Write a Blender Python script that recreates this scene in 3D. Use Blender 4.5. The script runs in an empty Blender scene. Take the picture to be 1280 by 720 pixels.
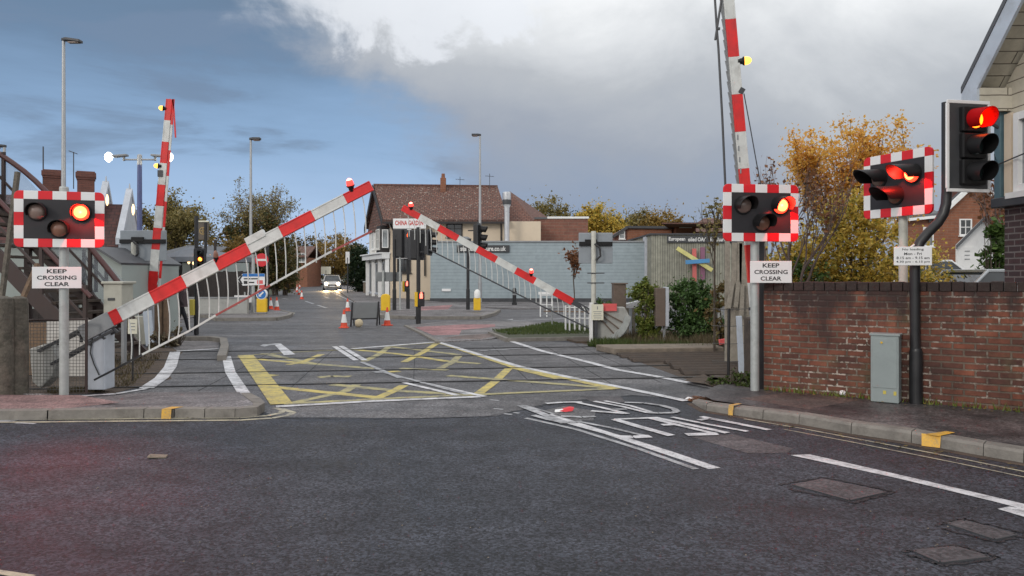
import bpy, bmesh, math, random
from mathutils import Vector, Matrix, Euler
random.seed(7)
R = math.radians
sc = bpy.context.scene
col = sc.collection
F, H, Y0 = 950.0, 1.6, 343.0          # focal length in photo pixels, eye height, horizon row

def G(px, py, z=0.0):                  # a photo pixel on the level plane z
    Y = F * (H - z) / (py - Y0)
    return Vector(((px - 640) * Y / F, Y, z))
def W(px, py, Y):                      # a photo pixel at depth Y
    return Vector(((px - 640) * Y / F, Y, H - (py - Y0) * Y / F))
def XW(px, Y): return (px - 640) * Y / F

# ------------------------------------------------------------------ materials
MATS = {}
def lin(c): return c
def _new(name):
    m = bpy.data.materials.new(name); m.use_nodes = True
    nt = m.node_tree; nt.nodes.clear()
    out = nt.nodes.new('ShaderNodeOutputMaterial')
    b = nt.nodes.new('ShaderNodeBsdfPrincipled')
    nt.links.new(b.outputs[0], out.inputs[0])
    MATS[name] = m
    return m, nt, b, out
def N(nt, t, **kw):
    n = nt.nodes.new(t)
    for k, v in kw.items():
        if k.startswith('i_'):
            key = k[2:]
            n.inputs[int(key) if key.isdigit() else key.replace('_', ' ')].default_value = v
        else: setattr(n, k, v)
    return n
def ramp(nt, stops, interp='LINEAR'):
    n = nt.nodes.new('ShaderNodeValToRGB'); cr = n.color_ramp; cr.interpolation = interp
    while len(cr.elements) < len(stops): cr.elements.new(0.5)
    for e, (p, c) in zip(cr.elements, stops):
        e.position = p; e.color = tuple(c) + (1,) if len(c) == 3 else c
    return n
def mixc(nt, fac, a, b, mode='MIX'):
    n = nt.nodes.new('ShaderNodeMix'); n.data_type = 'RGBA'; n.blend_type = mode
    for sock, v in ((n.inputs[0], fac), (n.inputs[6], a), (n.inputs[7], b)):
        if isinstance(v, bpy.types.NodeSocket): nt.links.new(v, sock)
        elif isinstance(v, (int, float)): sock.default_value = v
        else: sock.default_value = tuple(v) + (1,) if len(v) == 3 else v
    return n.outputs[2]
def coords(nt, which='Object'):
    return nt.nodes.new('ShaderNodeTexCoord').outputs[which]
def noise(nt, vec, scale, detail=5, rough=0.6, dist=0.0):
    n = N(nt, 'ShaderNodeTexNoise', i_Scale=scale, i_Detail=detail, i_Roughness=rough, i_Distortion=dist)
    nt.links.new(vec, n.inputs['Vector']); return n.outputs[0]
def cl(c, k): return tuple(min(1, x * k) for x in c[:3])

def mat(name, c, rough=0.6, var=0.18, scale=4.0, metal=0.0, bump=0.0, dirt=0.35, dirtc=(0.09, 0.08, 0.065), spec=0.5, fine=30.0):
    """paint / stone / wood: two scales of noise, patchy dirt"""
    if name in MATS: return MATS[name]
    m, nt, b, out = _new(name)
    v = coords(nt)
    n1 = noise(nt, v, scale, 6, 0.65)
    r1 = ramp(nt, [(0.3, cl(c, 1 - var)), (0.7, cl(c, 1 + var))]); nt.links.new(n1, r1.inputs[0])
    colr = r1.outputs[0]
    if dirt > 0:
        n2 = noise(nt, v, scale * 0.7 + 1.3, 8, 0.72)
        r2 = ramp(nt, [(0.5, (0, 0, 0)), (0.72, (dirt,) * 3)]); nt.links.new(n2, r2.inputs[0])
        colr = mixc(nt, r2.outputs[0], colr, dirtc)
    nt.links.new(colr, b.inputs['Base Color'])
    r3 = ramp(nt, [(0.3, (max(0, rough - .12),) * 3), (0.7, (min(1, rough + .12),) * 3)]); nt.links.new(n1, r3.inputs[0])
    nt.links.new(r3.outputs[0], b.inputs['Roughness'])
    b.inputs['Metallic'].default_value = metal
    b.inputs['Specular IOR Level'].default_value = spec
    if bump > 0:
        n4 = noise(nt, v, fine, 4, 0.6)
        bp = N(nt, 'ShaderNodeBump', i_Strength=bump, i_Distance=0.02)
        nt.links.new(n4, bp.inputs['Height']); nt.links.new(bp.outputs[0], b.inputs['Normal'])
    return m

def asphalt(name, c, c2, grain=75.0, speck=0.5, big=0.35, rough=0.62, patch=None):
    m, nt, b, out = _new(name)
    v = coords(nt)
    g0 = noise(nt, v, grain, 4, 0.85)
    vg = N(nt, 'ShaderNodeTexVoronoi', i_Scale=grain * 1.1); nt.links.new(v, vg.inputs['Vector'])
    sg = nt.nodes.new('ShaderNodeSeparateColor'); nt.links.new(vg.outputs['Color'], sg.inputs[0])
    ga = N(nt, 'ShaderNodeMath', operation='MULTIPLY_ADD', i_1=0.32); nt.links.new(sg.outputs[0], ga.inputs[0])
    gb = N(nt, 'ShaderNodeMath', operation='MULTIPLY_ADD', i_1=0.62, i_2=0.03); nt.links.new(g0, gb.inputs[0]); nt.links.new(gb.outputs[0], ga.inputs[2])
    g = ga.outputs[0]
    rg = ramp(nt, [(0.36, cl(c, 1 - speck)), (0.5, c), (0.66, cl(c, 1 + 1.7 * speck))]); nt.links.new(g, rg.inputs[0])
    w = noise(nt, v, big, 7, 0.62, 0.6)
    rw = ramp(nt, [(0.36, (0, 0, 0)), (0.64, (1, 1, 1))]); nt.links.new(w, rw.inputs[0])
    rg2 = ramp(nt, [(0.36, cl(c2, 1 - speck * .8)), (0.5, c2), (0.66, cl(c2, 1 + 1.1 * speck))]); nt.links.new(g, rg2.inputs[0])
    cc = mixc(nt, rw.outputs[0], rg.outputs[0], rg2.outputs[0])
    # stretched traffic wear
    mp = N(nt, 'ShaderNodeMapping'); mp.inputs['Scale'].default_value = (0.16, 1.3, 1); mp.inputs['Rotation'].default_value = (0, 0, R(8))
    nt.links.new(v, mp.inputs[0])
    w2 = noise(nt, mp.outputs[0], 1.0, 6, 0.6)
    rw2 = ramp(nt, [(0.42, (0, 0, 0)), (0.66, (.7,) * 3)]); nt.links.new(w2, rw2.inputs[0])
    cc = mixc(nt, 1.0, cc, mixc(nt, rw2.outputs[0], (1, 1, 1), (.55, .55, .56)), 'MULTIPLY')
    mp2 = N(nt, 'ShaderNodeMapping'); mp2.inputs['Scale'].default_value = (0.22, 0.9, 1); mp2.inputs['Rotation'].default_value = (0, 0, R(48)); mp2.inputs['Location'].default_value = (3, 7, 0)
    nt.links.new(v, mp2.inputs[0])
    w3 = noise(nt, mp2.outputs[0], 1.1, 5, 0.55)      # polished wheel tracks
    rw3 = ramp(nt, [(0.5, (1, 1, 1)), (0.68, (1.45, 1.43, 1.42))]); nt.links.new(w3, rw3.inputs[0])
    cc = mixc(nt, 1.0, cc, rw3.outputs[0], 'MULTIPLY')
    w4 = noise(nt, v, 2.6, 4, 0.7); rw4 = ramp(nt, [(0.3, (.62, .62, .63)), (0.7, (1.38, 1.38, 1.38))]); nt.links.new(w4, rw4.inputs[0])
    cc = mixc(nt, 1.0, cc, rw4.outputs[0], 'MULTIPLY')
    # pale chips
    vo = N(nt, 'ShaderNodeTexVoronoi', i_Scale=14.0); nt.links.new(v, vo.inputs['Vector'])
    rv = ramp(nt, [(0.03, (.5,) * 3), (0.06, (0, 0, 0))]); nt.links.new(vo.outputs['Distance'], rv.inputs[0])
    cm = noise(nt, v, 2.1, 2); rm = ramp(nt, [(0.55, (0, 0, 0)), (0.62, (1, 1, 1))]); nt.links.new(cm, rm.inputs[0])
    mu = mixc(nt, 1.0, rv.outputs[0], rm.outputs[0], 'MULTIPLY')
    cc = mixc(nt, mu, cc, (0.3, 0.29, 0.27))
    nt.links.new(cc, b.inputs['Base Color'])
    rr = ramp(nt, [(0.3, (rough - .14,) * 3), (0.7, (rough + .16,) * 3)]); nt.links.new(w, rr.inputs[0])
    nt.links.new(rr.outputs[0], b.inputs['Roughness'])
    bp = N(nt, 'ShaderNodeBump', i_Strength=0.55, i_Distance=0.012)
    nt.links.new(g, bp.inputs['Height']); nt.links.new(bp.outputs[0], b.inputs['Normal'])
    b.inputs['Specular IOR Level'].default_value = 0.32
    return m

def paintmark(name, c, under, worn=0.5, scale=5.0):
    """road paint rubbed through to the asphalt"""
    m, nt, b, out = _new(name)
    v = coords(nt)
    n1 = noise(nt, v, scale, 8, 0.75)
    n2 = noise(nt, v, 60.0, 3, 0.7)
    ad = N(nt, 'ShaderNodeMath', operation='ADD'); nt.links.new(n1, ad.inputs[0])
    mu = N(nt, 'ShaderNodeMath', operation='MULTIPLY', i_1=0.5); nt.links.new(n2, mu.inputs[0]); nt.links.new(mu.outputs[0], ad.inputs[1])
    r1 = ramp(nt, [(0.60 + .16 * (1 - worn), (0, 0, 0)), (0.88 + .16 * (1 - worn), (1, 1, 1))]); nt.links.new(ad.outputs[0], r1.inputs[0])
    r2 = ramp(nt, [(0.3, cl(c, .82)), (0.7, c)]); nt.links.new(n2, r2.inputs[0])
    cc = mixc(nt, r1.outputs[0], r2.outputs[0], under)
    nt.links.new(cc, b.inputs['Base Color'])
    b.inputs['Roughness'].default_value = 0.55
    bp = N(nt, 'ShaderNodeBump', i_Strength=0.3, i_Distance=0.01)
    nt.links.new(n2, bp.inputs['Height']); nt.links.new(bp.outputs[0], b.inputs['Normal'])
    return m

def brick(name, c1, c2, mortar, bw=0.225, rh=0.075, ms=0.011, swap=False, rough=0.8, bump=0.6, stain=None, soot=None, lichen=0.0, offs=0.5, patchy=0.5, efflo=False):
    m, nt, b, out = _new(name)
    uv = coords(nt, 'UV'); ob = coords(nt)
    vec = uv
    if swap:
        mp = N(nt, 'ShaderNodeMapping'); mp.inputs['Rotation'].default_value = (0, 0, R(90)); nt.links.new(uv, mp.inputs[0]); vec = mp.outputs[0]
    br = N(nt, 'ShaderNodeTexBrick', offset=offs)
    br.inputs['Color1'].default_value = c1 + (1,); br.inputs['Color2'].default_value = c2 + (1,); br.inputs['Mortar'].default_value = mortar + (1,)
    br.inputs['Scale'].default_value = 1.0; br.inputs['Mortar Size'].default_value = ms; br.inputs['Mortar Smooth'].default_value = 0.3
    br.inputs['Brick Width'].default_value = bw; br.inputs['Row Height'].default_value = rh; br.inputs['Bias'].default_value = 0.0
    # wobble the courses a little
    nz = N(nt, 'ShaderNodeTexNoise', i_Scale=5.0, i_Detail=2.0); nt.links.new(vec, nz.inputs['Vector'])
    vm = N(nt, 'ShaderNodeVectorMath', operation='SCALE'); vm.inputs['Scale'].default_value = min(0.012, rh * 0.12); nt.links.new(nz.outputs['Color'], vm.inputs[0])
    va = N(nt, 'ShaderNodeVectorMath', operation='ADD'); nt.links.new(vec, va.inputs[0]); nt.links.new(vm.outputs[0], va.inputs[1])
    nt.links.new(va.outputs[0], br.inputs['Vector'])
    cc = br.outputs['Color']
    n1 = noise(nt, ob, 3.0, 7, 0.7)
    r1 = ramp(nt, [(0.35, (1 - patchy,) * 3), (0.65, (1, 1, 1))]); nt.links.new(n1, r1.inputs[0])
    cc = mixc(nt, 1.0, cc, r1.outputs[0], 'MULTIPLY')
    if stain:      # pale salts on joints and patches
        n2 = noise(nt, ob, 1.6, 7, 0.7); r2 = ramp(nt, [(0.53, (0, 0, 0)), (0.7, (.6,) * 3)]); nt.links.new(n2, r2.inputs[0])
        cc = mixc(nt, r2.outputs[0], cc, stain)
    if soot:
        n3 = noise(nt, ob, 0.9, 7, 0.66); r3 = ramp(nt, [(0.5, (0, 0, 0)), (0.72, (.75,) * 3)]); nt.links.new(n3, r3.inputs[0])
        cc = mixc(nt, r3.outputs[0], cc, soot)
    if efflo:      # salts leached out along the joints, green film in blotches
        n5 = noise(nt, ob, 1.9, 5, 0.7); r5 = ramp(nt, [(0.46, (0, 0, 0)), (0.62, (1, 1, 1))]); nt.links.new(n5, r5.inputs[0])
        n6 = noise(nt, ob, 22, 3, 0.6); r6 = ramp(nt, [(0.48, (0, 0, 0)), (0.55, (.9,) * 3)]); nt.links.new(n6, r6.inputs[0])
        br2 = mixc(nt, 1.0, r5.outputs[0], br.outputs['Fac'], 'MULTIPLY'); br2 = mixc(nt, 1.0, br2, r6.outputs[0], 'MULTIPLY')
        cc = mixc(nt, br2, cc, (0.50, 0.44, 0.38))
        # black runs washed down from the coping
        mpd = N(nt, 'ShaderNodeMapping'); mpd.inputs['Scale'].default_value = (2.2, 2.2, .55); nt.links.new(ob, mpd.inputs[0])
        n8 = noise(nt, mpd.outputs[0], 1.0, 6, 0.65); sz_ = nt.nodes.new('ShaderNodeSeparateXYZ'); nt.links.new(ob, sz_.inputs[0])
        a8 = N(nt, 'ShaderNodeMath', operation='MULTIPLY_ADD', i_1=0.36); nt.links.new(sz_.outputs[2], a8.inputs[0]); nt.links.new(n8, a8.inputs[2])
        r8 = ramp(nt, [(0.88, (0, 0, 0)), (1.0, (.85,) * 3)]); nt.links.new(a8.outputs[0], r8.inputs[0]); cc = mixc(nt, r8.outputs[0], cc, (0.03, 0.017, 0.016))
        n7 = noise(nt, ob, 1.3, 6, 0.7); r7 = ramp(nt, [(0.56, (0, 0, 0)), (0.72, (.6,) * 3)]); nt.links.new(n7, r7.inputs[0]); cc = mixc(nt, r7.outputs[0], cc, (0.12, 0.105, 0.05))
    if lichen > 0:
        n4 = noise(nt, ob, 7.0, 3, 0.7); r4 = ramp(nt, [(0.60, (0, 0, 0)), (0.66, (lichen,) * 3)]); nt.links.new(n4, r4.inputs[0])
        cc = mixc(nt, r4.outputs[0], cc, (0.5, 0.47, 0.4))
    nt.links.new(cc, b.inputs['Base Color']); b.inputs['Roughness'].default_value = rough
    iv = N(nt, 'ShaderNodeMath', operation='SUBTRACT', i_0=1.0); nt.links.new(br.outputs['Fac'], iv.inputs[1])
    fn = noise(nt, ob, 45, 3)
    ad = N(nt, 'ShaderNodeMath', operation='MULTIPLY_ADD', i_1=0.35); nt.links.new(fn, ad.inputs[0]); nt.links.new(iv.outputs[0], ad.inputs[2])
    bp = N(nt, 'ShaderNodeBump', i_Strength=bump, i_Distance=0.012); nt.links.new(ad.outputs[0], bp.inputs['Height'])
    nt.links.new(bp.outputs[0], b.inputs['Normal'])
    return m

def emit(name, c, s):
    m, nt, b, out = _new(name)
    b.inputs['Base Color'].default_value = tuple(cl(c, .5)) + (1,)
    b.inputs['Emission Color'].default_value = tuple(c) + (1,)
    b.inputs['Emission Strength'].default_value = s
    return m
def plain(name, c, rough=0.5, metal=0.0, spec=0.5):
    m, nt, b, out = _new(name)
    n1 = noise(nt, coords(nt), 9, 5); r1 = ramp(nt, [(0.3, cl(c, .88)), (0.7, cl(c, 1.1))]); nt.links.new(n1, r1.inputs[0]); nt.links.new(r1.outputs[0], b.inputs['Base Color'])
    b.inputs['Roughness'].default_value = rough; b.inputs['Metallic'].default_value = metal; b.inputs['Specular IOR Level'].default_value = spec
    return m
def leaf(name, cols, trans=0.25):
    m, nt, b, out = _new(name)
    geo = nt.nodes.new('ShaderNodeNewGeometry')
    n1 = noise(nt, coords(nt), 0.9, 4)
    ad = N(nt, 'ShaderNodeMath', operation='MULTIPLY_ADD', i_1=0.5); nt.links.new(geo.outputs['Random Per Island'], ad.inputs[0])
    mu = N(nt, 'ShaderNodeMath', operation='MULTIPLY', i_1=0.5); nt.links.new(n1, mu.inputs[0]); nt.links.new(mu.outputs[0], ad.inputs[2])
    k = len(cols)
    r = ramp(nt, [(0.15 + 0.7 * i / max(1, k - 1), c) for i, c in enumerate(cols)]); nt.links.new(ad.outputs[0], r.inputs[0])
    nt.links.new(r.outputs[0], b.inputs['Base Color']); b.inputs['Roughness'].default_value = 0.55
    b.inputs['Specular IOR Level'].default_value = 0.3
    tr = nt.nodes.new('ShaderNodeBsdfTranslucent'); nt.links.new(r.outputs[0], tr.inputs[0])
    mx = N(nt, 'ShaderNodeMixShader', i_0=trans); nt.links.new(b.outputs[0], mx.inputs[1]); nt.links.new(tr.outputs[0], mx.inputs[2])
    nt.links.new(mx.outputs[0], out.inputs[0])
    return m
def glass(name, c=(0.03, 0.035, 0.04), rough=0.08):
    m, nt, b, out = _new(name)
    n1 = noise(nt, coords(nt), 1.7, 2); r1 = ramp(nt, [(0.35, cl(c, .6)), (0.65, cl(c, 1.5))]); nt.links.new(n1, r1.inputs[0]); nt.links.new(r1.outputs[0], b.inputs['Base Color'])
    b.inputs['Roughness'].default_value = rough; b.inputs['Specular IOR Level'].default_value = 0.6
    return m
def mesh_alpha(name, c, alpha):
    m, nt, b, out = _new(name)
    b.inputs['Base Color'].default_value = tuple(c) + (1,); b.inputs['Alpha'].default_value = alpha; b.inputs['Roughness'].default_value = .5
    return m

M = {}
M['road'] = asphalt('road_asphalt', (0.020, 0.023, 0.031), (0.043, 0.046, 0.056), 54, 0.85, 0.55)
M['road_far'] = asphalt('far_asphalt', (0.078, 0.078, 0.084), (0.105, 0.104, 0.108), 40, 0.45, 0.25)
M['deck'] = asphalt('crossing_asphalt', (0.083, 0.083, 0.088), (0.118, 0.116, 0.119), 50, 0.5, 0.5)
M['pave'] = asphalt('pavement_asphalt', (0.17, 0.16, 0.16), (0.12, 0.112, 0.113), 45, 0.4, 0.6)
M['pave_wet'] = asphalt('damp_pavement', (0.105, 0.096, 0.095), (0.034, 0.031, 0.032), 45, 0.5, 1.1, 0.5)
M['pave_red'] = asphalt('red_pavement_lamp_tint', (0.25, 0.165, 0.155), (0.21, 0.145, 0.14), 45, 0.35, 0.5)  # reddish paving, with pink light of the red lamp mixed into its colour
M['pave_brown'] = asphalt('brown_pavement', (0.135, 0.095, 0.082), (0.10, 0.08, 0.072), 45, 0.4, 0.9)
M['tactile'] = asphalt('tactile_paving', (0.30, 0.145, 0.145), (0.25, 0.135, 0.135), 25, 0.25, 0.4)
M['iron'] = asphalt('cover_infill', (0.075, 0.07, 0.074), (0.06, 0.056, 0.06), 45, .4, .8)
M['repair'] = asphalt('repair_patch', (0.088, 0.08, 0.083), (0.07, 0.064, 0.068), 45, 0.4, 0.8)
M['kerb'] = mat('kerb_stone', (0.20, 0.185, 0.165), 0.8, 0.25, 5, 0, 0.4, 0.55, (0.07, 0.06, 0.05))
M['earth'] = mat('bare_earth', (0.075, 0.053, 0.038), 0.95, 0.5, 6, 0, 0.9, 0.5, (0.02, 0.018, 0.015), fine=18)
M['terrain'] = mat('rough_ground', (0.055, 0.06, 0.035), 0.95, 0.4, 1.2, 0, 0.6, 0.4)
M['timber'] = mat('old_timber', (0.062, 0.046, 0.036), 0.9, 0.35, 7, 0, 0.6, 0.5, (0.03, 0.025, 0.02))
M['tan'] = mat('tan_concrete', (0.20, 0.165, 0.13), 0.9, 0.3, 5, 0, 0.5, 0.4)
M['rail'] = mat('worn_rail', (0.055, 0.05, 0.048), 0.4, 0.2, 5, 0.6, 0.2, 0.3)
M['groove'] = plain('flangeway', (0.012, 0.012, 0.012), 0.9)
wu = (0.11, 0.11, 0.115)
M['white_l'] = paintmark('white_marking', (0.72, 0.72, 0.74), wu, 0.45)
M['white_w'] = paintmark('worn_white_marking', (0.52, 0.53, 0.55), wu, 0.85)
M['yellow_l'] = paintmark('yellow_marking', (0.62, 0.50, 0.12), wu, 0.5)
M['yellow_w'] = paintmark('worn_yellow_marking', (0.50, 0.44, 0.17), wu, 0.8)
M['cream_l'] = paintmark('cream_line', (0.50, 0.46, 0.33), wu, 0.6)
M['orange_l'] = paintmark('orange_kerb_paint', (0.75, 0.42, 0.05), (0.2, 0.17, 0.13), 0.25)
M['white'] = mat('white_enamel', (0.78, 0.78, 0.77), 0.45, 0.06, 3, 0, 0, 0.16, (0.3, 0.29, 0.27))
M['white_board'] = mat('white_plate', (0.80, 0.80, 0.80), 0.4, 0.03, 3, 0, 0, 0.06, (0.5, 0.49, 0.47))
M['red'] = mat('red_enamel', (0.70, 0.008, 0.018), 0.4, 0.12, 3, 0, 0, 0.12, (0.2, 0.02, 0.02))
M['boom_white'] = mat('boom_white', (0.62, 0.63, 0.61), 0.5, 0.14, 5, 0, 0, 0.5, (0.30, 0.29, 0.26))
M['boom_red'] = mat('boom_red', (0.66, 0.014, 0.014), 0.42, 0.2, 5, 0, 0, 0.3, (0.25, 0.03, 0.03))
M['skirt_red'] = mat('faded_skirt_red', (0.34, 0.07, 0.065), 0.6, 0.2, 6, 0, 0, 0.5, (0.12, 0.08, 0.07))
M['panel'] = plain('signal_black', (0.022, 0.02, 0.024), 0.55)
M['black'] = mat('black_paint', (0.018, 0.018, 0.02), 0.4, 0.2, 5, 0, 0, 0.15, (0.06, 0.055, 0.05))
M['hoodblack'] = plain('hood_black', (0.012, 0.012, 0.013), 0.5, 0, .3)
M['pole'] = mat('galvanised_pole', (0.42, 0.44, 0.43), 0.5, 0.12, 6, 0.25, 0, 0.4, (0.14, 0.14, 0.12))
M['cream_pole'] = mat('cream_pole', (0.55, 0.55, 0.49), 0.5, 0.12, 6, 0.0, 0, 0.35, (0.2, 0.19, 0.15))
M['lampgrey'] = mat('lamp_grey', (0.38, 0.39, 0.40), 0.4, 0.08, 4, 0.5, 0, 0.15)
M['dark'] = mat('dark_grey_metal', (0.06, 0.062, 0.068), 0.5, 0.2, 4, 0.2, 0, 0.2)
M['grey'] = mat('grey_metal', (0.26, 0.27, 0.28), 0.5, 0.12, 3, 0.1, 0, 0.3)
M['cabinet'] = mat('cabinet_grey', (0.26, 0.30, 0.30), 0.5, 0.08, 3, 0.0, 0, 0.25, (0.12, 0.13, 0.12))
M['lilac'] = mat('pale_grey_paint', (0.46, 0.49, 0.54), 0.5, 0.1, 3, 0.0, 0, 0.3, (0.22, 0.21, 0.2))
M['beige'] = mat('beige_cabinet', (0.42, 0.41, 0.35), 0.55, 0.08, 3, 0.0, 0, 0.35, (0.18, 0.16, 0.12))
M['machine'] = mat('machine_panel', (0.36, 0.36, 0.34), 0.6, 0.12, 3, 0.0, 0, 0.45, (0.14, 0.13, 0.11))
M['palepanel'] = mat('pale_dirty_panel', (0.50, 0.48, 0.45), 0.7, 0.12, 3, 0, 0, 0.5, (0.2, 0.17, 0.14))
M['rust'] = mat('rusty_cabinet', (0.14, 0.105, 0.085), 0.8, 0.2, 5, 0.0, 0.3, 0.4, (0.07, 0.045, 0.03))
M['concrete'] = mat('weathered_post', (0.12, 0.105, 0.085), 0.9, 0.45, 9, 0, 1.0, 0.7, (0.035, 0.036, 0.024), fine=22)
M['brownsteel'] = mat('brown_steel', (0.045, 0.027, 0.024), 0.6, 0.25, 5, 0, 0, 0.35, (0.03, 0.025, 0.02))
M['maroon'] = mat('maroon_rail', (0.085, 0.03, 0.03), 0.5, 0.2, 5)
M['wood'] = mat('brown_post', (0.19, 0.125, 0.08), 0.9, 0.3, 8, 0, 0.5, 0.4)
M['palewood'] = mat('grey_board', (0.30, 0.27, 0.225), 0.9, 0.25, 7, 0, 0.5, 0.5, (0.1, 0.09, 0.07))
M['wire'] = mat('wire', (0.10, 0.095, 0.09), 0.6, 0.2, 5)
M['cable'] = plain('black_cable', (0.03, 0.03, 0.032), 0.6)
M['steel'] = mat('steel_flue', (0.55, 0.56, 0.58), 0.35, 0.1, 3, 0.8, 0, 0.2)
M['yellow'] = mat('yellow_plastic', (0.75, 0.47, 0.02), 0.45, 0.08, 4, 0, 0, 0.12)
M['yellowbox'] = mat('dull_yellow', (0.55, 0.45, 0.08), 0.5, 0.08, 4)
M['blue'] = plain('sign_blue', (0.02, 0.16, 0.48), 0.4)
M['bluepole'] = mat('blue_pole', (0.09, 0.11, 0.24), 0.45, 0.15, 4, 0.1)
M['bluepost'] = mat('blue_post_paint', (0.09, 0.16, 0.19), 0.5, 0.15, 4)
M['cone'] = mat('cone_red', (0.72, 0.075, 0.03), 0.5, 0.12, 5, 0, 0, 0.2, (0.2, 0.05, 0.03))
M['conewhite'] = mat('cone_sleeve', (0.82, 0.82, 0.8), 0.4, 0.06, 5, 0, 0, 0.12)
M['sand'] = mat('sandbag', (0.55, 0.47, 0.32), 0.9, 0.12, 12, 0, 0.3, 0.2)
M['signback'] = mat('sign_back_grey', (0.19, 0.20, 0.205), 0.5, 0.1, 3, 0.2, 0, 0.2)
M['wigback'] = mat('wigwag_back', (0.27, 0.30, 0.33), 0.5, 0.08, 3, 0.0, 0, 0.25)
M['wall_brick'] = brick('old_red_brick', (0.30, 0.095, 0.052), (0.125, 0.048, 0.034), (0.19, 0.14, 0.105), ms=.012, stain=None, soot=(0.035, 0.019, 0.017), patchy=0.6, bump=0.9, efflo=True)
M['coping'] = mat('dark_coping', (0.032, 0.02, 0.018), 0.85, 0.3, 6, 0, 0.5, 0.4)
M['box_brick'] = brick('dark_brick', (0.075, 0.04, 0.042), (0.05, 0.032, 0.036), (0.17, 0.15, 0.145), patchy=0.3)
M['house_brick'] = brick('house_brick', (0.30, 0.115, 0.06), (0.24, 0.09, 0.05), (0.27, 0.17, 0.12), bw=.45, rh=.15, ms=.012, patchy=0.25)
M['rear_brick'] = brick('rear_brick', (0.27, 0.115, 0.08), (0.22, 0.095, 0.07), (0.25, 0.15, 0.11), bw=.6, rh=.2, ms=.02, patchy=0.3)
M['chim_brick'] = brick('chimney_brick', (0.20, 0.075, 0.055), (0.15, 0.06, 0.045), (0.12, 0.06, 0.05), patchy=0.3)
M['tile'] = brick('brown_roof_tile', (0.19, 0.084, 0.06), (0.135, 0.066, 0.05), (0.04, 0.026, 0.024), bw=.30, rh=.20, ms=.022, lichen=0.75, patchy=0.25)
M['tile_red'] = brick('red_roof_tile', (0.21, 0.095, 0.07), (0.16, 0.078, 0.06), (0.06, 0.032, 0.028), bw=.30, rh=.20, ms=.02, lichen=0.25, patchy=0.25)
M['tile_dark'] = brick('dark_red_tile', (0.10, 0.035, 0.03), (0.075, 0.03, 0.028), (0.04, 0.02, 0.02), bw=.30, rh=.20, ms=.02, patchy=0.25)
M['clad'] = brick('grey_cladding', (0.33, 0.395, 0.425), (0.32, 0.385, 0.415), (0.24, 0.29, 0.315), bw=60, rh=0.19, ms=0.011, patchy=0.16, rough=0.55, bump=0.5)
M['oakwall'] = brick('weathered_oak_boards', (0.39, 0.385, 0.31), (0.29, 0.288, 0.235), (0.16, 0.155, 0.13), bw=60, rh=0.13, ms=0.018, swap=True, patchy=0.35, bump=0.6)
M['clap'] = brick('cream_clapboard', (0.62, 0.58, 0.48), (0.58, 0.54, 0.45), (0.17, 0.15, 0.12), bw=60, rh=0.165, ms=0.008, patchy=0.2, rough=0.6, bump=0.4)
M['render'] = mat('cream_render', (0.66, 0.55, 0.42), 0.85, 0.06, 0.8, 0, 0.1, 0.15, (0.35, 0.28, 0.21))
M['render_w'] = mat('white_render', (0.66, 0.65, 0.62), 0.85, 0.06, 0.8, 0, 0.1, 0.2, (0.35, 0.33, 0.3))
M['palegreen'] = mat('pale_green_wall', (0.34, 0.38, 0.36), 0.8, 0.08, 0.8, 0, 0, 0.2, (0.25, 0.27, 0.24))
M['barge'] = mat('grey_bargeboard', (0.42, 0.45, 0.49), 0.6, 0.1, 3, 0, 0, 0.3)
M['barge_blue'] = mat('pale_blue_bargeboard', (0.50, 0.56, 0.64), 0.6, 0.08, 3, 0, 0, 0.4, (0.25, 0.25, 0.24))
M['darkwood'] = mat('dark_bargeboard', (0.03, 0.026, 0.026), 0.7, 0.2, 3)
M['slate'] = mat('slate_roof', (0.10, 0.105, 0.115), 0.6, 0.2, 2, 0, 0.2, 0.2)
M['canvas'] = mat('grey_canvas', (0.17, 0.185, 0.21), 0.8, 0.1, 2)
M['fence_dark'] = mat('dark_fence', (0.03, 0.024, 0.023), 0.8, 0.25, 4)
M['glass'] = glass('window_glass')
M['glass_l'] = glass('pale_window_glass', (0.22, 0.24, 0.25), 0.15)
M['text_b'] = plain('lettering_black', (0.02, 0.02, 0.022), 0.5)
M['text_w'] = plain('lettering_white', (0.75, 0.75, 0.73), 0.5)
M['text_r'] = plain('lettering_red', (0.55, 0.05, 0.04), 0.5)
M['fascia'] = plain('dark_sign_board', (0.05, 0.052, 0.055), 0.5)
M['signred'] = plain('sign_red', (0.62, 0.02, 0.03), 0.4)
M['noticered'] = mat('notice_red', (0.70, 0.11, 0.11), 0.5, 0.1, 5, 0, 0, 0.2, (0.6, 0.3, 0.3))
M['notice'] = mat('notice_cream', (0.70, 0.68, 0.55), 0.5, 0.06, 5, 0, 0, 0.15, (0.45, 0.43, 0.35))
M['stick_y'] = mat('yellow_beam', (0.62, 0.58, 0.22), 0.6, 0.08, 2)
M['stick_r'] = mat('red_beam', (0.55, 0.13, 0.12), 0.6, 0.1, 2)
M['stick_p'] = mat('purple_beam', (0.23, 0.10, 0.16), 0.6, 0.1, 2)
M['stick_b'] = mat('blue_beam', (0.08, 0.27, 0.52), 0.6, 0.1, 2)
M['goldcirc'] = plain('gold_emblem', (0.36, 0.25, 0.09), 0.5)
M['pubsign'] = mat('pub_sign_board', (0.115, 0.095, 0.075), 0.6, 0.1, 2)
M['trunk'] = mat('bark', (0.075, 0.058, 0.045), 0.95, 0.3, 6, 0, 0.8, 0.3)
M['twig'] = mat('bare_twig', (0.12, 0.085, 0.075), 0.9, 0.25, 6)
M['car_silver'] = mat('car_silver', (0.46, 0.48, 0.50), 0.25, 0.03, 1, 0.5, 0, 0.05)
M['car_white'] = mat('car_white', (0.72, 0.73, 0.74), 0.25, 0.03, 1, 0.0, 0, 0.05)
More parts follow.
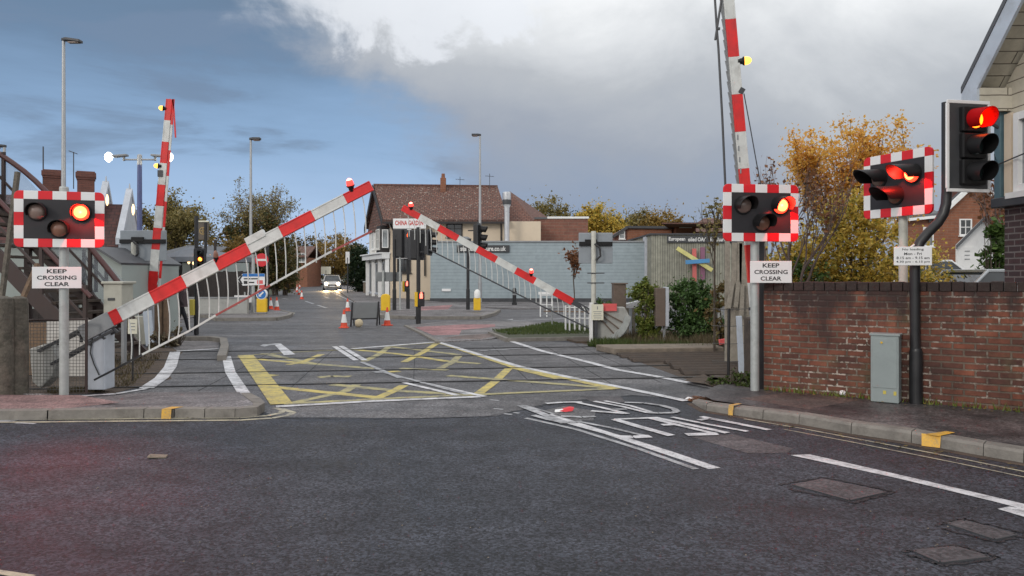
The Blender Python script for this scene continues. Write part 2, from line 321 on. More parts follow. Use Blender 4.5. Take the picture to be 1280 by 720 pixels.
M['car_pale'] = mat('car_pale', (0.55, 0.53, 0.51), 0.3, 0.03, 1, 0.4, 0, 0.08)
M['tyre'] = plain('tyre_rubber', (0.018, 0.018, 0.018), 0.85)
M['skin'] = plain('skin', (0.45, 0.27, 0.2), 0.6)
M['coat'] = mat('dark_coat', (0.085, 0.06, 0.066), 0.9, 0.2, 8)
M['trouser'] = mat('dark_trousers', (0.02, 0.02, 0.026), 0.9, 0.2, 8)
M['e_red'] = emit('lamp_red_lit', (1.0, 0.04, 0.012), 26.0); M['e_red_rim'] = emit('lamp_red_rim', (1.0, 0.03, 0.012), 5.0); M['e_boom_rim'] = emit('boom_lamp_rim', (1.0, 0.05, 0.04), 2.2)
M['e_tl'] = emit('signal_red_lit', (1.0, 0.085, 0.004), 10.0)
M['e_boom'] = emit('boom_lamp_lit', (1.0, 0.20, 0.14), 8.0)
M['e_amber'] = emit('amber_lit', (1.0, 0.42, 0.06), 3.0)
M['e_white'] = emit('street_lamp_lit', (1.0, 0.95, 0.8), 14.0)
M['e_warm'] = emit('warm_glow', (1.0, 0.66, 0.34), 2.2)
M['e_head'] = emit('headlight_lit', (1.0, 0.80, 0.50), 22.0)
M['e_man'] = emit('red_man_lit', (1.0, 0.12, 0.08), 4.0)
M['l_red'] = plain('unlit_red_lens', (0.16, 0.055, 0.05), 0.25)
M['l_amber'] = plain('unlit_amber_lens', (0.26, 0.13, 0.09), 0.25)
M['l_clear'] = plain('unlit_pale_lens', (0.28, 0.2, 0.17), 0.2)
M['l_dark'] = plain('unlit_dark_lens', (0.02, 0.035, 0.035), 0.2)
M['hood_glow'] = plain('hood_painted_glow', (0.42, 0.006, 0.008), 0.7, 0, .05)  # red glow of the lit signal lamp painted into the visor colour

# ------------------------------------------------------------------ mesh builder
class MB:
    def __init__(s): s.v = []; s.f = []; s.m = []
    def quad(s, pts, mi=0):
        b = len(s.v); s.v += [tuple(p) for p in pts]; s.f.append(tuple(range(b, b + len(pts)))); s.m.append(mi)
    def add(s, vs, fs, mi=0):
        b = len(s.v); s.v += [tuple(p) for p in vs]
        for f in fs: s.f.append(tuple(i + b for i in f)); s.m.append(mi)
    def box(s, c, d, mi=0, rot=None):
        x, y, z = d[0] / 2, d[1] / 2, d[2] / 2
        vs = [Vector(p) for p in ((-x, -y, -z), (x, -y, -z), (x, y, -z), (-x, y, -z), (-x, -y, z), (x, -y, z), (x, y, z), (-x, y, z))]
        if rot is not None: vs = [rot @ p for p in vs]
        s.add([p + Vector(c) for p in vs], [(3, 2, 1, 0), (4, 5, 6, 7), (0, 1, 5, 4), (1, 2, 6, 5), (2, 3, 7, 6), (3, 0, 4, 7)], mi)
    def bb(s, x0, x1, y0, y1, z0, z1, mi=0): s.box(((x0 + x1) / 2, (y0 + y1) / 2, (z0 + z1) / 2), (x1 - x0, y1 - y0, z1 - z0), mi)
    def bar(s, p0, p1, w, h, mi=0, up=(0, 0, 1)):
        p0, p1 = Vector(p0), Vector(p1); d = (p1 - p0)
        if d.length < 1e-6: return
        dn = d.normalized(); u = Vector(up)
        sx = dn.cross(u)
        if sx.length < 1e-4: sx = dn.cross(Vector((0, 1, 0)))
        sx.normalize(); uu = sx.cross(dn).normalized()
        vs = []
        for p in (p0, p1):
            for a, b in ((-1, -1), (1, -1), (1, 1), (-1, 1)): vs.append(p + sx * (a * w / 2) + uu * (b * h / 2))
        s.add(vs, [(3, 2, 1, 0), (4, 5, 6, 7), (0, 1, 5, 4), (1, 2, 6, 5), (2, 3, 7, 6), (3, 0, 4, 7)], mi)
    def tube(s, pts, r, n=10, mi=0, cap=True):
        pts = [Vector(p) for p in pts]; k = len(pts)
        rs = r if isinstance(r, (list, tuple)) else [r] * k
        prev = None; b = len(s.v)
        for i, p in enumerate(pts):
            t = (pts[min(k - 1, i + 1)] - pts[max(0, i - 1)]).normalized()
            a = prev if prev is not None else (Vector((0, 1, 0)) if abs(t.y) < 0.9 else Vector((1, 0, 0)))
            a = (a - t * a.dot(t))
            if a.length < 1e-5: a = t.orthogonal()
            a.normalize(); prev = a; c = t.cross(a)
            for j in range(n):
                an = 2 * math.pi * j / n
                s.v.append(tuple(p + (a * math.cos(an) + c * math.sin(an)) * rs[i]))
        for i in range(k - 1):
            for j in range(n):
                j2 = (j + 1) % n
                s.f.append((b + i * n + j, b + i * n + j2, b + (i + 1) * n + j2, b + (i + 1) * n + j)); s.m.append(mi)
        if cap:
            s.f.append(tuple(b + j for j in reversed(range(n)))); s.m.append(mi)
            s.f.append(tuple(b + (k - 1) * n + j for j in range(n))); s.m.append(mi)
    def prism(s, poly, n, mi=0, mi_side=None):
        """polygon of 3-D points extruded by vector n"""
        n = Vector(n); k = len(poly); b = len(s.v)
        s.v += [tuple(Vector(p)) for p in poly] + [tuple(Vector(p) + n) for p in poly]
        s.f.append(tuple(b + i for i in reversed(range(k)))); s.m.append(mi)
        s.f.append(tuple(b + k + i for i in range(k))); s.m.append(mi)
        ms = mi if mi_side is None else mi_side
        for i in range(k):
            j = (i + 1) % k
            s.f.append((b + i, b + j, b + k + j, b + k + i)); s.m.append(ms)
    def lathe(s, prof, c=(0, 0, 0), axis=(0, 0, 1), n=18, mi=0, mis=None):
        """profile [(r, t)] round an axis"""
        ax = Vector(axis).normalized(); a = ax.orthogonal().normalized(); d = ax.cross(a); c = Vector(c); b = len(s.v)
        for r, t in prof:
            for j in range(n):
                an = 2 * math.pi * j / n
                s.v.append(tuple(c + ax * t + (a * math.cos(an) + d * math.sin(an)) * r))
        for i in range(len(prof) - 1):
            for j in range(n):
                j2 = (j + 1) % n
                s.f.append((b + i * n + j, b + i * n + j2, b + (i + 1) * n + j2, b + (i + 1) * n + j)); s.m.append(mis[i] if mis else mi)
        s.f.append(tuple(b + j for j in reversed(range(n)))); s.m.append(mis[0] if mis else mi)
        e = b + (len(prof) - 1) * n
        s.f.append(tuple(e + j for j in range(n))); s.m.append(mis[-1] if mis else mi)
    def build(s, name, mats, parent=None, world=False, smooth=False, bevel=0.0, seg=2, fixn=True):
        if not isinstance(mats, (list, tuple)): mats = [mats]
        vs = s.v
        if world and parent is not None:
            r = parent
            while r.parent is not None: r = r.parent
            inv = (Matrix.Translation(r.location) @ r.rotation_euler.to_matrix().to_4x4()).inverted()
            vs = [tuple(inv @ Vector(p)) for p in vs]
        me = bpy.data.meshes.new(name); me.from_pydata(vs, [], s.f); me.update()
        for m in mats: me.materials.append(m)
        me.polygons.foreach_set('material_index', s.m)
        if smooth: me.polygons.foreach_set('use_smooth', [True] * len(s.f))
        if fixn and len(s.f) < 20000:
            bm = bmesh.new(); bm.from_mesh(me); bmesh.ops.recalc_face_normals(bm, faces=bm.faces); bm.to_mesh(me); bm.free()
        if len(s.f) < 20000:
            uv = me.uv_layers.new(name='UVMap').data
            for p in me.polygons:
                nn = p.normal
                if abs(nn.z) > 0.985: 
                    for li in p.loop_indices:
                        c = me.vertices[me.loops[li].vertex_index].co; uv[li].uv = (c.x, c.y)
                else:
                    t = Vector((-nn.y, nn.x, 0)).normalized(); w = nn.cross(t)
                    if w.z < 0: w = -w
                    for li in p.loop_indices:
                        c = me.vertices[me.loops[li].vertex_index].co; uv[li].uv = (c.dot(t), c.dot(w))
        o = bpy.data.objects.new(name, me); col.objects.link(o)
        if parent is not None: o.parent = parent
        if bevel > 0:
            md = o.modifiers.new('Bevel', 'BEVEL'); md.width = bevel; md.segments = seg; md.limit_method = 'ANGLE'; md.angle_limit = R(40)
        if smooth:
            try:
                md = o.modifiers.new('WN', 'WEIGHTED_NORMAL'); md.keep_sharp = True
            except Exception: pass
            try: me.set_sharp_from_angle(angle=R(40))
            except Exception: pass
        return o

def tag(o, label, cat, group=None):
    o['label'] = label; o['category'] = cat
    if group: o['group'] = group
    return o
def thing(name, label, cat, loc=(0, 0, 0), rz=0.0, group=None):
    o = bpy.data.objects.new(name, None); o.empty_display_size = 0.2; col.objects.link(o)
    o.location = loc; o.rotation_euler = (0, 0, rz); return tag(o, label, cat, group)
def struct(o, kind='structure'):
    o['kind'] = kind; return o
def copy_tree(o, parent=None):
    c = o.copy(); col.objects.link(c)
    if parent is not None: c.parent = parent
    for ch in list(o.children): copy_tree(ch, c)
    return c
def dup(o, loc, rz, label):
    c = copy_tree(o); c.location = loc; c.rotation_euler = (0, 0, rz); c['label'] = label; return c

_tc = {}
def text2d(s, bold=0.0):
    """flat lettering of cap height about 0.7, centred on the origin -> verts, faces"""
    k = (s, bold)
    if k in _tc: return _tc[k]
    cu = bpy.data.curves.new('lettering_curve', 'FONT'); cu.body = s; cu.size = 1.0; cu.offset = bold; cu.resolution_u = 3
    cu.align_x = 'LEFT'
    o = bpy.data.objects.new('lettering_tmp', cu); col.objects.link(o)
    dg = bpy.context.evaluated_depsgraph_get(); me = bpy.data.meshes.new_from_object(o.evaluated_get(dg))
    vs = [tuple(v.co) for v in me.vertices]; fs = [tuple(p.vertices) for p in me.polygons]
    bpy.data.objects.remove(o); bpy.data.curves.remove(cu); bpy.data.meshes.remove(me)
    x0 = min(v[0] for v in vs); x1 = max(v[0] for v in vs); y0 = min(v[1] for v in vs); y1 = max(v[1] for v in vs)
    _tc[k] = (vs, fs, x0, x1, y0, y1); return _tc[k]
def text_box(mb, s, c, w, h, bold=0.0, ex=(1, 0, 0), ez=(0, 0, 1), mi=0):
    """fit lettering into a w x h box centred at c, axes ex / ez"""
    vs, fs, x0, x1, y0, y1 = text2d(s, bold); ex, ez, c = Vector(ex), Vector(ez), Vector(c)
    mb.add([c + ex * ((v[0] - x0) / (x1 - x0) - .5) * w + ez * ((v[1] - y0) / (y1 - y0) - .5) * h for v in vs], fs, mi)

def sheet(name, pts, z, m, kind='structure'):
    mb = MB(); mb.quad([(p[0], p[1], z) for p in pts])
    o = mb.build(name, m, fixn=False)
    if o.data.polygons[0].normal.z < 0:
        o.data.flip_normals()
    return struct(o, kind)
def pg(pts, z=0.0): return [G(x, y, z) for x, y in pts]

# ------------------------------------------------------------------ camera, sky, sun
cam = bpy.data.cameras.new('camera'); co = bpy.data.objects.new('camera', cam); col.objects.link(co)
co.location = (0, 0, H); co.rotation_euler = (R(90), 0, 0)
cam.sensor_width = 36.0; cam.lens = 36.0 * F / 1280.0; cam.shift_y = -(360 - Y0) / 1280.0
cam.clip_start = 0.05; cam.clip_end = 3000
sc.camera = co
sc.view_settings.view_transform = 'Standard'; sc.view_settings.look = 'None'
sc.view_settings.exposure = 0.2; sc.view_settings.gamma = 1.0; sc.view_settings.use_curve_mapping = False
SUN_EL, SUN_AZ = R(24), R(215)       # azimuth clockwise from +Y: behind the camera, to its left
w = bpy.data.worlds.new('World'); sc.world = w; w.use_nodes = True
nt = w.node_tree; nt.nodes.clear()
wo = nt.nodes.new('ShaderNodeOutputWorld')
sky = N(nt, 'ShaderNodeTexSky', sky_type='NISHITA'); sky.sun_disc = False; sky.sun_elevation = SUN_EL; sky.sun_rotation = SUN_AZ
bgs = N(nt, 'ShaderNodeBackground', i_Strength=0.10); nt.links.new(sky.outputs[0], bgs.inputs[0])
d = coords(nt, 'Generated')
sep = nt.nodes.new('ShaderNodeSeparateXYZ'); nt.links.new(d, sep.inputs[0])
def m2(op, a, b=None, c=None, clamp=False):
    n = nt.nodes.new('ShaderNodeMath'); n.operation = op; n.use_clamp = clamp
    for i, v in enumerate((a, b, c)):
        if v is None: continue
        if isinstance(v, bpy.types.NodeSocket): nt.links.new(v, n.inputs[i])
        else: n.inputs[i].default_value = v
    return n.outputs[0]
def sstep(v, a, b):
    n = nt.nodes.new('ShaderNodeMapRange'); n.interpolation_type = 'SMOOTHSTEP'
    nt.links.new(v, n.inputs[0]); n.inputs[1].default_value = a; n.inputs[2].default_value = b
    return n.outputs[0]
az = m2('MULTIPLY', m2('ARCTAN2', sep.outputs['X'], sep.outputs['Y']), 57.2958)   # degrees, right is positive
el = m2('MULTIPLY', m2('ARCSINE', sep.outputs['Z']), 57.2958)
# cloud coordinates: direction, flattened so that clouds lie in layers
def dmap(sx, sy, sz, off=(0, 0, 0)):
    mp = N(nt, 'ShaderNodeMapping'); mp.inputs['Scale'].default_value = (sx, sy, sz); mp.inputs['Location'].default_value = off
    nt.links.new(d, mp.inputs[0]); return mp.outputs[0]
nb = noise(nt, dmap(1, 1, 1.4), 3.2, 9, 0.58, 0.4)        # billows
nl = noise(nt, dmap(1, 1, 4.5, (3, 1, 2)), 3.0, 7, 0.58, 0.3)     # long layers
nf = noise(nt, dmap(1, 1, 1.5, (5, 2, 0)), 8.0, 9, 0.6, 0.3)
ela = m2('MAXIMUM', el, 0.0)
# clear / thin blue part: paler and bluer low down, darker slate higher on the left
skyramp = ramp(nt, [(0.0, (0.44, 0.55, 0.76)), (0.12, (0.35, 0.49, 0.72)), (0.33, (0.235, 0.365, 0.56)), (0.52, (0.14, 0.22, 0.34)), (0.68, (0.125, 0.185, 0.27)), (1.0, (0.16, 0.215, 0.30))])
nt.links.new(m2('DIVIDE', m2('ADD', ela, m2('MULTIPLY', m2('SUBTRACT', nl, 0.5), 9.0)), 30.0, clamp=True), skyramp.inputs[0])
lay = sstep(nl, 0.50, 0.62)
blue = mixc(nt, m2('MULTIPLY', lay, 0.75), skyramp.outputs[0], (0.16, 0.225, 0.335))
# the cloud bank: slate low, grey, then white at the top right
crr = ramp(nt, [(0.0, (0.22, 0.29, 0.44)), (0.22, (0.235, 0.30, 0.42)), (0.45, (0.31, 0.345, 0.41)), (0.66, (0.43, 0.455, 0.49)), (0.86, (0.70, 0.72, 0.74)), (1.0, (0.95, 0.96, 0.97))])
side = m2('MULTIPLY', m2('ADD', az, 8.0), 0.13)     # brighter to the right
side = m2('MINIMUM', m2('MAXIMUM', side, -3.0), 4.5)
cb = m2('ADD', m2('ADD', ela, side), m2('ADD', m2('MULTIPLY', m2('SUBTRACT', nb, 0.5), 13.0), m2('MULTIPLY', m2('SUBTRACT', nf, 0.5), 4.0)))
nt.links.new(m2('DIVIDE', cb, 25.0, clamp=True), crr.inputs[0])
bank = crr.outputs[0]
s = m2('ADD', m2('ADD', az, m2('MULTIPLY', m2('SUBTRACT', ela, 8.3), 0.94)), 9.0)
s = m2('ADD', s, m2('MULTIPLY', m2('SUBTRACT', nb, 0.5), 24.0))
s = m2('ADD', s, m2('MULTIPLY', m2('SUBTRACT', nf, 0.5), 16.0))
s = m2('ADD', s, m2('MULTIPLY', m2('SUBTRACT', nl, 0.5), 16.0))
mask = sstep(s, -4.5, 7.0)
# white cumulus heads along the upper edge of the bank
hd = m2('ADD', m2('ADD', m2('SUBTRACT', ela, 15.5), m2('MULTIPLY', m2('SUBTRACT', nf, 0.5), 22.0)), m2('MULTIPLY', m2('ABSOLUTE', m2('ADD', az, 11.0)), -0.28))
heads = m2('MULTIPLY', sstep(hd, 0.0, 2.5), 0.75)
front = mixc(nt, mask, blue, mixc(nt, heads, bank, (0.74, 0.77, 0.82)))
# behind the camera: high bright broken overcast
back = ramp(nt, [(0.35, (0.70, 0.74, 0.80)), (0.65, (1.25, 1.23, 1.20))]); nt.links.new(nb, back.inputs[0])
bk = sstep(m2('ABSOLUTE', az), 48.0, 95.0)
top = sstep(ela, 24.0, 50.0)
fb = m2('MAXIMUM', bk, top)
cloudcol = mixc(nt, fb, front, back.outputs[0])
bgc = N(nt, 'ShaderNodeBackground', i_Strength=1.0); nt.links.new(cloudcol, bgc.inputs[0])
cover = m2('MULTIPLY_ADD', m2('MAXIMUM', mask, fb), 0.08, 0.90)
mx = nt.nodes.new('ShaderNodeMixShader'); nt.links.new(cover, mx.inputs[0]); nt.links.new(bgs.outputs[0], mx.inputs[1]); nt.links.new(bgc.outputs[0], mx.inputs[2])
nt.links.new(mx.outputs[0], wo.inputs[0])
sl = bpy.data.lights.new('sun', 'SUN'); sl.energy = 0.8; sl.angle = R(14); sl.color = (1.0, 0.93, 0.84)
so = bpy.data.objects.new('sun', sl); col.objects.link(so)
sd = Vector((math.sin(SUN_AZ) * math.cos(SUN_EL), math.cos(SUN_AZ) * math.cos(SUN_EL), math.sin(SUN_EL)))
so.rotation_euler = sd.to_track_quat('Z', 'Y').to_euler(); so.location = (-20, -20, 30)

# ------------------------------------------------------------------ ground, roads, pavements
sheet('terrain', [(-900, -300), (900, -300), (900, 1500), (-900, 1500)], -0.012, M['terrain'])
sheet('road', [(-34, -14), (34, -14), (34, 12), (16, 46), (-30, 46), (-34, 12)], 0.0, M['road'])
# far carriageway: junction area and the road going away between the houses
fl = [(-34, 17.5), (-34, 30)] 
far_poly = [(-30, 17.2), (4.5, 19.5), (14, 25), (18, 46), (-9.5, 46), (-10.5, 55), (-14.5, 80), (-24, 125), (-34, 160), (-42, 160), (-33, 120), (-24, 80), (-17, 52), (-15, 36), (-30, 33)]
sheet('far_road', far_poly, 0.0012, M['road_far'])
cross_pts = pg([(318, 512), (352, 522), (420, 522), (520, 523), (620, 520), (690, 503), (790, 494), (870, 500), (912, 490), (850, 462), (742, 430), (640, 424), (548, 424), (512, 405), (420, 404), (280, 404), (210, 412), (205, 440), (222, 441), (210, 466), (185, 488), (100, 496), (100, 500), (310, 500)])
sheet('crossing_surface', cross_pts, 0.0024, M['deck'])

# railway: two tracks let into the crossing, running askew
TD = Vector((0.992, 0.127, 0)).normalized(); TN = Vector((-TD.y, TD.x, 0))
RA = G(300, 481.5); RA.z = 0
trk = MB(); ld = MB()
def railpt(off, x): 
    p = RA + TN * off; t = (x - p.x) / TD.x; return p + TD * t
# earth and ballast beside the deck
bed_r = [railpt(-0.9, 2.75), railpt(-0.6, 14), railpt(6.2, 14), railpt(6.0, 1.6), railpt(2.2, 2.3)]
sheet('track_bed', bed_r, 0.0036, M['earth'])
bed_l = [railpt(-0.55, -5.35), railpt(-0.7, -16), railpt(6.2, -16), railpt(6.0, -7.1), railpt(2.0, -5.8), railpt(0.8, -5.2)]
sheet('trackside_earth', bed_l, 0.0036, M['earth'])
for off in (0.0, 1.52, 3.55, 5.05):
    g = MB()
    a, b = railpt(off - 0.10, -30), railpt(off - 0.10, 30)
    for o_, wd, z0, z1, m_ in ((off, 0.07, -0.05, 0.034, 0), ):
        g.bar(railpt(o_, -30) + Vector((0, 0, -.017)), railpt(o_, 30) + Vector((0, 0, -.017)), wd, 0.05, 0)
    o = g.build('railway_rail', [M['rail']]); struct(o)
    q = MB(); q.quad([railpt(off - 0.095, -30) + Vector((0, 0, .0125)), railpt(off - 0.095, 30) + Vector((0, 0, .0126)), railpt(off - 0.037, 30) + Vector((0, 0, .0126)), railpt(off - 0.037, -30) + Vector((0, 0, .0126))])
    struct(q.build('rail_groove', M['groove']))
# joints of the crossing panels
jt = MB()
for x in (-4.3, -3.1, -1.4, 0.3, 1.45, 2.2):
    a = railpt(-0.5, x); b = railpt(5.6, x - 0.75)
    jt.bar(Vector((a.x, a.y, .002)), Vector((b.x, b.y, .002)), 0.009, 0.006)
struct(jt.build('panel_joint', M['groove']))
# timber trespass slats and a concrete edge to the right of the deck
sl_ = MB()
for i in range(15):
    off = -0.42 + i * 0.36
    if abs(off) < .12 or abs(off - 1.52) < .12 or abs(off - 3.55) < .12 or abs(off - 5.05) < .12: continue
    x0 = (2.75 if off < 2 else 2.25) + random.uniform(-.05, .05) - max(0, off - 2) * .15
    p, q = railpt(off, x0), railpt(off, 9.5)
    sl_.prism([p + TN * -.12 + Vector((0, 0, .013)), p + TN * .12 + Vector((0, 0, .013)), p + TN * .03 + Vector((0, 0, .06)), p + TN * -.03 + Vector((0, 0, .06))], q - p)
tg = thing('trespass_grid', 'dark ridged timber slats laid beside the crossing deck on the right', 'timber grid', railpt(1.5, 4))
sl_.build('timber_slat', M['timber'], tg, world=True)
pe = MB(); a, b = G(770, 444), G(905, 442)
pe.prism([Vector((a.x, a.y, 0)), Vector((b.x, b.y, 0)), Vector((b.x, b.y + .9, 0)), Vector((a.x - .3, a.y + .9, 0))], (0, 0, .13))
struct(pe.build('trackside_edge_slab', M['tan'], bevel=.02))
pe = MB(); pe.prism([Vector((p.x, p.y, -.01)) for p in (railpt(5.9, 1.5), railpt(5.9, 12), railpt(12, 12), railpt(9, 4.2), railpt(8.4, .9))], (0, 0, .056))
struct(pe.build('trackside_bank', M['earth']))

# left pavement with its kerb
LPZ = 0.10
kf = [G(-260, 517, LPZ), G(60, 513.5, LPZ), G(180, 511.5, LPZ), G(294, 511.5, LPZ), G(322, 509, LPZ), G(331, 503.5, LPZ), G(326, 498, LPZ), G(312, 491, .03)]
back = [G(300, 490, .012), G(190, 490.5, .012), G(104, 498, .02), G(60, 492, .08), G(-260, 490, LPZ)]
mb = MB()
n = len(kf)
# top: outer kerb strip is its own mesh; the walking surface lies inside it
inn = [p + Vector((0, .14, 0)) for p in kf[:4]] + [kf[4] + Vector((-.09, .12, 0)), kf[5] + Vector((-.15, .02, 0)), kf[6] + Vector((-.15, -.03, 0)), kf[7] + Vector((-.12, -.02, 0))]
mb.quad(inn + back); o = mb.build('pavement', M['pave'], fixn=False)
if o.data.polygons[0].normal.z < 0: o.data.flip_normals()
struct(o)
kb = MB()
zl = [0.012, 0.05, .1, .1, .1, .1, .08, .02]
for i in range(n - 1):
    a, b, c, d_ = kf[i], kf[i + 1], inn[i + 1], inn[i]
    steps = 3 if i == 2 else 1
    a2, b2 = Vector((a.x, a.y - .012, -.05)), Vector((b.x, b.y - .012, -.05))
    for s_ in range(steps):
        t0, t1 = s_ / steps + .004, (s_ + 1) / steps - .004
        P = [a.lerp(b, t0), a.lerp(b, t1), d_.lerp(c, t1), d_.lerp(c, t0)]
        kb.quad([p + Vector((0, 0, .004)) for p in P])
        kb.quad([a2.lerp(b2, t0), a2.lerp(b2, t1), P[1] + Vector((0, 0, .004)), P[0] + Vector((0, 0, .004))])
struct(kb.build('kerb', M['kerb']))
sheet('red_pavement_lamp_tint_patch', [G(-260, 519, .1), G(62, 513, .1), G(150, 503, .1), G(100, 494, .1), G(-260, 493, .1)],   .1015, M['pave_red'])
# right pavement
RK = [(866, 501, .02), (884, 504.5, .08), (955, 512.5, .1), (1000, 518, .1), (1065, 529, .1), (1140, 539.5, .1), (1230, 555, .1), (1280, 563, .1), (1420, 588, .1), (1900, 690, .1)]
rk = [G(x, y, z) for x, y, z in RK]
off = Vector((0.1, 0.12, 0))
rin = [p + off for p in rk]
WA, WB = Vector((3.28, 9.9, 0)), Vector((5.6, 8.3, 0)); WD = (WB - WA).normalized(); WNn = Vector((-WD.y, WD.x, 0))
mb = MB(); mb.quad([Vector((p.x, p.y, .1)) for p in rin] + [WA + WD * 7.5 + Vector((0, 0, .1)), WA + WD * -.1 + Vector((0, 0, .1)), Vector((G(905, 487).x, G(905, 487).y, .1))])
o = mb.build('pavement', M['pave_wet'], fixn=False)
if o.data.polygons[0].normal.z < 0: o.data.flip_normals()
struct(o)
kb = MB()
for i in range(len(rk) - 1):
    L = (rk[i + 1] - rk[i]).length; st = max(1, round(L / .9))
    for s_ in range(st):
        t0, t1 = s_ / st + .006, (s_ + 1) / st - .006
        P = [rk[i].lerp(rk[i + 1], t0), rk[i].lerp(rk[i + 1], t1), rin[i].lerp(rin[i + 1], t1), rin[i].lerp(rin[i + 1], t0)]
        j = Vector((0, 0, .004 + random.uniform(-.004, .004)))
        fo = Vector((-.025, -.03, 0))
        kb.quad([p + j for p in P])
        lo = [Vector((p.x, p.y, -.05)) + fo for p in (P[0], P[1])]
        md = [Vector((p.x, p.y, p.z - .02)) + fo * .6 for p in (P[0], P[1])]
        kb.quad([lo[0], lo[1], md[1], md[0]]); kb.quad([md[0], md[1], P[1] + j, P[0] + j])
        kb.quad([lo[0], md[0], P[0] + j, P[3] + j]); kb.quad([lo[1], P[2] + j, P[1] + j, md[1]])
struct(kb.build('kerb', M['kerb']))
sheet('brown_pavement_patch', [G(925, 498, .1), G(1010, 512, .1), G(1075, 500, .1), G(1000, 489, .1)],   .1015, M['pave_brown'])
sheet('verge', [G(912, 489, .05), WA + WD * 0.05, WA + WD * -1.3 + WNn * .5, G(880, 470, .02)], .055, M['earth'])
gutter = MB()
for i in range(len(rk) - 1):
    a, b = rk[i] + Vector((-.03, -.03, 0)), rk[i + 1] + Vector((-.03, -.03, 0)); a.z = b.z = .0016
    o_ = Vector((-.075, -.09, 0)); gutter.quad([a, b, b + o_, a + o_])
struct(gutter.build('gutter_dirt', M['earth']))
# far pavements, islands, verge
def slab(name, px, z, m, kerb=True):
    pts = [G(x, y, z) for x, y in px]
    mb = MB(); mb.prism([Vector((p.x, p.y, -.02)) for p in pts], (0, 0, z + .02)); return struct(mb.build(name, m, bevel=.015))
slab('far_pavement', [(478, 394), (520, 395.5), (600, 395.5), (617, 391), (623, 387), (560, 378), (540, 376.3), (487, 371), (463, 362.5), (430, 356.5), (417, 358), (424, 364), (447, 379)], .10, M['pave'])
def kerbline(px, z, wd=.13, name='kerb'):
    mb = MB(); pts = [G(x, y, z) for x, y in px]
    for a, b in zip(pts, pts[1:]):
        mb.bar(Vector((a.x, a.y, z / 2 + .006)), Vector((b.x, b.y, z / 2 + .006)), wd, z + .014)
    return struct(mb.build(name, M['kerb']))
kerbline([(447, 379), (478, 394.3), (520, 395.8), (600, 395.8), (617, 391.3), (624, 387)], .10)
slab('shop_forecourt', [(540, 379.5), (640, 385.5), (760, 385), (840, 385), (840, 376), (530, 376)], .05, M['pave'])
slab('crossing_approach_pavement', [(507, 406.5), (548, 427), (612, 423.5), (640, 417), (690, 405), (660, 402), (560, 401)], .03, M['pave'])
kerbline([(507, 406.8), (527, 416), (548, 427.4)], .035, .1)
sheet('tactile_paving', [G(518, 409, .03), G(578, 405.5, .03), G(619, 405.5, .03), G(619, 408.5, .03), G(577, 412.5, .03), G(574, 418.5, .03), G(541, 419, .03)], .0315, M['tactile'])
sheet('brown_pavement_patch', [G(552, 423, .03), G(575, 419.5, .03), G(612, 417, .03), G(625, 419, .03), G(600, 424, .03)], .0315, M['pave_brown'])
sheet('tactile_paving', [G(522, 384, .1), G(566, 381, .1), G(560, 386.5, .1), G(524, 388, .1)],   .1015, M['tactile'])
slab('grass_island', [(612, 415), (634, 423), (745, 421), (738, 407), (690, 403)], .06, M['terrain'])
kerbline([(612, 415), (634, 423.2), (745, 421.2)], .075, .1)
slab('traffic_island', [(262, 393.5), (272, 397.5), (345, 396.8), (360, 394), (364, 391), (352, 388), (300, 386.5), (200, 387), (200, 392)], .10, M['pave'])
kerbline([(200, 392.5), (262, 394), (272, 397.8), (345, 397.1), (360, 394.2), (364.5, 391), (352, 388)], .10, .14)
slab('station_forecourt', [(-200, 404), (70, 404), (214, 401), (262, 392), (200, 384), (-200, 375)], .04, M['pave'])
# footway beyond the crossing on the left: a raised kerb round its end
kerbline([(212, 421), (262, 421), (279, 423), (281, 432), (277, 445)], .09, .16)
sheet('footway', pg([(212, 422), (262, 422), (275, 424), (272, 437), (222, 439), (208, 430)]), .0042, M['pave'])

# ------------------------------------------------------------------ painted markings
def line(name, px, wd, m, z=.016):
    """a painted line along photo points, wd metres wide"""
    pts = [G(x, y) for x, y in px]; mb = MB()
    for i in range(len(pts) - 1):
        a, b = pts[i], pts[i + 1]; t = (b - a).normalized(); nn = Vector((-t.y, t.x, 0)) * wd / 2
        mb.quad([Vector((p.x, p.y, z * .35)) for p in (a - nn, b - nn, b + nn, a + nn)])
    return struct(mb.build(name, m))
def area(name, px, m, z=.02): return sheet(name, pg(px), z * .35, m)
area('box_junction_edge', [(297, 444.5), (317, 444.5), (366, 505), (338, 506.5)], M['yellow_l'], .027)
area('box_junction_edge', [(545, 428.6), (552, 428.2), (640, 455), (660, 460), (782, 485.5), (765, 487.6), (640, 460.5)], M['yellow_l'], .027)
line('box_junction_edge', [(355, 505.5), (480, 499), (770, 486.3)], .13, M['yellow_w'], .026)
line('box_junction_edge', [(300, 445), (370, 440.5), (440, 437)], .09, M['yellow_w'], .026)
line('box_junction_edge', [(440, 436), (545, 429.3)], .09, M['yellow_w'], .026)
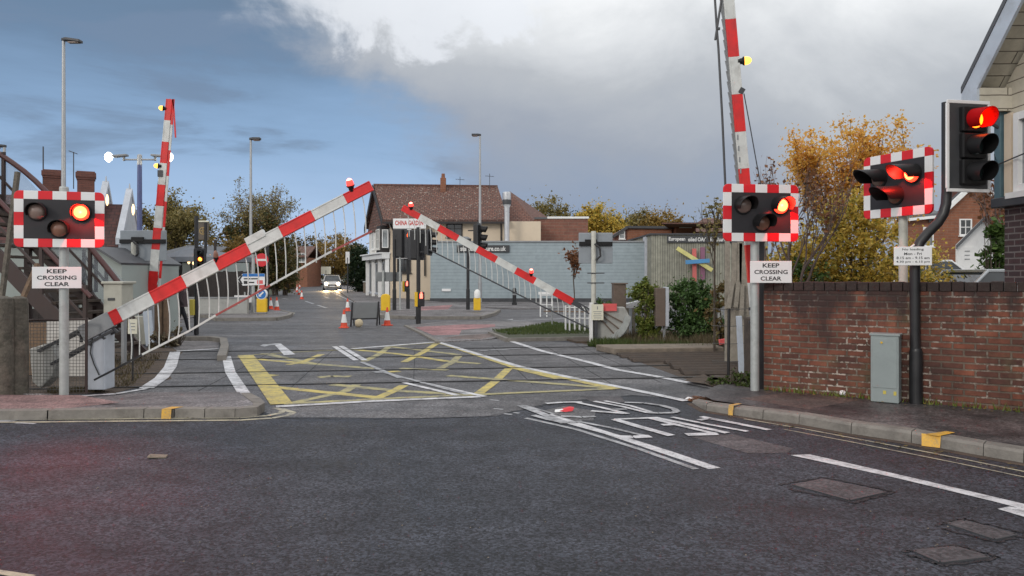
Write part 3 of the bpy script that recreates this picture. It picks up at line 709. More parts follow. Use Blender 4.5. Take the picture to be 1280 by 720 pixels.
hatch = [[(300, 446), (330, 450), (392, 455)], [(330, 442), (392, 455), (470, 461)], [(360, 456), (378, 453), (402, 443)],
         [(366, 504), (430, 490), (446, 481)], [(342, 484), (400, 490), (470, 497)], [(415, 481), (500, 489), (560, 492.5), (600, 493)],
         [(468, 499.5), (492, 489), (505, 482)], [(398, 472), (415, 470.5), (438, 471)], [(325, 468.5), (345, 470)],
         [(455, 452), (474, 443), (487, 433)], [(440, 437), (500, 443), (560, 452)], [(487, 433.5), (560, 442), (575, 444)],
         [(505, 453), (528, 441), (545, 430)], [(560, 452), (600, 455)], [(480, 465.5), (500, 464.5)], [(548, 462), (566, 453), (574, 445)],
         [(597, 493.5), (618, 478), (636, 461)], [(560, 470), (640, 476), (770, 486)], [(640, 459.5), (700, 474)], [(500, 461), (560, 463)]]
for i, h in enumerate(hatch):
    line('box_junction_hatch', h, .14 if i in (3, 6, 12, 9, 16, 15, 2) else .17, M['yellow_w' if i % 2 else 'yellow_l'], .012 + .0006 * i)
line('stop_line', [(345, 509), (470, 502), (600, 496.5)], .13, M['white_l'], .028)
line('stop_line', [(440, 436.5), (500, 431.5), (546, 428)], .16, M['white_l'], .028)
line('lane_line', [(418, 433.5), (445, 451)], .11, M['white_l'], .030)
line('lane_line', [(426, 433), (456, 451)], .11, M['white_l'], .030)
line('lane_line', [(470, 465), (477, 466.5)], .16, M['white_w'], .030)
line('lane_line', [(452, 453), (500, 473)], .09, M['white_w'], .030)
line('lane_line', [(480, 466), (585, 494)], .08, M['white_w'], .0305)
line('lane_line', [(505, 479), (572, 495)], .09, M['white_l'], .030)
line('lane_line', [(528, 479), (606, 496.5)], .09, M['white_l'], .030)
line('lane_line', [(546, 427.5), (600, 444), (650, 459), (720, 474), (780, 485.5), (830, 496), (858, 502)], .13, M['white_l'], .030)
line('footway_line', [(636, 426), (680, 440), (735, 453), (772, 463), (820, 471), (860, 479), (905, 488)], .14, M['white_l'], .030)
line('lane_line', [(600, 439), (650, 436)], .1, M['white_w'], .030)
line('footway_line', [(98, 496), (145, 493), (183, 486.5)], .10, M['white_l'], .030)
line('footway_line', [(183, 486), (202, 473), (213, 459), (219, 440)], .20, M['white_l'], .032)
line('footway_line', [(283, 446), (288, 466), (306, 494)], .16, M['white_l'], .030)
line('footway_line', [(221, 439.5), (273, 436.5)], .14, M['white_l'], .034)
area('lane_arrow', [(342, 430), (351, 430), (369, 443.5), (355, 444.5)], M['white_l'], .030)
area('lane_arrow', [(334, 431), (342, 430), (350, 431.5), (336, 432.5), (331, 434), (325, 433), (329, 430.5)], M['white_w'], .031)
# double yellow lines at the left kerb
line('yellow_line', [(-40, 528), (30, 528), (130, 527), (300, 525.5), (340, 523), (360, 519.5), (367, 516), (352, 511.5)], .075, M['cream_l'], .012)
line('yellow_line', [(40, 524.5), (130, 524), (300, 522.5), (334, 520), (351, 516.5), (354, 513), (344, 510)], .075, M['cream_l'], .013)
line('yellow_line', [(930, 524), (1000, 535.5), (1050, 545), (1130, 560), (1200, 573.5), (1300, 594)], .035, M['cream_l'], .012)
line('yellow_line', [(980, 537), (1060, 552), (1200, 580), (1300, 601)], .03, M['cream_l'], .012)
line('yellow_line', [(-30, 712), (0, 716), (40, 722)], .05, M['cream_l'], .012)
# centre and lane lines of the near road
area('lane_line', [(988, 569.5), (1012, 568.5), (1150, 600), (1290, 633), (1290, 640), (1240, 627), (1120, 598)], M['white_l'], .014)
area('lane_line', [(1247, 637), (1262, 634), (1290, 638), (1290, 650)], M['white_l'], .0155)
area('lane_line', [(667, 513), (676, 513.5), (760, 540), (840, 565), (901, 585.5), (886, 587), (800, 558)], M['white_l'], .014)
line('lane_line', [(657, 523), (720, 537), (800, 562), (870, 587)], .06, M['white_w'], .014)
line('lane_line', [(652, 507), (690, 518)], .10, M['white_w'], .014)
line('lane_line', [(20, 526.5), (-60, 527)], .1, M['white_w'], .016)
for x, y, l in ((617, 511, 12), (630, 517.5, 10), (612, 500, 12), (642, 516, 7), (20, 529, 24)):
    line('worn_dash', [(x, y), (x + l, y + 1)], .05, M['white_w'], .013)
# far lane dashes
for a, b in (((382, 376.5), (392, 380)), ((397, 381.5), (408, 385)), ((405, 371), (412, 373)), ((352, 373), (360, 374))):
    line('lane_line', [a, b], .14, M['white_w'], .012)
line('lane_line', [(412, 364), (440, 377), (452, 382)], .12, M['white_w'], .012)
line('lane_line', [(418, 363), (447, 376)], .09, M['cream_l'], .012)
line('lane_line', [(640, 401), (760, 396)], .12, M['white_w'], .012)
area('lane_arrow', [(632, 400.5), (641, 398.5), (641, 400)], M['white_w'], .012)
line('yellow_line', [(272, 399), (345, 398.4), (364, 395), (368, 391)], .06, M['cream_l'], .012)
# KEEP CLEAR, laid for traffic leaving the crossing: four ground corners per row
def ground_text(s, bl, br, tl, tr, z, m):
    vs, fs, x0, x1, y0, y1 = text2d(s, -.004); A, B, C, D = (G(*p) for p in (bl, br, tl, tr)); mb = MB()
    P = []
    for v in vs:
        u, t = (v[0] - x0) / (x1 - x0), (v[1] - y0) / (y1 - y0)
        p = (A * (1 - u) + B * u) * (1 - t) + (C * (1 - u) + D * u) * t; P.append((p.x, p.y, z * .35))
    mb.add(P, fs); return struct(mb.build('keep_clear_lettering', m))
def stroke(pts, wd, m, z=.05):
    q_ = [(640 + x / 3.765, 490 + y / 3.765) for x, y in pts]; line('keep_clear_lettering', q_, wd, m, z)
STK = [([(262, 146), (400, 184), (505, 212)], .085, 'l'), ([(318, 142), (470, 172), (620, 207)], .06, 'w'), ([(498, 213), (570, 215), (652, 211)], .12, 'l'), ([(262, 147), (300, 142), (330, 142)], .10, 'w'),
       ([(482, 131), (600, 166), (752, 208)], .10, 'l'), ([(482, 131), (560, 128), (690, 123)], .07, 'l'),
       ([(642, 124), (800, 163), (962, 200)], .075, 'l'), ([(672, 123), (840, 158), (1014, 196)], .085, 'l'), ([(706, 158), (772, 155)], .09, 'l'), ([(820, 204), (965, 200)], .12, 'l'),
       ([(752, 121), (920, 155), (1108, 189)], .065, 'l'), ([(890, 119), (1050, 150), (1212, 182)], .085, 'l'), ([(880, 136), (930, 126), (1010, 140)], .07, 'w'),
       ([(40, 66), (140, 104), (250, 150)], .11, 'w'), ([(160, 57), (240, 51), (330, 50)], .09, 'l'), ([(285, 48), (420, 76), (545, 106)], .07, 'l'), ([(372, 92), (450, 98), (530, 104)], .09, 'l'),
       ([(388, 47), (520, 72), (640, 101)], .07, 'l'), ([(436, 45), (560, 69), (655, 97)], .06, 'l'), ([(470, 86), (540, 84)], .08, 'w'),
       ([(530, 52), (620, 55), (700, 66), (760, 82), (776, 94), (760, 101), (690, 103), (640, 101)], .085, 'w'), ([(100, 113), (180, 135), (262, 150)], .08, 'w'), ([(230, 118), (330, 122), (390, 118)], .09, 'w')]
for i, (p_, w__, k_) in enumerate(STK): stroke(p_, w__, M['white_l' if k_ == 'l' else 'white_w'], .020 + .0006 * i)
area('repair_patch', [(862, 546), (915, 543), (992, 561), (985, 566), (935, 567)], M['repair'], .006)
area('repair_patch', [(725, 495.5), (775, 495), (782, 503), (745, 505)], M['repair'], .0105)
area('repair_patch', [(672, 515), (705, 508), (745, 514), (742, 526), (705, 527)], M['deck'], .011)
# orange paint dabs across the kerbs
def dab(a, b, z, m=None):
    pass
od = MB(); p = G(1164, 543.8, .1); od.quad([Vector((p.x - .05, p.y - .05, .0)) + v for v in (Vector((-.05, .03, .005)), Vector((.07, -.06, .005)), Vector((.095, -.03, .112)), Vector((-.03, .07, .112)))])
od.quad([G(1157, 542.5, .112), G(1173, 545.2, .112), G(1194, 540.5, .112), G(1183, 538.8, .112)])
struct(od.build('kerb_paint_mark', M['orange_l'], fixn=False))
od = MB(); a, b = G(203, 511.3, .106), G(215, 511.3, .106)
od.quad([Vector((a.x, a.y - .03, -.0)), Vector((b.x, b.y - .03, -.0)), Vector((b.x, b.y - .016, .107)), Vector((a.x, a.y - .016, .107))]); od.quad([Vector((a.x, a.y - .016, .109)), Vector((b.x, b.y - .016, .109)), Vector((b.x + .07, b.y + .14, .109)), Vector((a.x + .04, a.y + .14, .109))])
struct(od.build('kerb_paint_mark', M['orange_l'], fixn=False))
od = MB(); a, b = G(912, 507.8, .094), G(918, 508.5, .094)
od.quad([Vector((a.x - .03, a.y - .035, .0)), Vector((b.x - .03, b.y - .035, .0)), Vector((b.x - .012, b.y - .012, .112)), Vector((a.x - .012, a.y - .012, .112))]); od.quad([Vector((a.x - .012, a.y - .012, .113)), Vector((b.x - .012, b.y - .012, .113)), Vector((b.x + .12, b.y + .1, .113)), Vector((a.x + .12, a.y + .1, .113))])
struct(od.build('kerb_paint_mark', M['orange_l'], fixn=False))

# tar seams, cracks and grit
def crack(name, px, wd, m, z=.004, wob=.03, k=14):
    pts = [G(*p) for p in px]; mb = MB(); path = []
    for a, b in zip(pts, pts[1:]):
        for i in range(k): path.append(a.lerp(b, i / k) + Vector((random.uniform(-wob, wob), random.uniform(-wob, wob), 0)))
    for a, b in zip(path, path[1:]):
        t_ = (b - a).normalized(); w__ = wd * random.uniform(.4, 1.3); nn = Vector((-t_.y, t_.x, 0)) * w__ / 2
        mb.quad([Vector((p.x, p.y, z)) for p in (a - nn, b - nn, b + nn, a + nn)])
    return struct(mb.build(name, m))
M['tar'] = asphalt('tar_seam', (0.020, 0.020, 0.023), (0.028, 0.028, 0.031), 60, .5, .8)
crack('tar_seam', [(975, 606), (1030, 597), (1118, 615), (1066, 629), (980, 609)], .03, M['tar'], wob=.018)
crack('tar_seam', [(1172, 657), (1205, 649), (1286, 668), (1246, 679), (1175, 660)], .028, M['tar'], wob=.015)
crack('tar_seam', [(1128, 690), (1195, 682), (1250, 697), (1178, 708), (1130, 692)], .028, M['tar'], wob=.015)
crack('road_crack', [(345, 523), (480, 524), (600, 522), (700, 504), (790, 495), (835, 499)], .02, M['tar'], z=.0034, wob=.02)
gm = MB()
for i in range(420):
    r_ = random.random()
    if r_ < .4: a, b = random.choice([(G(60, 524), G(330, 522)), (G(900, 516), G(1290, 592))]); p = a.lerp(b, random.random()) + Vector((random.gauss(0, .03), -abs(random.gauss(0, .12)), 0))
    else: p = G(random.uniform(-20, 1300), 525 + 190 * random.random() ** 1.4)
    sz0 = random.uniform(.003, .008); a_ = random.uniform(0, 6.28)
    c_ = [p + Vector((math.cos(a_ + k * 2.1) * sz0, math.sin(a_ + k * 2.1) * sz0, .003)) for k in range(3)]; tp_ = p + Vector((0, 0, .004 + sz0 * .8))
    for k in range(3): gm.quad([c_[k], c_[(k + 1) % 3], tp_])
struct(gm.build('road_grit', M['tan'], fixn=False), 'stuff')
# manhole covers and litter on the road
def cover(px, label):
    pts = pg(px); c = sum(pts, Vector()) / len(pts)
    t = thing('manhole_cover', label, 'manhole cover', (c.x, c.y, 0), group='iron covers set in the road')
    mb = MB(); mb.prism([Vector((p.x, p.y, .002)) for p in pts], (0, 0, .007)); mb.build('cover_plate', M['iron'], t, world=True)
    mb = MB()
    for i in range(len(pts)):
        a, b = pts[i], pts[(i + 1) % len(pts)]; mb.bar(Vector((a.x, a.y, .004)), Vector((b.x, b.y, .004)), .022, .011)
    mb.build('cover_frame', M['dark'], t, world=True)
cover([(992, 607), (1030, 600), (1106, 616), (1062, 626)], 'rectangular grey cover in the road, the farthest, above the white line end')
cover([(1186, 656), (1205, 652), (1270, 669), (1243, 675)], 'small grey cover in the road closest to the right edge')
cover([(1143, 690), (1195, 685), (1235, 697), (1175, 704)], 'small grey cover in the road lowest in the picture')
mb = MB(); c = G(197, 572); mb.box((c.x, c.y, .012), (.15, .075, .012), 0, Euler((R(3), R(4), R(12))).to_matrix()); mb.box((c.x - .01, c.y + .01, .019), (.11, .05, .004), 0, Euler((R(3), R(7), R(20))).to_matrix())
tag(mb.build('cardboard_scrap', M['tan']), 'flat pale scrap of cardboard lying alone on the dark road', 'litter')
t = thing('broken_plastic', 'broken red and white plastic lens piece on worn road lettering', 'debris', G(708, 516))
mb = MB(); mb.prism([(-.10, 0, .03), (-.02, -.03, .02), (.09, 0, .03), (.12, .05, .075), (.05, .06, .085), (-.04, .04, .055)], (0, .05, .015)); mb.build('red_shard', M['signred'], t, bevel=.008)
mb = MB(); mb.prism([(-.17, -.005, .012), (-.05, -.01, .02), (-.04, .035, .055), (-.16, .03, .04)], (0, .04, .008)); mb.build('white_shard', M['white'], t, bevel=.005); t.scale = (.8, .8, .62)

# ------------------------------------------------------------------ level-crossing lights
def chequer(mb, w, h, b, nx, ny, t):
    """dark panel with a red and white chequered edge, lying in the XZ plane, front at -Y; slots 0 panel 1 red 2 white"""
    mb.box((0, 0, 0), (w - 2 * b, t, h - 2 * b), 0)
    x0 = -w / 2; sx = (w - 2 * b) / nx; sz = (h - 2 * b) / ny
    for zz in (h / 2 - b / 2, -h / 2 + b / 2):
        for i in range(nx): mb.box((-w / 2 + b + sx * (i + .5), 0, zz), (sx, t, b), 2 if i % 2 == 0 else 1)
    for xx in (-w / 2 + b / 2, w / 2 - b / 2):
        for i in range(ny): mb.box((xx, 0, -h / 2 + b + sz * (i + .5)), (b, t, sz), 2 if i % 2 == 0 else 1)
    for sx_ in (-1, 1):
        for sz_ in (-1, 1):
            cx, cz = sx_ * (w / 2 - b), sz_ * (h / 2 - b); poly = [(cx, -t / 2, cz)]
            rr = b * .62
            pts = [(1, 0)] + [((b - rr + rr * math.cos(R(a))) / b, (b - rr + rr * math.sin(R(a))) / b) for a in range(0, 91, 15)] + [(0, 1)]
            poly += [(cx + sx_ * b * px, -t / 2, cz + sz_ * b * pz) for px, pz in pts]
            mb.prism(poly, (0, t, 0), 1)
def hood(mb, c, r, L, open_deg=110, tilt=0.0, mi=0, rag=.35, th=.006):
    """a tunnel visor pointing to -Y, cut away underneath"""
    n = 22; vs = []; c = Vector(c)
    a0, a1 = R(-90 + open_deg / 2), R(270 - open_deg / 2)
    for i in range(n + 1):
        a = a0 + (a1 - a0) * i / n
        k = (math.sin(a) + 1) / 2
        ln = L * (rag + (1 - rag) * k)
        for rr in (r, r - th):
            vs.append(c + Vector((math.cos(a) * rr, 0, math.sin(a) * rr)))
            vs.append(c + Vector((math.cos(a) * rr, -ln, math.sin(a) * rr - ln * math.tan(tilt))))
    fs = []
    for i in range(n):
        p = i * 4; q = p + 4
        fs += [(p, p + 1, q + 1, q), (p + 2, q + 2, q + 3, p + 3), (p + 1, p + 3, q + 3, q + 1)]
    mb.add(vs, fs, mi)
def lens(mb, c, r, bulge=.03, mi=0, n=20):
    mb.lathe([(r, 0), (r * .93, bulge * .35), (r * .76, bulge * .72), (r * .35, bulge * .97), (r * .05, bulge)], c, (0, -1, 0), n, mi, [1, 1, 0, 0, 0])
def wigwag(label, loc, rz, bz, bw, bh, pole_top, lit, plate=None, poleM='pole', group='red flashing crossing lights', bx=0.0, hoodL=.30, pole_r=.055, hood_rag=.35, bt=0.0):
    t = thing('crossing_light', label, 'crossing light', loc, rz, group)
    mb = MB(); mb.tube([(0, 0, -.15), (0, 0, pole_top)], pole_r, 16); mb.lathe([(pole_r * 1.02, 0), (pole_r * .9, .02)], (0, 0, pole_top), n=16)
    mb.build('pole', M[poleM], t, smooth=True)
    e = Matrix.Rotation(bt, 4, 'Z')
    mb = MB(); b = bw * .105; chequer(mb, bw, bh, b, 5, 3, .03)
    yb = -pole_r - .05
    def xf(m): m.v = [tuple(Vector((bx, yb, bz)) + Vector(p)) for p in m.v]
    xf(mb); bd = mb.build('backboard', [M['panel'], M['red'], M['white_board']], t, bevel=.003)
    mb = MB(); mb.box((bx * .5, -pole_r * .5 - .01, bz + bh * .2), (abs(bx) + .16, pole_r + .02, .05)); mb.build('bracket', M['dark'], t); mb = MB(); mb.box((bx * .5, -pole_r * .5 - .01, bz - bh * .2), (abs(bx) + .16, pole_r + .02, .05)); mb.build('bracket', M['dark'], t)
    r = bw * .10
    for k, (x, z) in enumerate(((-bw * .245, bh * .13), (bw * .245, bh * .13), (0, -bh * .17))):
        mb = MB(); c = (bx + x, yb - .015, bz + z)
        mb.lathe([(r * 1.18, 0), (r * 1.16, .02), (r * 1.03, .025)], c, (0, -1, 0), 20); h_ = mb.build('lamp_housing', M['hoodblack'], t, smooth=True)
        mb = MB(); lens(mb, (c[0], c[1] - .024, c[2]), r, .055)
        on = k == lit
        mb.build('lens', [M['e_red'], M['e_red_rim']] if on else [M['l_amber' if k == 2 else 'l_clear']] * 2, h_, smooth=True)
        mb = MB(); hood(mb, (c[0], c[1] - .015, c[2]), r * 1.14, hoodL, 130, R(4), 0, hood_rag); mb.build('visor', M['hoodblack'], h_, smooth=True)
    x, z = ((-bw * .245, bh * .13), (bw * .245, bh * .13), (0, -bh * .17))[lit]
    pl_ = bpy.data.lights.new('lamp_glow', 'POINT'); pl_.energy = 18; pl_.color = (1, .03, .02); pl_.shadow_soft_size = .02
    po = bpy.data.objects.new('lamp_glow', pl_); col.objects.link(po); po.location = t.matrix_basis @ Vector((bx + x, yb - .13, bz + z))
    if plate:
        pz, pw, ph, pxo, prz = plate
        pm = MB(); pm.box((0, 0, 0), (pw, .008, ph)); rm = Matrix.Rotation(prz, 3, 'Z')
        def px_(m): m.v = [tuple(rm @ Vector(p) + Vector((pxo, -pole_r - .02 - abs(math.sin(prz)) * pw * .5, pz))) for p in m.v]
        px_(pm); pl = pm.build('text_plate', M['white_board'], t, bevel=.004)
        lm = MB()
        for i, (s, wd) in enumerate((('KEEP', .40), ('CROSSING', .80), ('CLEAR', .50))):
            text_box(lm, s, (0, -.006, ph * (.30 - .30 * i)), pw * wd, ph * .19, .022)
        px_(lm); lm.build('lettering', M['text_b'], pl, fixn=False)
    return t
LW = Vector((XW(80, 9.63), 9.63, .09))
lw = wigwag('crossing light on the left pavement beside the white barrier base, right lamp lit', LW, R(17), H + 68 * 9.63 / F - .09, 1.0, .70, 2.60, 1, (H - 4 * 9.63 / F - .09, .55, .27, -.06, 0), bx=-.02, hoodL=.12, hood_rag=.5)
RW = Vector((XW(943.5, 9.83), 9.83, .08))
rw = wigwag('crossing light at the left end of the brick wall, facing the road', RW, R(9), H + 76 * 9.83 / F - .08, 1.02, .73, 2.62, 1, (H + 3 * 9.83 / F - .08, .52, .28, .15, R(-14)), bx=.03, hoodL=.24)
TW = Vector((XW(1129, 10.0), 10.0, 0))
tw = wigwag('crossing light on a cream pole behind the brick wall, turned edge on', TW, R(-70), H + 112 * 10 / F, 1.10, .84, 2.9, 1, None, 'cream_pole', bx=.0, hoodL=.40, hood_rag=.3)
# red light thrown forward onto the road by the lit left lamp
ll = bpy.data.lights.new('lamp_beam', 'SPOT'); ll.energy = 110; ll.color = (1, .06, .05); ll.spot_size = R(48); ll.spot_blend = 1.0; ll.shadow_soft_size = .08
lo = bpy.data.objects.new('lamp_beam', ll); col.objects.link(lo); src = lw.matrix_world
bpy.context.view_layer.update()
lp = lw.matrix_world @ Vector((-.05 + 1.06 * .245, -.30, H + 68 * 9.63 / F - .09 + .09)); lo.location = lp
lo.rotation_euler = (lp - Vector((-3.3, 5.2, 0))).to_track_quat('Z', 'Y').to_euler()
def wig_back(label, px, by, bz, bw, bh, Y, top, group='backs of the far crossing lights'):
    t = thing('crossing_light', label, 'crossing light', (XW(px, Y), Y, 0), 0, group)
    mb = MB(); mb.tube([(0, 0, -.1), (0, 0, top)], .06, 14); mb.build('pole', M['cream_pole'], t, smooth=True)
    mb = MB(); mb.box((by, .09, bz), (bw, .03, bh)); mb.build('backboard', M['wigback'], t, bevel=.015)
    mb = MB(); mb.box((by, .05, bz + bh * .14), (bw * .98, .07, .10)); mb.box((by - .12, .03, bz + bh * .2), (.3, .05, .12)); mb.build('mounting_bar', M['hoodblack'], t, bevel=.006)
    mb = MB(); mb.tube([(.02, -.06, bz + .1), (.14, -.1, bz), (.16, -.09, bz - .2), (.05, -.07, bz - .3)], .025, 8); mb.build('cable', M['cable'], t, smooth=True)
    for z in (bz - .62, bz - .86):
        mb = MB(); mb.box((.05, -.05, z), (.42, .03, .025)); mb.build('bracket', M['dark'], t)
    mb = MB()
    for k, (x, z) in enumerate(((-bw * .245, bh * .13), (bw * .245, bh * .13), (0, -bh * .17))):
        mb = MB(); mb.lathe([(.11, 0), (.1, .25)], (by + x, .11, bz + z), (0, 1, 0), 14); mb.build('visor', M['hoodblack'], t, smooth=True)
    return t
wig_back('grey back of the crossing light between the far barrier and the young tree', 742, .06, H + 33 * 18.7 / F, .84, .76, 18.7, H + 54 * 18.7 / F)
wig_back('grey back of the crossing light beside the raised barrier on the left', 167, .20, H + 36 * 18.7 / F, 1.15, .76, 18.7, H + 40 * 18.7 / F)

# ------------------------------------------------------------------ traffic signals
def sig_head(t, c, s=1.0, lit=None, hl=.24, white=True, rz=0.0, hoodM='hoodblack', litmat='e_tl', plain_back=False):
    """three-lamp head facing -Y (turned by rz) centred at c, as parts of t"""
    rm = Matrix.Rotation(rz, 3, 'Z'); c = Vector(c)
    def xf(m): m.v = [tuple(rm @ Vector(p) + c) for p in m.v]; return m
    mb = MB(); w_, h_ = .60 * s, 1.08 * s
    mb.box((0, .0, 0), (w_ - .08 * s, .02, h_ - .08 * s), 0)
    bw = .04 * s
    for x in (-1, 1): mb.box((x * (w_ / 2 - bw / 2), -.002, 0), (bw, .024, h_ - 2 * bw), 1 if white else 0)
    for z in (-1, 1): mb.box((0, -.002, z * (h_ / 2 - bw / 2)), (w_ - .02 * s, .024, bw), 1 if white else 0)
    bk = xf(mb).build('backboard', [M['dark'], M['white_board']], t, bevel=.006)
    mb = MB(); mb.box((0, .09 * s, 0), (.34 * s, .18 * s, 1.0 * s)); xf(mb).build('casing', M['black'], t, bevel=.02)
    for k in range(3):
        z = (.31 - .31 * k) * s
        mb = MB(); mb.box((.03 * s, -.04 * s, z), (.32 * s, .075 * s, .295 * s)); hs = xf(mb).build('lamp_housing', M['hoodblack'], t, bevel=.015)
        r = .105 * s
        mb = MB(); lens(mb, (.03 * s, -.078 * s, z), r, .02 * s); on = lit == k
        xf(mb).build('lens', [M[litmat] if on else M['l_dark']] * 2, hs, smooth=True)
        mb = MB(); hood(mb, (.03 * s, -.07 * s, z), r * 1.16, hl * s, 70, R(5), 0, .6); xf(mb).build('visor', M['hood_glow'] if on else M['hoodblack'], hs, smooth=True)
# the near signal on its cranked post
NS = Vector((XW(1145, 8.84), 8.84, .1))
t = thing('traffic_light', 'tall red traffic light on a cranked black post in front of the brick wall', 'traffic light', NS)
mb = MB()
def lp_(px, py, Y=8.84): p = W(px, py, Y) - NS; return p
pts = [(0, 0, -.1), lp_(1144, 420), lp_(1143.5, 335), lp_(1145, 316), lp_(1150, 303), lp_(1160, 291), lp_(1172, 279), lp_(1179, 268), lp_(1182.5, 255), lp_(1183.5, 240), lp_(1183.5, 128)]
mb.tube(pts, .056, 18); mb.build('post', M['black'], t, smooth=True)
mb = MB(); mb.lathe([(.072, 0), (.072, .6), (.058, .64)], (0, 0, 0), n=18); mb.build('post_sleeve', M['black'], t, smooth=True)
hc = W(1210, 183, 8.78) - NS
sig_head(t, hc, .98, 0, .26, True, R(11))
mb = MB(); mb.bar(lp_(1184, 140) , hc + Vector((-.1, .12, .43)), .05, .05); mb.build('bracket', M['black'], t); mb = MB(); mb.bar(lp_(1184, 230), hc + Vector((-.1, .12, -.45)), .05, .05); mb.build('bracket', M['black'], t)
mb = MB(); mb.tube([lp_(1138, 318), lp_(1138, 309), lp_(1143, 306), lp_(1148, 309), lp_(1147, 316)], .012, 8); mb.build('cable_clip', M['white'], t, smooth=True)
# loading plate
t = thing('loading_sign', 'small white loading times plate fixed to the cranked black post', 'sign', W(1141, 320, 8.72), R(-14))
mb = MB(); mb.box((0, 0, 0), (.40, .008, .215)); mb.build('sign_plate', M['white_board'], t, bevel=.006)
lm = MB()
for i, (s, wd) in enumerate((('No loading', .56), ('Mon - Fri', .46), ('8.15 am - 9.15 am', .86), ('4.30 pm - 6.15 pm', .88))):
    text_box(lm, s, (0, -.006, .073 - .047 * i), .40 * wd, .030, .012)
lm.build('lettering', M['text_b'], t, fixn=False)
mb = MB(); mb.box((0, .02, .0), (.13, .03, .03)); mb.build('clamp', M['grey'], t)

# grey street cabinet by the wall
c0 = Vector((XW(1107.5, 8.95), 8.95, .105))
t = thing('street_cabinet', 'slim grey metal cabinet standing against the brick wall', 'cabinet', c0, R(-34))
mb = MB(); mb.box((0, 0, .39), (.30, .22, .78)); mb.build('body', M['cabinet'], t, bevel=.01)
mb = MB(); mb.box((0, -.113, .46), (.26, .008, .58)); dr = mb.build('door', M['cabinet'], t, bevel=.006)
mb = MB(); mb.lathe([(.012, 0), (.012, .012)], (-.03, -.117, .70), (0, -1, 0), 10); mb.build('lock', M['yellow'], dr)
mb = MB(); mb.box((0, 0, .79), (.325, .245, .025)); mb.build('lid', M['cabinet'], t, bevel=.006)
mb = MB(); mb.box((-.0, -.112, .12), (.032, .004, .04)); mb.box((.11, -.112, .115), (.03, .004, .045)); mb.build('paint_dab', M['yellowbox'], t)
for (nm, lab, px, py, m_, dims) in (('plastic_bottle', 'orange bottle lying between the cabinet and the black post', 1130, 499, 'stick_r', (.14, .03)), ('drink_can', 'blue can standing beside the black post foot', 1137, 496, 'stick_b', (.09, .03))):
    p = G(px, py, .1); t = thing(nm, lab, 'litter', p)
    mb = MB(); L, r = dims
    prof = [(r * .6, 0), (r, .012), (r, L * .75), (r * .45, L * .92), (r * .4, L)] if 'bottle' in nm else [(r * .85, 0), (r, .008), (r, L - .01), (r * .8, L)]
    if 'bottle' in nm: mb.lathe(prof, (-.07, 0, r), (1, .1, 0), 12)
    else: mb.lathe(prof, (0, 0, .0), (0, 0, 1), 12)
    mb.build('body', plain('litter_' + nm, (0.75, .25, .10) if 'bottle' in nm else (.06, .3, .45), .4), t, smooth=True)
    mb = MB()
    if 'bottle' in nm: mb.lathe([(r * .5, 0), (r * .5, .025)], (-.07 + L, .014, r), (1, .1, 0), 10)
    else: mb.lathe([(r * .7, 0), (r * .7, .004)], (0, 0, L), (0, 0, 1), 10)
    mb.build('cap', M['white'], t)
# crumpled white rubbish by the wall foot
mb = MB(); p = G(1062, 495, .1)
for i in range(9):
    c = Vector((random.uniform(-.14, .14), random.uniform(-.05, .05), random.uniform(.02, .05)))
    mb.lathe([(.005, -.03), (.035, -.01), (.04, .012), (.01, .03)], c, Vector((random.uniform(-1, 1), random.uniform(-1, 1), random.uniform(-1, 1))), 6)
o = mb.build('crumpled_rubbish', M['white']); o.location = p; tag(o, 'crumpled white rubbish at the brick wall foot left of the cabinet', 'litter')

# brick wall
wt = thing('brick_wall', 'weathered red brick wall with dark coping along the right pavement', 'wall', WA)
L = 7.5
mb = MB(); A, B = WA, WA + WD * L
mb.prism([A + Vector((0, 0, .0)), B + Vector((0, 0, .0)), B + Vector((0, 0, 1.44)), A + Vector((0, 0, 1.39))], WNn * .24); mb.build('brickwork', M['wall_brick'], wt, world=True)
mb = MB()
k = 0; nst = 60
for i in range(nst):
    a, b = A + WD * (L * i / nst + .004), A + WD * (L * (i + 1) / nst - .004); z0, z1 = 1.39 + .05 * i / nst, 1.39 + .05 * (i + 1) / nst
    f = WNn * (-.012 + random.uniform(-.004, .004)); hgt = .11 + random.uniform(-.006, .006)
    mb.prism([a + f + Vector((0, 0, z0)), b + f + Vector((0, 0, z1)), b + f + Vector((0, 0, z1 + hgt)), a + f + Vector((0, 0, z0 + hgt))], WNn * .265)
mb.build('coping', M['coping'], wt, world=True, bevel=.008)

# ------------------------------------------------------------------ barriers
def barrier_arm(t, p0, dirv, length, first, seg, h0, h1, parent_mats, skirt=None, lamps=(), start_white=True):
    """boom along dirv (unit, in XZ), local coords"""
    p0 = Vector(p0); dv = Vector(dirv).normalized(); nv = Vector((-dv.z, 0, dv.x))
    if nv.z < 0: nv = -nv
    mb = MB(); x = 0.0; red = not start_white; edges = [0.0]
    cuts = []
    pos = 0.0; k = 0
    while pos < length - 1e-3:
        ln = first if k == 0 else seg; e = min(length, pos + ln); cuts.append((pos, e, red)); pos = e; red = not red; k += 1
    for a, b, r_ in cuts:
        hh = h0 + (h1 - h0) * (a + b) / 2 / length; mi = 1 if r_ else 0
        A, B = p0 + dv * a, p0 + dv * b
        mb.bar(A, B, .05, hh, mi, up=nv)
        mb.bar(A + nv * hh * .5, B + nv * hh * .5, .062, hh * .14, mi, up=nv); mb.bar(A - nv * hh * .5, B - nv * hh * .5, .062, hh * .14, mi, up=nv)
    mb.build('boom', [M['boom_white'], M['boom_red']], t, bevel=.004)
    return dv, nv, cuts
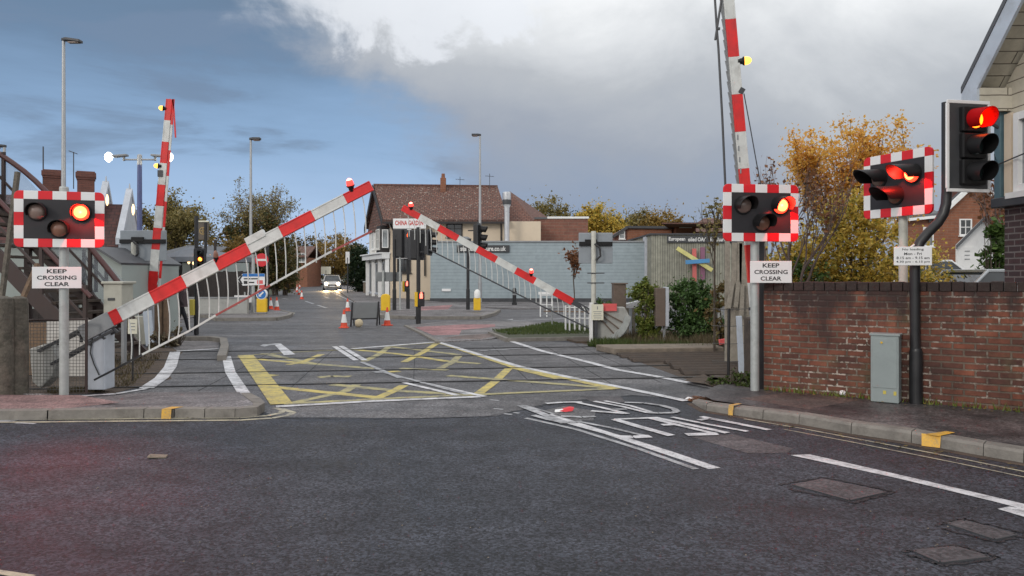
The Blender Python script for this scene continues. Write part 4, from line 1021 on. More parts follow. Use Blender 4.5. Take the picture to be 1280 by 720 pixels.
def boom_lamp(t, c, on, up, mat_on='e_boom', r=.05):
    up = Vector(up).normalized(); c = Vector(c)
    mb = MB(); mb.lathe([(r * .7, 0), (r * .75, .05), (r * 1.1, .07), (r * 1.1, .085)], c, up, 14); b = mb.build('boom_lamp', M['hoodblack'], t, smooth=True)
    mb = MB(); mb.lathe([(r, .085), (r * .98, .12), (r * .75, .155), (r * .3, .175), (.002, .178)], c, up, 16, 0, [1, 1, 0, 0, 0]); mb.build('lens', [M[mat_on] if on else M['l_amber'], (M['e_boom_rim'] if mat_on == 'e_boom' else M[mat_on]) if on else M['l_amber']], b, smooth=True)

# near left barrier, half lowered
BY = 10.2; PX = F / BY
bl = thing('crossing_barrier', 'lowering barrier at the left with its red lamp at the tip, nearest one', 'barrier', (XW(119, BY), BY, .05), 0, 'red and white crossing barriers')
def q(px, py, Y=BY, t=bl): return W(px, py, Y) - Vector(t.location)
p0 = q(139, 399); p1 = q(464.5, 232)
dv, nv, cuts = barrier_arm(bl, p0, p1 - p0, (p1 - p0).length, .14, .485, .17, .12, None, start_white=False)
mb = MB(); a, b = q(103, 418), q(140, 398.5); mb.bar(a, b, .09, .22, up=nv); mb.build('boom_root', M['grey'], bl, bevel=.008)
# double stay near mid boom (a second channel lying on the first)
mb = MB(); a, b = q(310, 306.5), q(333, 294.5); mb.bar(a + nv * .045, b + nv * .045, .075, .10, up=nv); mb.build('splice_channel', M['boom_white'], bl, bevel=.005)
mb = MB()
for off, x1_, mth in ((.10, 52, .035), (-.10, 60, .035)):
    mb.bar(q(138, 404) + nv * off, q(x1_, 447) + nv * off, .05, mth, up=nv)
    mb.bar(q(138, 404) + nv * off + Vector((0, .16, 0)), q(x1_, 447) + nv * off + Vector((0, .16, 0)), .05, mth, up=nv)
for i in range(5):
    a = q(132 - i * 8, 407 + i * 4.2); mb.bar(a + nv * .1, a - nv * .1 + Vector((.12 * (-1) ** i, 0, 0)), .03, .03)
mb.build('counterbalance_frame', M['dark'], bl)
mb = MB(); mb.prism([q(36, 436), q(62, 428), q(72, 452), q(64, 472), q(50, 486), q(40, 478)], (0, .24, 0)); mb.build('counterweight', M['machine'], bl, bevel=.02)
mb = MB(); mb.box((0.0, .12, .40), (.27, .26, .80)); mb.build('pedestal', M['lilac'], bl, bevel=.012)
mb = MB(); mb.tube([(-.02, -.02, .76), (-.05, -.03, .5), (-.0, -.03, .35), (.07, -.03, .2)], .008, 6); mb.build('pedestal_cable', M['cable'], bl, smooth=True)
# skirt: hangers and lower rail
mb = MB(); a, b = q(236, 414), q(464, 291); c_, d_ = q(118, 475), q(236, 414)
segs = [(118, 475, 140, 463.5, 2), (140, 463.5, 178, 443, 2), (178, 443, 236, 414, 0), (236, 414, 270, 394, 0), (270, 394, 310, 372, 1), (310, 372, 338, 356.5, 1), (338, 356.5, 392, 326.5, 0), (392, 326.5, 415, 314, 0), (415, 314, 465, 289, 1)]
for x0, y0_, x1, y1, mi in segs: mb.bar(q(x0, y0_), q(x1, y1), .024, .026, mi)
sk = mb.build('skirt_rail', [M['boom_white'], M['skirt_red'], M['black']], bl)
mb = MB(); nh = 25
for i in range(nh):
    x = 160 + i * 12.2
    ya = 399 - (x - 139) * .513; yb_ = 475 - (x - 118) * .536
    sw = random.uniform(-1.2, 1.2); bow = random.uniform(.5, 3.2)
    A, B = q(x, ya + 6), q(x + 3 + sw, yb_)
    mid = [A.lerp(B, k / 5) + Vector((.018 * bow * (k / 5) * (1 - k / 5) * 2, random.uniform(-.006, .006), 0)) for k in range(6)]
    mb.tube(mid, .0078, 6)
mb.build('skirt', M['boom_white'], bl, smooth=True)
boom_lamp(bl, q(440, 239), True, (-.2, -.35, 1), r=.05)
boom_lamp(bl, q(271, 329), False, (0, -.3, 1), r=.032)

# far left barrier, raised
BY2 = 18.8
b2 = thing('crossing_barrier', 'raised barrier on the left beside the station lamp, upright', 'barrier', (XW(182, BY2), BY2, 0), 0, 'red and white crossing barriers')
def q2(px, py): return q(px, py, BY2, b2)
p0, p1 = q2(187.5, 394), q2(212, 124)
cutsY = [394, 366, 339, 312, 285, 257.5, 231, 204, 177.5, 150.5, 124]
mb = MB(); dv2 = (p1 - p0).normalized(); nv2 = Vector((dv2.z, 0, -dv2.x))
for i in range(len(cutsY) - 1):
    fx = lambda y: 187.5 + (394 - y) / 270 * 24.5
    A, B = q2(fx(cutsY[i]), cutsY[i]), q2(fx(cutsY[i + 1]), cutsY[i + 1]); mi = 1 if i % 2 == 1 else 0; hh = .20 - .008 * i
    mb.bar(A, B, .05, hh, mi, up=nv2)
    for s_ in (-1, 1): mb.bar(A + nv2 * hh * .5 * s_, B + nv2 * hh * .5 * s_, .062, .025, mi, up=nv2)
mb.build('boom', [M['boom_white'], M['boom_red']], b2, bevel=.004)
mb = MB()
for i in range(8):
    ya = 380 - i * 32; yb_ = ya - 32; fx = lambda y: 196.5 + (394 - y) / 270 * 20.5
    mb.bar(q2(fx(ya), ya), q2(fx(yb_), yb_), .03, .05, 1 if i % 2 else 0)
mb.bar(q2(216.5, 124), q2(219.5, 172), .03, .03, 1); mb.bar(q2(212, 124), q2(216.5, 126), .03, .03, 1)
mb.build('skirt_rail', [M['boom_white'], M['boom_red']], b2)
mb = MB()
for i in range(20):
    ya = 376 - i * 12; fx = 187.5 + (394 - ya) / 270 * 24.5; mb.tube([q2(fx + 3, ya), q2(fx + 7, ya - 11), q2(fx + 8, ya - 14)], .011, 5)
mb.build('skirt', M['boom_white'], b2, smooth=True)
boom_lamp(b2, q2(208, 136), True, (-1, -.35, 0.1), 'e_amber', r=.06); boom_lamp(b2, q2(202, 208), True, (-1, -.35, .1), 'e_amber', r=.06)
mb = MB(); mb.box(q2(201, 217), (.12, .1, .16)); mb.tube([q2(200, 219), q2(197.5, 229), q2(196.5, 240)], .012, 6); mb.build('boom_pulley', M['dark'], b2)
mb = MB(); mb.bb(-.22, .24, -.12, .3, 0, 1.0); mb.build('pedestal', M['lilac'], b2, bevel=.015)
mb = MB(); mb.prism([q2(146, 408) + Vector((0, -.05, 0)), q2(176, 404) + Vector((0, -.05, 0)), q2(176, 446) + Vector((0, -.05, 0)), q2(160, 447) + Vector((0, -.05, 0)), q2(146, 432) + Vector((0, -.05, 0))], (0, .25, 0)); mb.build('counterweight_guard', M['machine'], b2, bevel=.012)
mb = MB(); mb.box(q2(149, 404) + Vector((0, -.08, 0)), (.42, .01, .16)); mb.build('red_notice', M['noticered'], b2)

# near right barrier, raised
BY3 = 10.35
b3 = thing('crossing_barrier', 'raised barrier standing behind the right hand crossing light', 'barrier', (XW(948, BY3), BY3, 0), 0, 'red and white crossing barriers')
def q3(px, py): return q(px, py, BY3, b3)
fx3 = lambda y: 910.5 + y * .0882
cutsY = [400, 353, 306, 258.5, 211, 165, 118.3, 71.5, 24.5, -22, -68, -114, -160]
mb = MB(); dv3 = (q3(fx3(0), 0) - q3(fx3(400), 400)).normalized(); nv3 = Vector((dv3.z, 0, -dv3.x))
for i in range(len(cutsY) - 1):
    A, B = q3(fx3(cutsY[i]), cutsY[i]), q3(fx3(cutsY[i + 1]), cutsY[i + 1]); mi = 1 if i % 2 == 1 else 0
    mb.bar(A, B, .05, .13, mi, up=nv3)
    for s_ in (-1, 1): mb.bar(A + nv3 * .062 * s_, B + nv3 * .062 * s_, .065, .022, mi, up=nv3)
mb.build('boom', [M['boom_white'], M['boom_red']], b3, bevel=.004)
mb = MB(); mb.tube([q3(913, 300), q3(907, 240), q3(903, 150), q3(898, 60), q3(896, 36), q3(888, -90)], .016, 6); mb.tube([q3(894, 50), q3(903, -8), q3(910, -60)], .016, 6); mb.box(q3(897.5, 36), (.05, .04, .03)); mb.build('skirt_rail', M['dark'], b3)
mb = MB()
for i in range(30):
    ya = 290 - i * 13; mb.tube([q3(fx3(ya) - 4.5, ya), q3(fx3(ya) - 11 , ya - 36), q3(fx3(ya) - 15.5, ya - 58)], .0085, 5)
mb.build('skirt', M['grey'], b3, smooth=True)
mb = MB()
for y in (172, 186, 200, 214): mb.box(q3(fx3(y) - 4.5, y), (.02, .07, .07))
mb.build('hanger_clip', M['grey'], b3)
boom_lamp(b3, q3(922.5, 77), True, (1, -.25, 0.05), 'e_amber', r=.055)
mb = MB(); mb.box(q3(926.5, 114), (.07, .07, .08), 0, Euler((0, R(30), 0)).to_matrix()); mb.tube([q3(930, 117), q3(938, 160), q3(946, 205), q3(955, 250)], .008, 5); mb.build('boom_pulley', M['dark'], b3)
mb = MB(); mb.bb(-.08, .06, .1, .4, 0, 1.0); mb.build('pedestal', M['timber'], b3, bevel=.02)

# far right barrier, lowering
BY4 = 17.5
b4 = thing('crossing_barrier', 'lowering barrier sloping down to its pale machine on the right, two lit lamps', 'barrier', (XW(762, BY4), BY4, 0), 0, 'red and white crossing barriers')
def q4(px, py): return q(px, py, BY4, b4)
p0, p1 = q4(716, 377.5), q4(503, 259.5)
barrier_arm(b4, p0, p1 - p0, (p1 - p0).length, .49, .507, .15, .13, None, start_white=False)
mb = MB(); mb.bar(q4(716, 375), q4(757, 397), .05, .03); mb.bar(q4(714, 379), q4(757, 404), .05, .03)
for i in range(6): mb.bar(q4(718 + i * 6, 376.5 + i * 3.3), q4(722 + i * 6, 383 + i * 3.5), .03, .03)
mb.bar(q4(716, 377), q4(726, 383), .06, .1); mb.build('counterbalance_frame', M['dark'], b4)
mb = MB(); mb.tube([q4(536, 312), q4(600, 344), q4(680, 384), q4(737, 411)], .017, 7); mb.build('skirt_rail', M['dark'], b4)
mb = MB()
for i in range(30):
    x = 510 + i * 6.9; ya = 262 + (x - 503) * .554; xb = x + 1.5; yb_ = 313.5 + (xb - 539) * .493 
    if x < 536: yb_ = ya + 30
    mb.tube([q4(x, ya + 3), q4(x + 1.4, (ya + yb_) / 2), q4(xb, yb_)], .0085, 5)
mb.build('skirt', M['boom_white'], b4, smooth=True)
boom_lamp(b4, q4(514, 262), True, (0, -.4, 1), r=.055); boom_lamp(b4, q4(664, 345), True, (0, -.4, 1), r=.05)
mb = MB(); mb.prism([q4(745, 384), q4(781, 384), q4(788, 397), q4(788, 404), q4(783, 416), q4(772, 425), q4(760, 430), q4(741, 432), q4(741, 395)], (0, .3, 0)); mb.build('machine_panel', M['machine'], b4, bevel=.01)
mb = MB()
for (x0, y0_, x1, y1) in ((752, 389, 786, 407), (752, 394, 776, 413), (750, 398, 768, 418)): mb.bar(q4(x0, y0_) + Vector((0, -.02, 0)), q4(x1, y1) + Vector((0, -.02, 0)), .03, .03)
mb.build('counterweight_arm', M['rust'], b4)
mb = MB(); arc = []
for i in range(9):
    a = R(-8 - i * 7.5); arc.append((math.cos(a), math.sin(a)))
cx, cy = 748, 390
outer = [q4(cx + 41 * c, cy - 41 * s * 1.0) + Vector((0, -.05, 0)) for c, s in arc]; inner = [q4(cx + 33 * c, cy - 33 * s) + Vector((0, -.05, 0)) for c, s in reversed(arc)]
for i in range(8):
    mb.prism([outer[i], outer[i + 1], inner[7 - i], inner[8 - i]], (0, .045, 0))
mb.build('counterweight', M['pole'], b4)
mb = MB(); mb.bb(-.47, -.40, -.12, .0, 0, .95, 0); mb.bb(-.36, -.29, -.13, -.01, 0, .95, 1); mb.build('pedestal', [M['white'], M['dark']], b4)
mb = MB(); mb.box(q4(745.8, 389.8) + Vector((0, -.16, 0)), (.27, .012, .36)); nt_ = mb.build('cream_notice', M['notice'], b4)
mb = MB()
for i in range(4): mb.box(q4(745.8, 388 + i * 2.6) + Vector((0, -.169, -.02)), (.19 - .03 * (i % 2), .004, .012))
mb.box(q4(745.8, 384.5) + Vector((0, -.169, 0)), (.02, .004, .07)); mb.build('notice_print', M['grey'], nt_)
mb = MB(); mb.box(q4(761.5, 384) + Vector((0, -.07, 0)), (.33, .012, .17)); mb.build('red_notice', M['noticered'], b4)

# ------------------------------------------------------------------ signals beyond the crossing
def far_signal(label, px, base, top, heads, extras=(), grp='traffic lights beyond the crossing', pr=.065, z0=.05):
    g = G(px, base, z0); Y = g.y
    t = thing('traffic_light', label, 'traffic light', g, 0, grp)
    hgt = H - (top - Y0) * Y / F - z0
    mb = MB(); mb.tube([(0, 0, -.1), (0, 0, hgt)], pr, 12); mb.lathe([(pr * 1.25, 0), (pr * 1.25, .9), (pr, .95)], (0, 0, 0), n=12); mb.build('post', M['black'], t, smooth=True)
    for (hx, hy, s, rz, lit, lm_, white) in heads:
        c = W(hx, hy, Y) - g
        off = Matrix.Rotation(rz, 3, 'Z') @ Vector((0, -.16, 0))
        sig_head(t, c + off, s, lit, .26, white, rz, litmat=lm_)
        mb = MB(); mb.bar((0, 0, c.z + .3), (c.x + off.x * .3, c.y, c.z + .3), .05, .05); mb.build('bracket', M['black'], t); mb = MB(); mb.bar((0, 0, c.z - .3), (c.x + off.x * .3, c.y, c.z - .3), .05, .05); mb.build('bracket', M['black'], t)
    for (hx, hy, rz) in extras:
        c = W(hx, hy, Y) - g; rm = Matrix.Rotation(rz, 3, 'Z')
        mb = MB(); mb.box((0, 0, 0), (.26, .16, .46), 0, rm); mb.v = [tuple(Vector(p) + c) for p in mb.v]; b = mb.build('push_button_box', M['black'], t, bevel=.02)
        mb = MB(); mb.box((0, -.085, .1), (.10, .012, .15)); mb.box((0, -.085, .2), (.05, .012, .05)); mb.v = [tuple(rm @ Vector(p) + c) for p in mb.v]; mb.build('red_man', M['e_man'], b)
        mb = MB(); mb.box((-.14, 0, 0), (.02, .17, .46)); mb.v = [tuple(rm @ Vector(p) + c) for p in mb.v]; mb.build('side_plate', M['yellow'], b)
    return t
far_signal('black traffic light post furthest left in the cluster before the Chinese restaurant', 493, 389, 299, [(497.5, 304, 1.15, R(160), None, 'e_tl', False)])
far_signal('traffic light with white edged board and red glow, before the restaurant sign', 510, 387.5, 287, [(503, 305, 1.2, R(25), 0, 'e_tl', True), (515, 307, 1.15, R(-150), None, 'e_tl', False)], [(508, 358, R(30))])
far_signal('slim leaning traffic light post with a red man box, nearest of the cluster', 523, 404.5, 284, [(519, 306, .9, R(180), None, 'e_tl', False), (531, 303, .78, R(78), None, 'e_tl', False)], [(525, 374, R(35))], z0=.03)
far_signal('lone traffic light post with side facing hoods before the grey wall', 585, 388.5, 303, [(594, 297, 1.15, R(80), None, 'e_tl', False)])
t4 = [o for o in col.objects if o.get('label', '').startswith('lone traffic')][0]
mb = MB(); c = W(583.5, 299, t4.location.y) - Vector(t4.location); mb.box(c, (.26, .3, .16), 0, Euler((R(20), 0, R(40))).to_matrix()); mb.build('detector', M['signback'], t4, bevel=.02)
far_signal('amber lit traffic light post on the left behind the half lowered barrier', 245.5, 418, 270, [(251.5, 324, .52, R(12), 1, 'e_amber', False)], z0=.02, pr=.05)
t5 = [o for o in col.objects if o.get('label', '').startswith('amber lit')][0]
mb = MB(); mb.box(W(242, 384, t5.location.y) - Vector(t5.location) + Vector((0, -.06, 0)), (.12, .14, .42)); mb.build('push_button_box', M['yellowbox'], t5, bevel=.015)
# grey poles and sign backs of the cluster
def pole_thing(name, label, cat, px, base, top, r, m, z0=.05, group=None):
    g = G(px, base, z0); t = thing(name, label, cat, g, 0, group); hgt = H - (top - Y0) * g.y / F - z0
    mb = MB(); mb.tube([(0, 0, -.1), (0, 0, hgt)], r, 10); mb.build('pole', M[m], t, smooth=True); return t, g, hgt
t, g, h = pole_thing('sign_post', 'pale post with a blank grey sign back left of the signal cluster', 'sign post', 479, 389, 338, .05, 'pole')
mb = MB(); c = W(486, 346, g.y) - g; mb.box(c + Vector((0, .08, 0)), (1.1, .02, .36 * 1.1)); mb.build('sign_back', M['signback'], t, bevel=.02)
t, g, h = pole_thing('bare_post', 'thin grey bare post among the black traffic light posts', 'post', 500, 389, 322, .04, 'pole')
mb = MB(); mb.lathe([(.05, 0), (.05, .05), (.02, .07)], (0, 0, h), n=10); mb.build('cap', M['grey'], t)
# bollards
def bollard(label, px, base, disc, ht, wd, group='yellow keep left bollards'):
    g = G(px, base, .1); t = thing('traffic_bollard', label, 'bollard', g, 0, group)
    mb = MB(); mb.prism([(-wd / 2, -.09, 0), (wd / 2, -.09, 0), (wd / 2, .09, 0), (-wd / 2, .09, 0)], (0, 0, .05)); mb.build('base', M['grey'], t, bevel=.02)
    mb = MB(); hb = ht * (.62 if disc else .82)
    prof = [(-wd * .48, .05), (wd * .48, .05), (wd * .48, hb)] + ([] if disc else [(wd * .36, ht * .93), (0, ht * .97), (-wd * .36, ht * .93)]) + [(-wd * .48, hb)]
    mb.prism([(x, -.08, z) for x, z in prof], (0, .16, 0)); mb.build('shell', M['yellow'], t, bevel=.03)
    if disc:
        cz = hb + wd * .42
        mb = MB(); mb.lathe([(wd * .52, 0), (wd * .52, .16)], (0, .08, cz), (0, -1, 0), 22); s_ = mb.build('lamp_housing', M['white'], t, bevel=.01)
        mb = MB(); mb.lathe([(wd * .43, 0), (wd * .43, .012)], (0, -.08, cz), (0, -1, 0), 22); d_ = mb.build('blue_disc', M['blue'], s_)
        mb = MB(); k = wd * .3; mb.bar((k * .7, -.097, cz + k * .7), (-k * .3, -.097, cz - k * .3), .06, .004, up=(0, 1, 0)); mb.prism([(-k * .8, -.099, cz - k * .8), (k * .1, -.099, cz - k * .75), (-k * .75, -.099, cz + k * .1)], (0, .004, 0)); mb.build('arrow', M['text_w'], d_)
    return t
bollard('yellow bollard with a blue arrow disc on the left traffic island', 327.5, 392, True, .93, .40)
bollard('plain yellow bollard at the kerb left of the signal cluster', 482, 390, False, .75, .38)
t = bollard('yellow bollard with a white lamp top at the foot of the tall lamp column', 596.5, 389.5, False, .62, .30)
mb = MB(); mb.lathe([(.12, .55), (.13, .68), (.12, .80), (.07, .88), (.0, .9)], (0, 0, 0), n=14); mb.build('lamp_top', M['conewhite'], t, smooth=True)
g = G(643, 381, .05); t = thing('black_bollard', 'short black bollard standing alone before the grey cladding', 'bollard', g)
mb = MB(); mb.lathe([(.13, 0), (.13, .12), (.10, .14), (.10, .62), (.125, .64), (.125, .68), (.10, .70), (.10, .78), (.07, .86), (0, .88)], n=16); mb.build('shaft', M['black'], t, smooth=True)
mb = MB(); mb.lathe([(.104, .5), (.104, .58)], n=16); mb.build('reflective_band', M['grey'], t)

# cones
def make_cone(label, g, h):
    t = thing('traffic_cone', label, 'traffic cone', g, 0, 'traffic cones along the road'); k = h / .75
    mb = MB(); mb.box((0, 0, .02 * k), (.36 * k, .36 * k, .04 * k)); mb.build('base', M['cone'], t, bevel=.012)
    mb = MB(); mb.lathe([(.15 * k, .04 * k), (.135 * k, .08 * k), (.118 * k, .2 * k), (.118 * k, .2 * k), (.062 * k, .54 * k), (.032 * k, .73 * k), (.02 * k, .75 * k)], n=18); b = mb.build('cone_body', M['cone'], t, smooth=True)
    mb = MB(); mb.lathe([(.121 * k, .22 * k), (.066 * k, .55 * k)], n=18); mb.build('reflective_sleeve', M['conewhite'], b, smooth=True)
    return t
proto = make_cone('traffic cone at the left of the grey sign board, the nearer of two', G(430, 410), .56)
for px, by, h, lab in ((434.5, 389, .56, 'traffic cone behind the left edge of the grey sign board'), (484, 407, .58, 'traffic cone at the right of the grey sign board'),
                       (346, 388, .60, 'traffic cone beside the black pole at the end of the left island'), (338.5, 386.5, .55, 'traffic cone half hidden by the black pole on the left island')):
    c = dup(proto, G(px, by), random.uniform(0, 1), lab); c.scale = (h / .56,) * 3
rowlab = ['first and largest', 'second', 'third', 'fourth', 'fifth', 'sixth', 'seventh', 'eighth', 'ninth', 'tenth']
for i, (px, by, h) in enumerate(((377.3, 374, .58), (373.8, 368.5, .58), (371.3, 365, .58), (371.3, 361.5, .52), (374.7, 360, .5), (377.5, 358.2, .52), (381.5, 356.3, .52), (387, 356.8, .55), (391.5, 357, .55), (395.3, 355.5, .5), (401.8, 354.5, .45))):
    lab = 'cone in the far row curving to the car, ' + (rowlab[i] + ' from the near end' if i < 10 else 'last one')
    c = dup(proto, G(px, by), random.uniform(0, 1), lab); c.scale = (h / .56,) * 3
# temporary sign seen from behind, with a sandbag
g = G(457, 408.5); t = thing('temporary_sign', 'grey back of a temporary road sign on black legs among cones', 'road sign', g)
def r_(px, py): return W(px, py, g.y) - g
mb = MB(); mb.prism([r_(440, 378.5), r_(473, 377.5), r_(471, 397.5), r_(440.5, 398.5)], (0, .02, 0)); mb.build('sign_back', M['signback'], t, bevel=.01)
for a, b in ((r_(440.5, 378), r_(438.5, 409)), (r_(473.5, 377), r_(471, 407))):
    mb = MB(); mb.bar(a, b, .045, .045); mb.bar(a, b + Vector((0, .5, 0)), .035, .035); mb.build('leg', M['black'], t)
mb = MB(); mb.bar(r_(440, 399), r_(472, 398), .04, .04); mb.build('cross_bar', M['black'], t)
p = G(448.5, 409); mb = MB()
mb.lathe([(.02, -.14), (.10, -.11), (.135, -.02), (.135, .05), (.09, .12), (.03, .15)], (0, 0, .13), (1, 0, .05), 12)
o = mb.build('sandbag', M['sand'], smooth=True); o.location = p; o.scale = (.85, .8, .95); tag(o, 'pale sandbag lying under the temporary road sign', 'sandbag')

# lamp columns
def lamp_column(label, px, top, Y, armdx, tilt, r0=.09, m='lampgrey', z0=0.0):
    t = thing('lamp_column', label, 'street lamp', (XW(px, Y), Y, z0), 0, 'grey lamp columns'); h = H - (top - Y0) * Y / F - z0
    mb = MB(); mb.tube([(0, 0, -.1), (0, 0, 1.2), (0, 0, 1.21), (0, 0, h)], [r0 * 1.3, r0 * 1.3, r0, r0 * .6], 14); mb.build('column', M[m], t, smooth=True)
    mb = MB(); s = 1 if armdx > 0 else -1; L = abs(armdx)
    mb.prism([(-s * .06, -.06, h - .04), (s * .12, -.12, h - .02), (s * L, -.13, h - .05 + tilt), (s * L, .13, h - .05 + tilt), (s * .12, .12, h - .02), (-s * .06, .06, h - .04)], (0, 0, .10)); hd = mb.build('lantern', M['dark'], t, bevel=.02)
    mb = MB(); mb.box((s * L * .6, 0, h - .065 + tilt * .6), (L * .6, .18, .03)); mb.build('lamp_glass', M['l_clear'], hd)
    return t
lamp_column('tallest lamp column, grey, at the left behind the crossing light', 79.5, 50, 27, .62, -.05)
lamp_column('grey lamp column before the half bare tree on the left island', 313.5, 174, 33, .42, .02, .075)
lamp_column('grey lamp column rising past the brown roof of the restaurant', 600, 169, 41, -.45, .02, .085)
lamp_column('short grey lamp column cut by the left picture edge behind the stairs', 5.5, 183, 30, -.7, .0, .08)
# station lamp with two lit lanterns
Y = 26.0; t = thing('station_lamp', 'twin armed station lamp on a blue pole with both lanterns lit', 'street lamp', (XW(174.5, Y), Y, 0))
def s_(px, py): return W(px, py, Y) - Vector(t.location)
mb = MB(); mb.tube([(0, 0, -.1), s_(174.5, 196)], [.10, .075], 14); mb.build('pole', M['bluepole'], t, smooth=True)
mb = MB(); mb.lathe([(.08, 0), (.08, .33), (.04, .36)], s_(174.5, 206), n=12); mb.tube([s_(154, 199.5), s_(195, 199.5)], .03, 8); mb.build('cross_arm', M['lampgrey'], t)
for sx in (-1, 1):
    e = s_(174.5 + sx * 19.5, 199); mb = MB(); mb.tube([e + Vector((0, 0, -.06)), e + Vector((0, 0, .1))], .045, 8)
    mb.prism([e + Vector((sx * -.12, -.1, .10)), e + Vector((sx * .36, -.14, .06)), e + Vector((sx * .36, .14, .06)), e + Vector((sx * -.12, .1, .10))], (0, 0, .07)); hd = mb.build('lantern', M['grey'], t, bevel=.015)
    mb = MB(); mb.lathe([(.02, -.17), (.10, -.10), (.13, 0), (.11, .08), (.04, .15)], e + Vector((sx * .50, -.05, .07)), n=14); mb.build('lit_globe', M['e_white'], hd, smooth=True)

# ------------------------------------------------------------------ signs on the left island
t, g, h = pole_thing('no_entry_sign', 'round red no entry sign on a black post on the left island', 'road sign', 334, 389, 300, .07, 'black', .1)
c = W(328, 325, g.y) - g; mb = MB(); mb.lathe([(.27, 0), (.27, .02)], c + Vector((0, -.07, 0)), (0, -1, 0), 28); d_ = mb.build('sign_disc', M['signred'], t)
mb = MB(); mb.box(c + Vector((0, -.094, 0)), (.42, .006, .085)); mb.build('white_bar', M['text_w'], d_)
mb = MB(); mb.box(c + Vector((.08, -.03, 0)), (.2, .06, .05)); mb.build('bracket', M['grey'], t)
mb = MB(); mb.box(W(325, 355, g.y) - g + Vector((.08, -.03, 0)), (.22, .02, .38)); mb.build('red_plate', M['noticered'], t)
t, g, h = pole_thing('direction_sign', 'white and blue direction sign with a black chevron pointing left', 'road sign', 316.5, 391, 318, .06, 'pole', .1)
def d3(px, py): return W(px, py, g.y) - g + Vector((0, -.09, 0))
mb = MB(); mb.prism([d3(297, 349.5), d3(304.5, 342), d3(331, 342), d3(332, 343), d3(332, 355.3), d3(331, 356), d3(304.5, 357)], (0, .02, 0)); pl = mb.build('sign_plate', M['white_board'], t)
mb = MB(); e = Vector((0, -.006, 0))
for P in ([(298.5, 349.5), (301.5, 349.5), (304.8, 344), (302.8, 343.6)], [(298.5, 349.5), (301.5, 349.5), (304.6, 355), (302.6, 355.4)]): mb.prism([d3(*p) + e for p in P], (0, .004, 0))
for i in range(2): mb.box(d3(310 + i * 9, 348.4) + e, (.26, .004, .045))
mb.box(d3(308, 353) + e, (.14, .004, .12)); mb.box(d3(315.5, 353) + e, (.2, .004, .05)); mb.build('chevron', M['text_b'], pl)
mb = MB(); mb.box(d3(318, 343.9) + e, (.86, .004, .11)); mb.build('blue_band', M['blue'], pl)
mb = MB(); mb.box(d3(326, 352.5) + e, (.22, .004, .14)); mb.build('red_patch', M['noticered'], pl)
t, g, h = pole_thing('notice_board', 'low white notice on a thin pole behind the barrier skirt', 'sign', 306, 392, 365, .03, 'pole', .05)
mb = MB(); mb.box(W(305.5, 373.5, g.y) - g + Vector((0, -.06, 0)), (.75, .02, .28)); mb.build('notice', M['white_board'], t)
mb = MB(); mb.box(W(298, 373, g.y) - g + Vector((0, -.075, 0)), (.12, .006, .1)); mb.build('red_mark', M['noticered'], t)
# pub sign
Y = 31.0; t = thing('pub_sign', 'brown hanging pub sign with a round gold emblem on dark posts', 'pub sign', (XW(257, Y), Y, 0))
def s_(px, py): return W(px, py, Y) - Vector(t.location)
mb = MB(); mb.tube([(0, 0, 0), s_(257, 278)], .06, 8); mb.build('post', M['black'], t)
mb = MB(); mb.bar((s_(269, 343).x, 0, 0), s_(269, 300), .08, .08); mb.build('post', M['fence_dark'], t)
mb = MB(); mb.prism([s_(247, 299.5), s_(260.5, 300), s_(260.5, 277.5), s_(246.5, 277)], (0, .06, 0)); bd = mb.build('sign_board', M['pubsign'], t, bevel=.01)
mb = MB(); mb.box(s_(253.7, 276.7), (.47, .1, .06)); mb.build('board_top', M['notice'], bd)
mb = MB(); c = s_(253.8, 288.5) + Vector((0, -.01, 0))
for k in range(18):
    a0, a1 = R(20 * k), R(20 * k + 20); mb.quad([c + Vector((math.cos(a0) * .155, 0, math.sin(a0) * .155)), c + Vector((math.cos(a1) * .155, 0, math.sin(a1) * .155)), c + Vector((math.cos(a1) * .12, 0, math.sin(a1) * .12)), c + Vector((math.cos(a0) * .12, 0, math.sin(a0) * .12))])
mb.box(c, (.04, .006, .2)); mb.box(c, (.2, .006, .03)); mb.build('emblem', M['goldcirc'], bd, fixn=False)

# ------------------------------------------------------------------ fences, boxes and bits beside the tracks
# guard rails
def guard(label, pxs, base, top, m='white'):
    g = G(pxs[0], base, .05); t = thing('guard_rail', label, 'railing', g, 0, 'white pedestrian railings')
    Y = g.y
    def s_(px, py): return W(px, py, Y) - g
    for px in pxs: 
        mb = MB(); mb.tube([s_(px, base + 1), s_(px, top)], .024, 8); mb.build('post', M[m], t)
    for k in (0.08, .5):
        mb = MB(); y = top + (base - top) * k; mb.tube([s_(pxs[0], y), s_(pxs[-1], y)], .014, 8); mb.build('rail', M[m], t)
    return t, s_
t, s_ = guard('white railing with a broad pale top board, further from the barrier machine', [675.5, 683.5, 690], 395, 367)
mb = MB(); mb.box(s_(684, 366.5), (.66, .06, .10)); mb.build('top_board', M['white'], t)
t, s_ = guard('white railing in five posts next to the sloping black barrier frame', [707, 712, 718.5, 724.5, 731, 737], 414, 382)
for i in range(2):
    y0_ = 386 + i * 5; A, B = G(668, 392), G(744, 405)
t = thing('low_rail', 'thin pinkish horizontal rails behind the white railings', 'railing', G(706, 398))
for i, py in enumerate((384.5, 389, 393)):
    mb = MB(); mb.tube([W(680, py, 24) - Vector(t.location), W(742, py + 1, 22) - Vector(t.location)], .02, 6); mb.build('rail', M['wood' if i % 2 else 'grey'], t)
for px in (690, 738):
    mb = MB(); mb.tube([W(px, 383, 23) - Vector(t.location), W(px, 411, 23) - Vector(t.location)], .025, 6); mb.build('post', M['grey'], t)
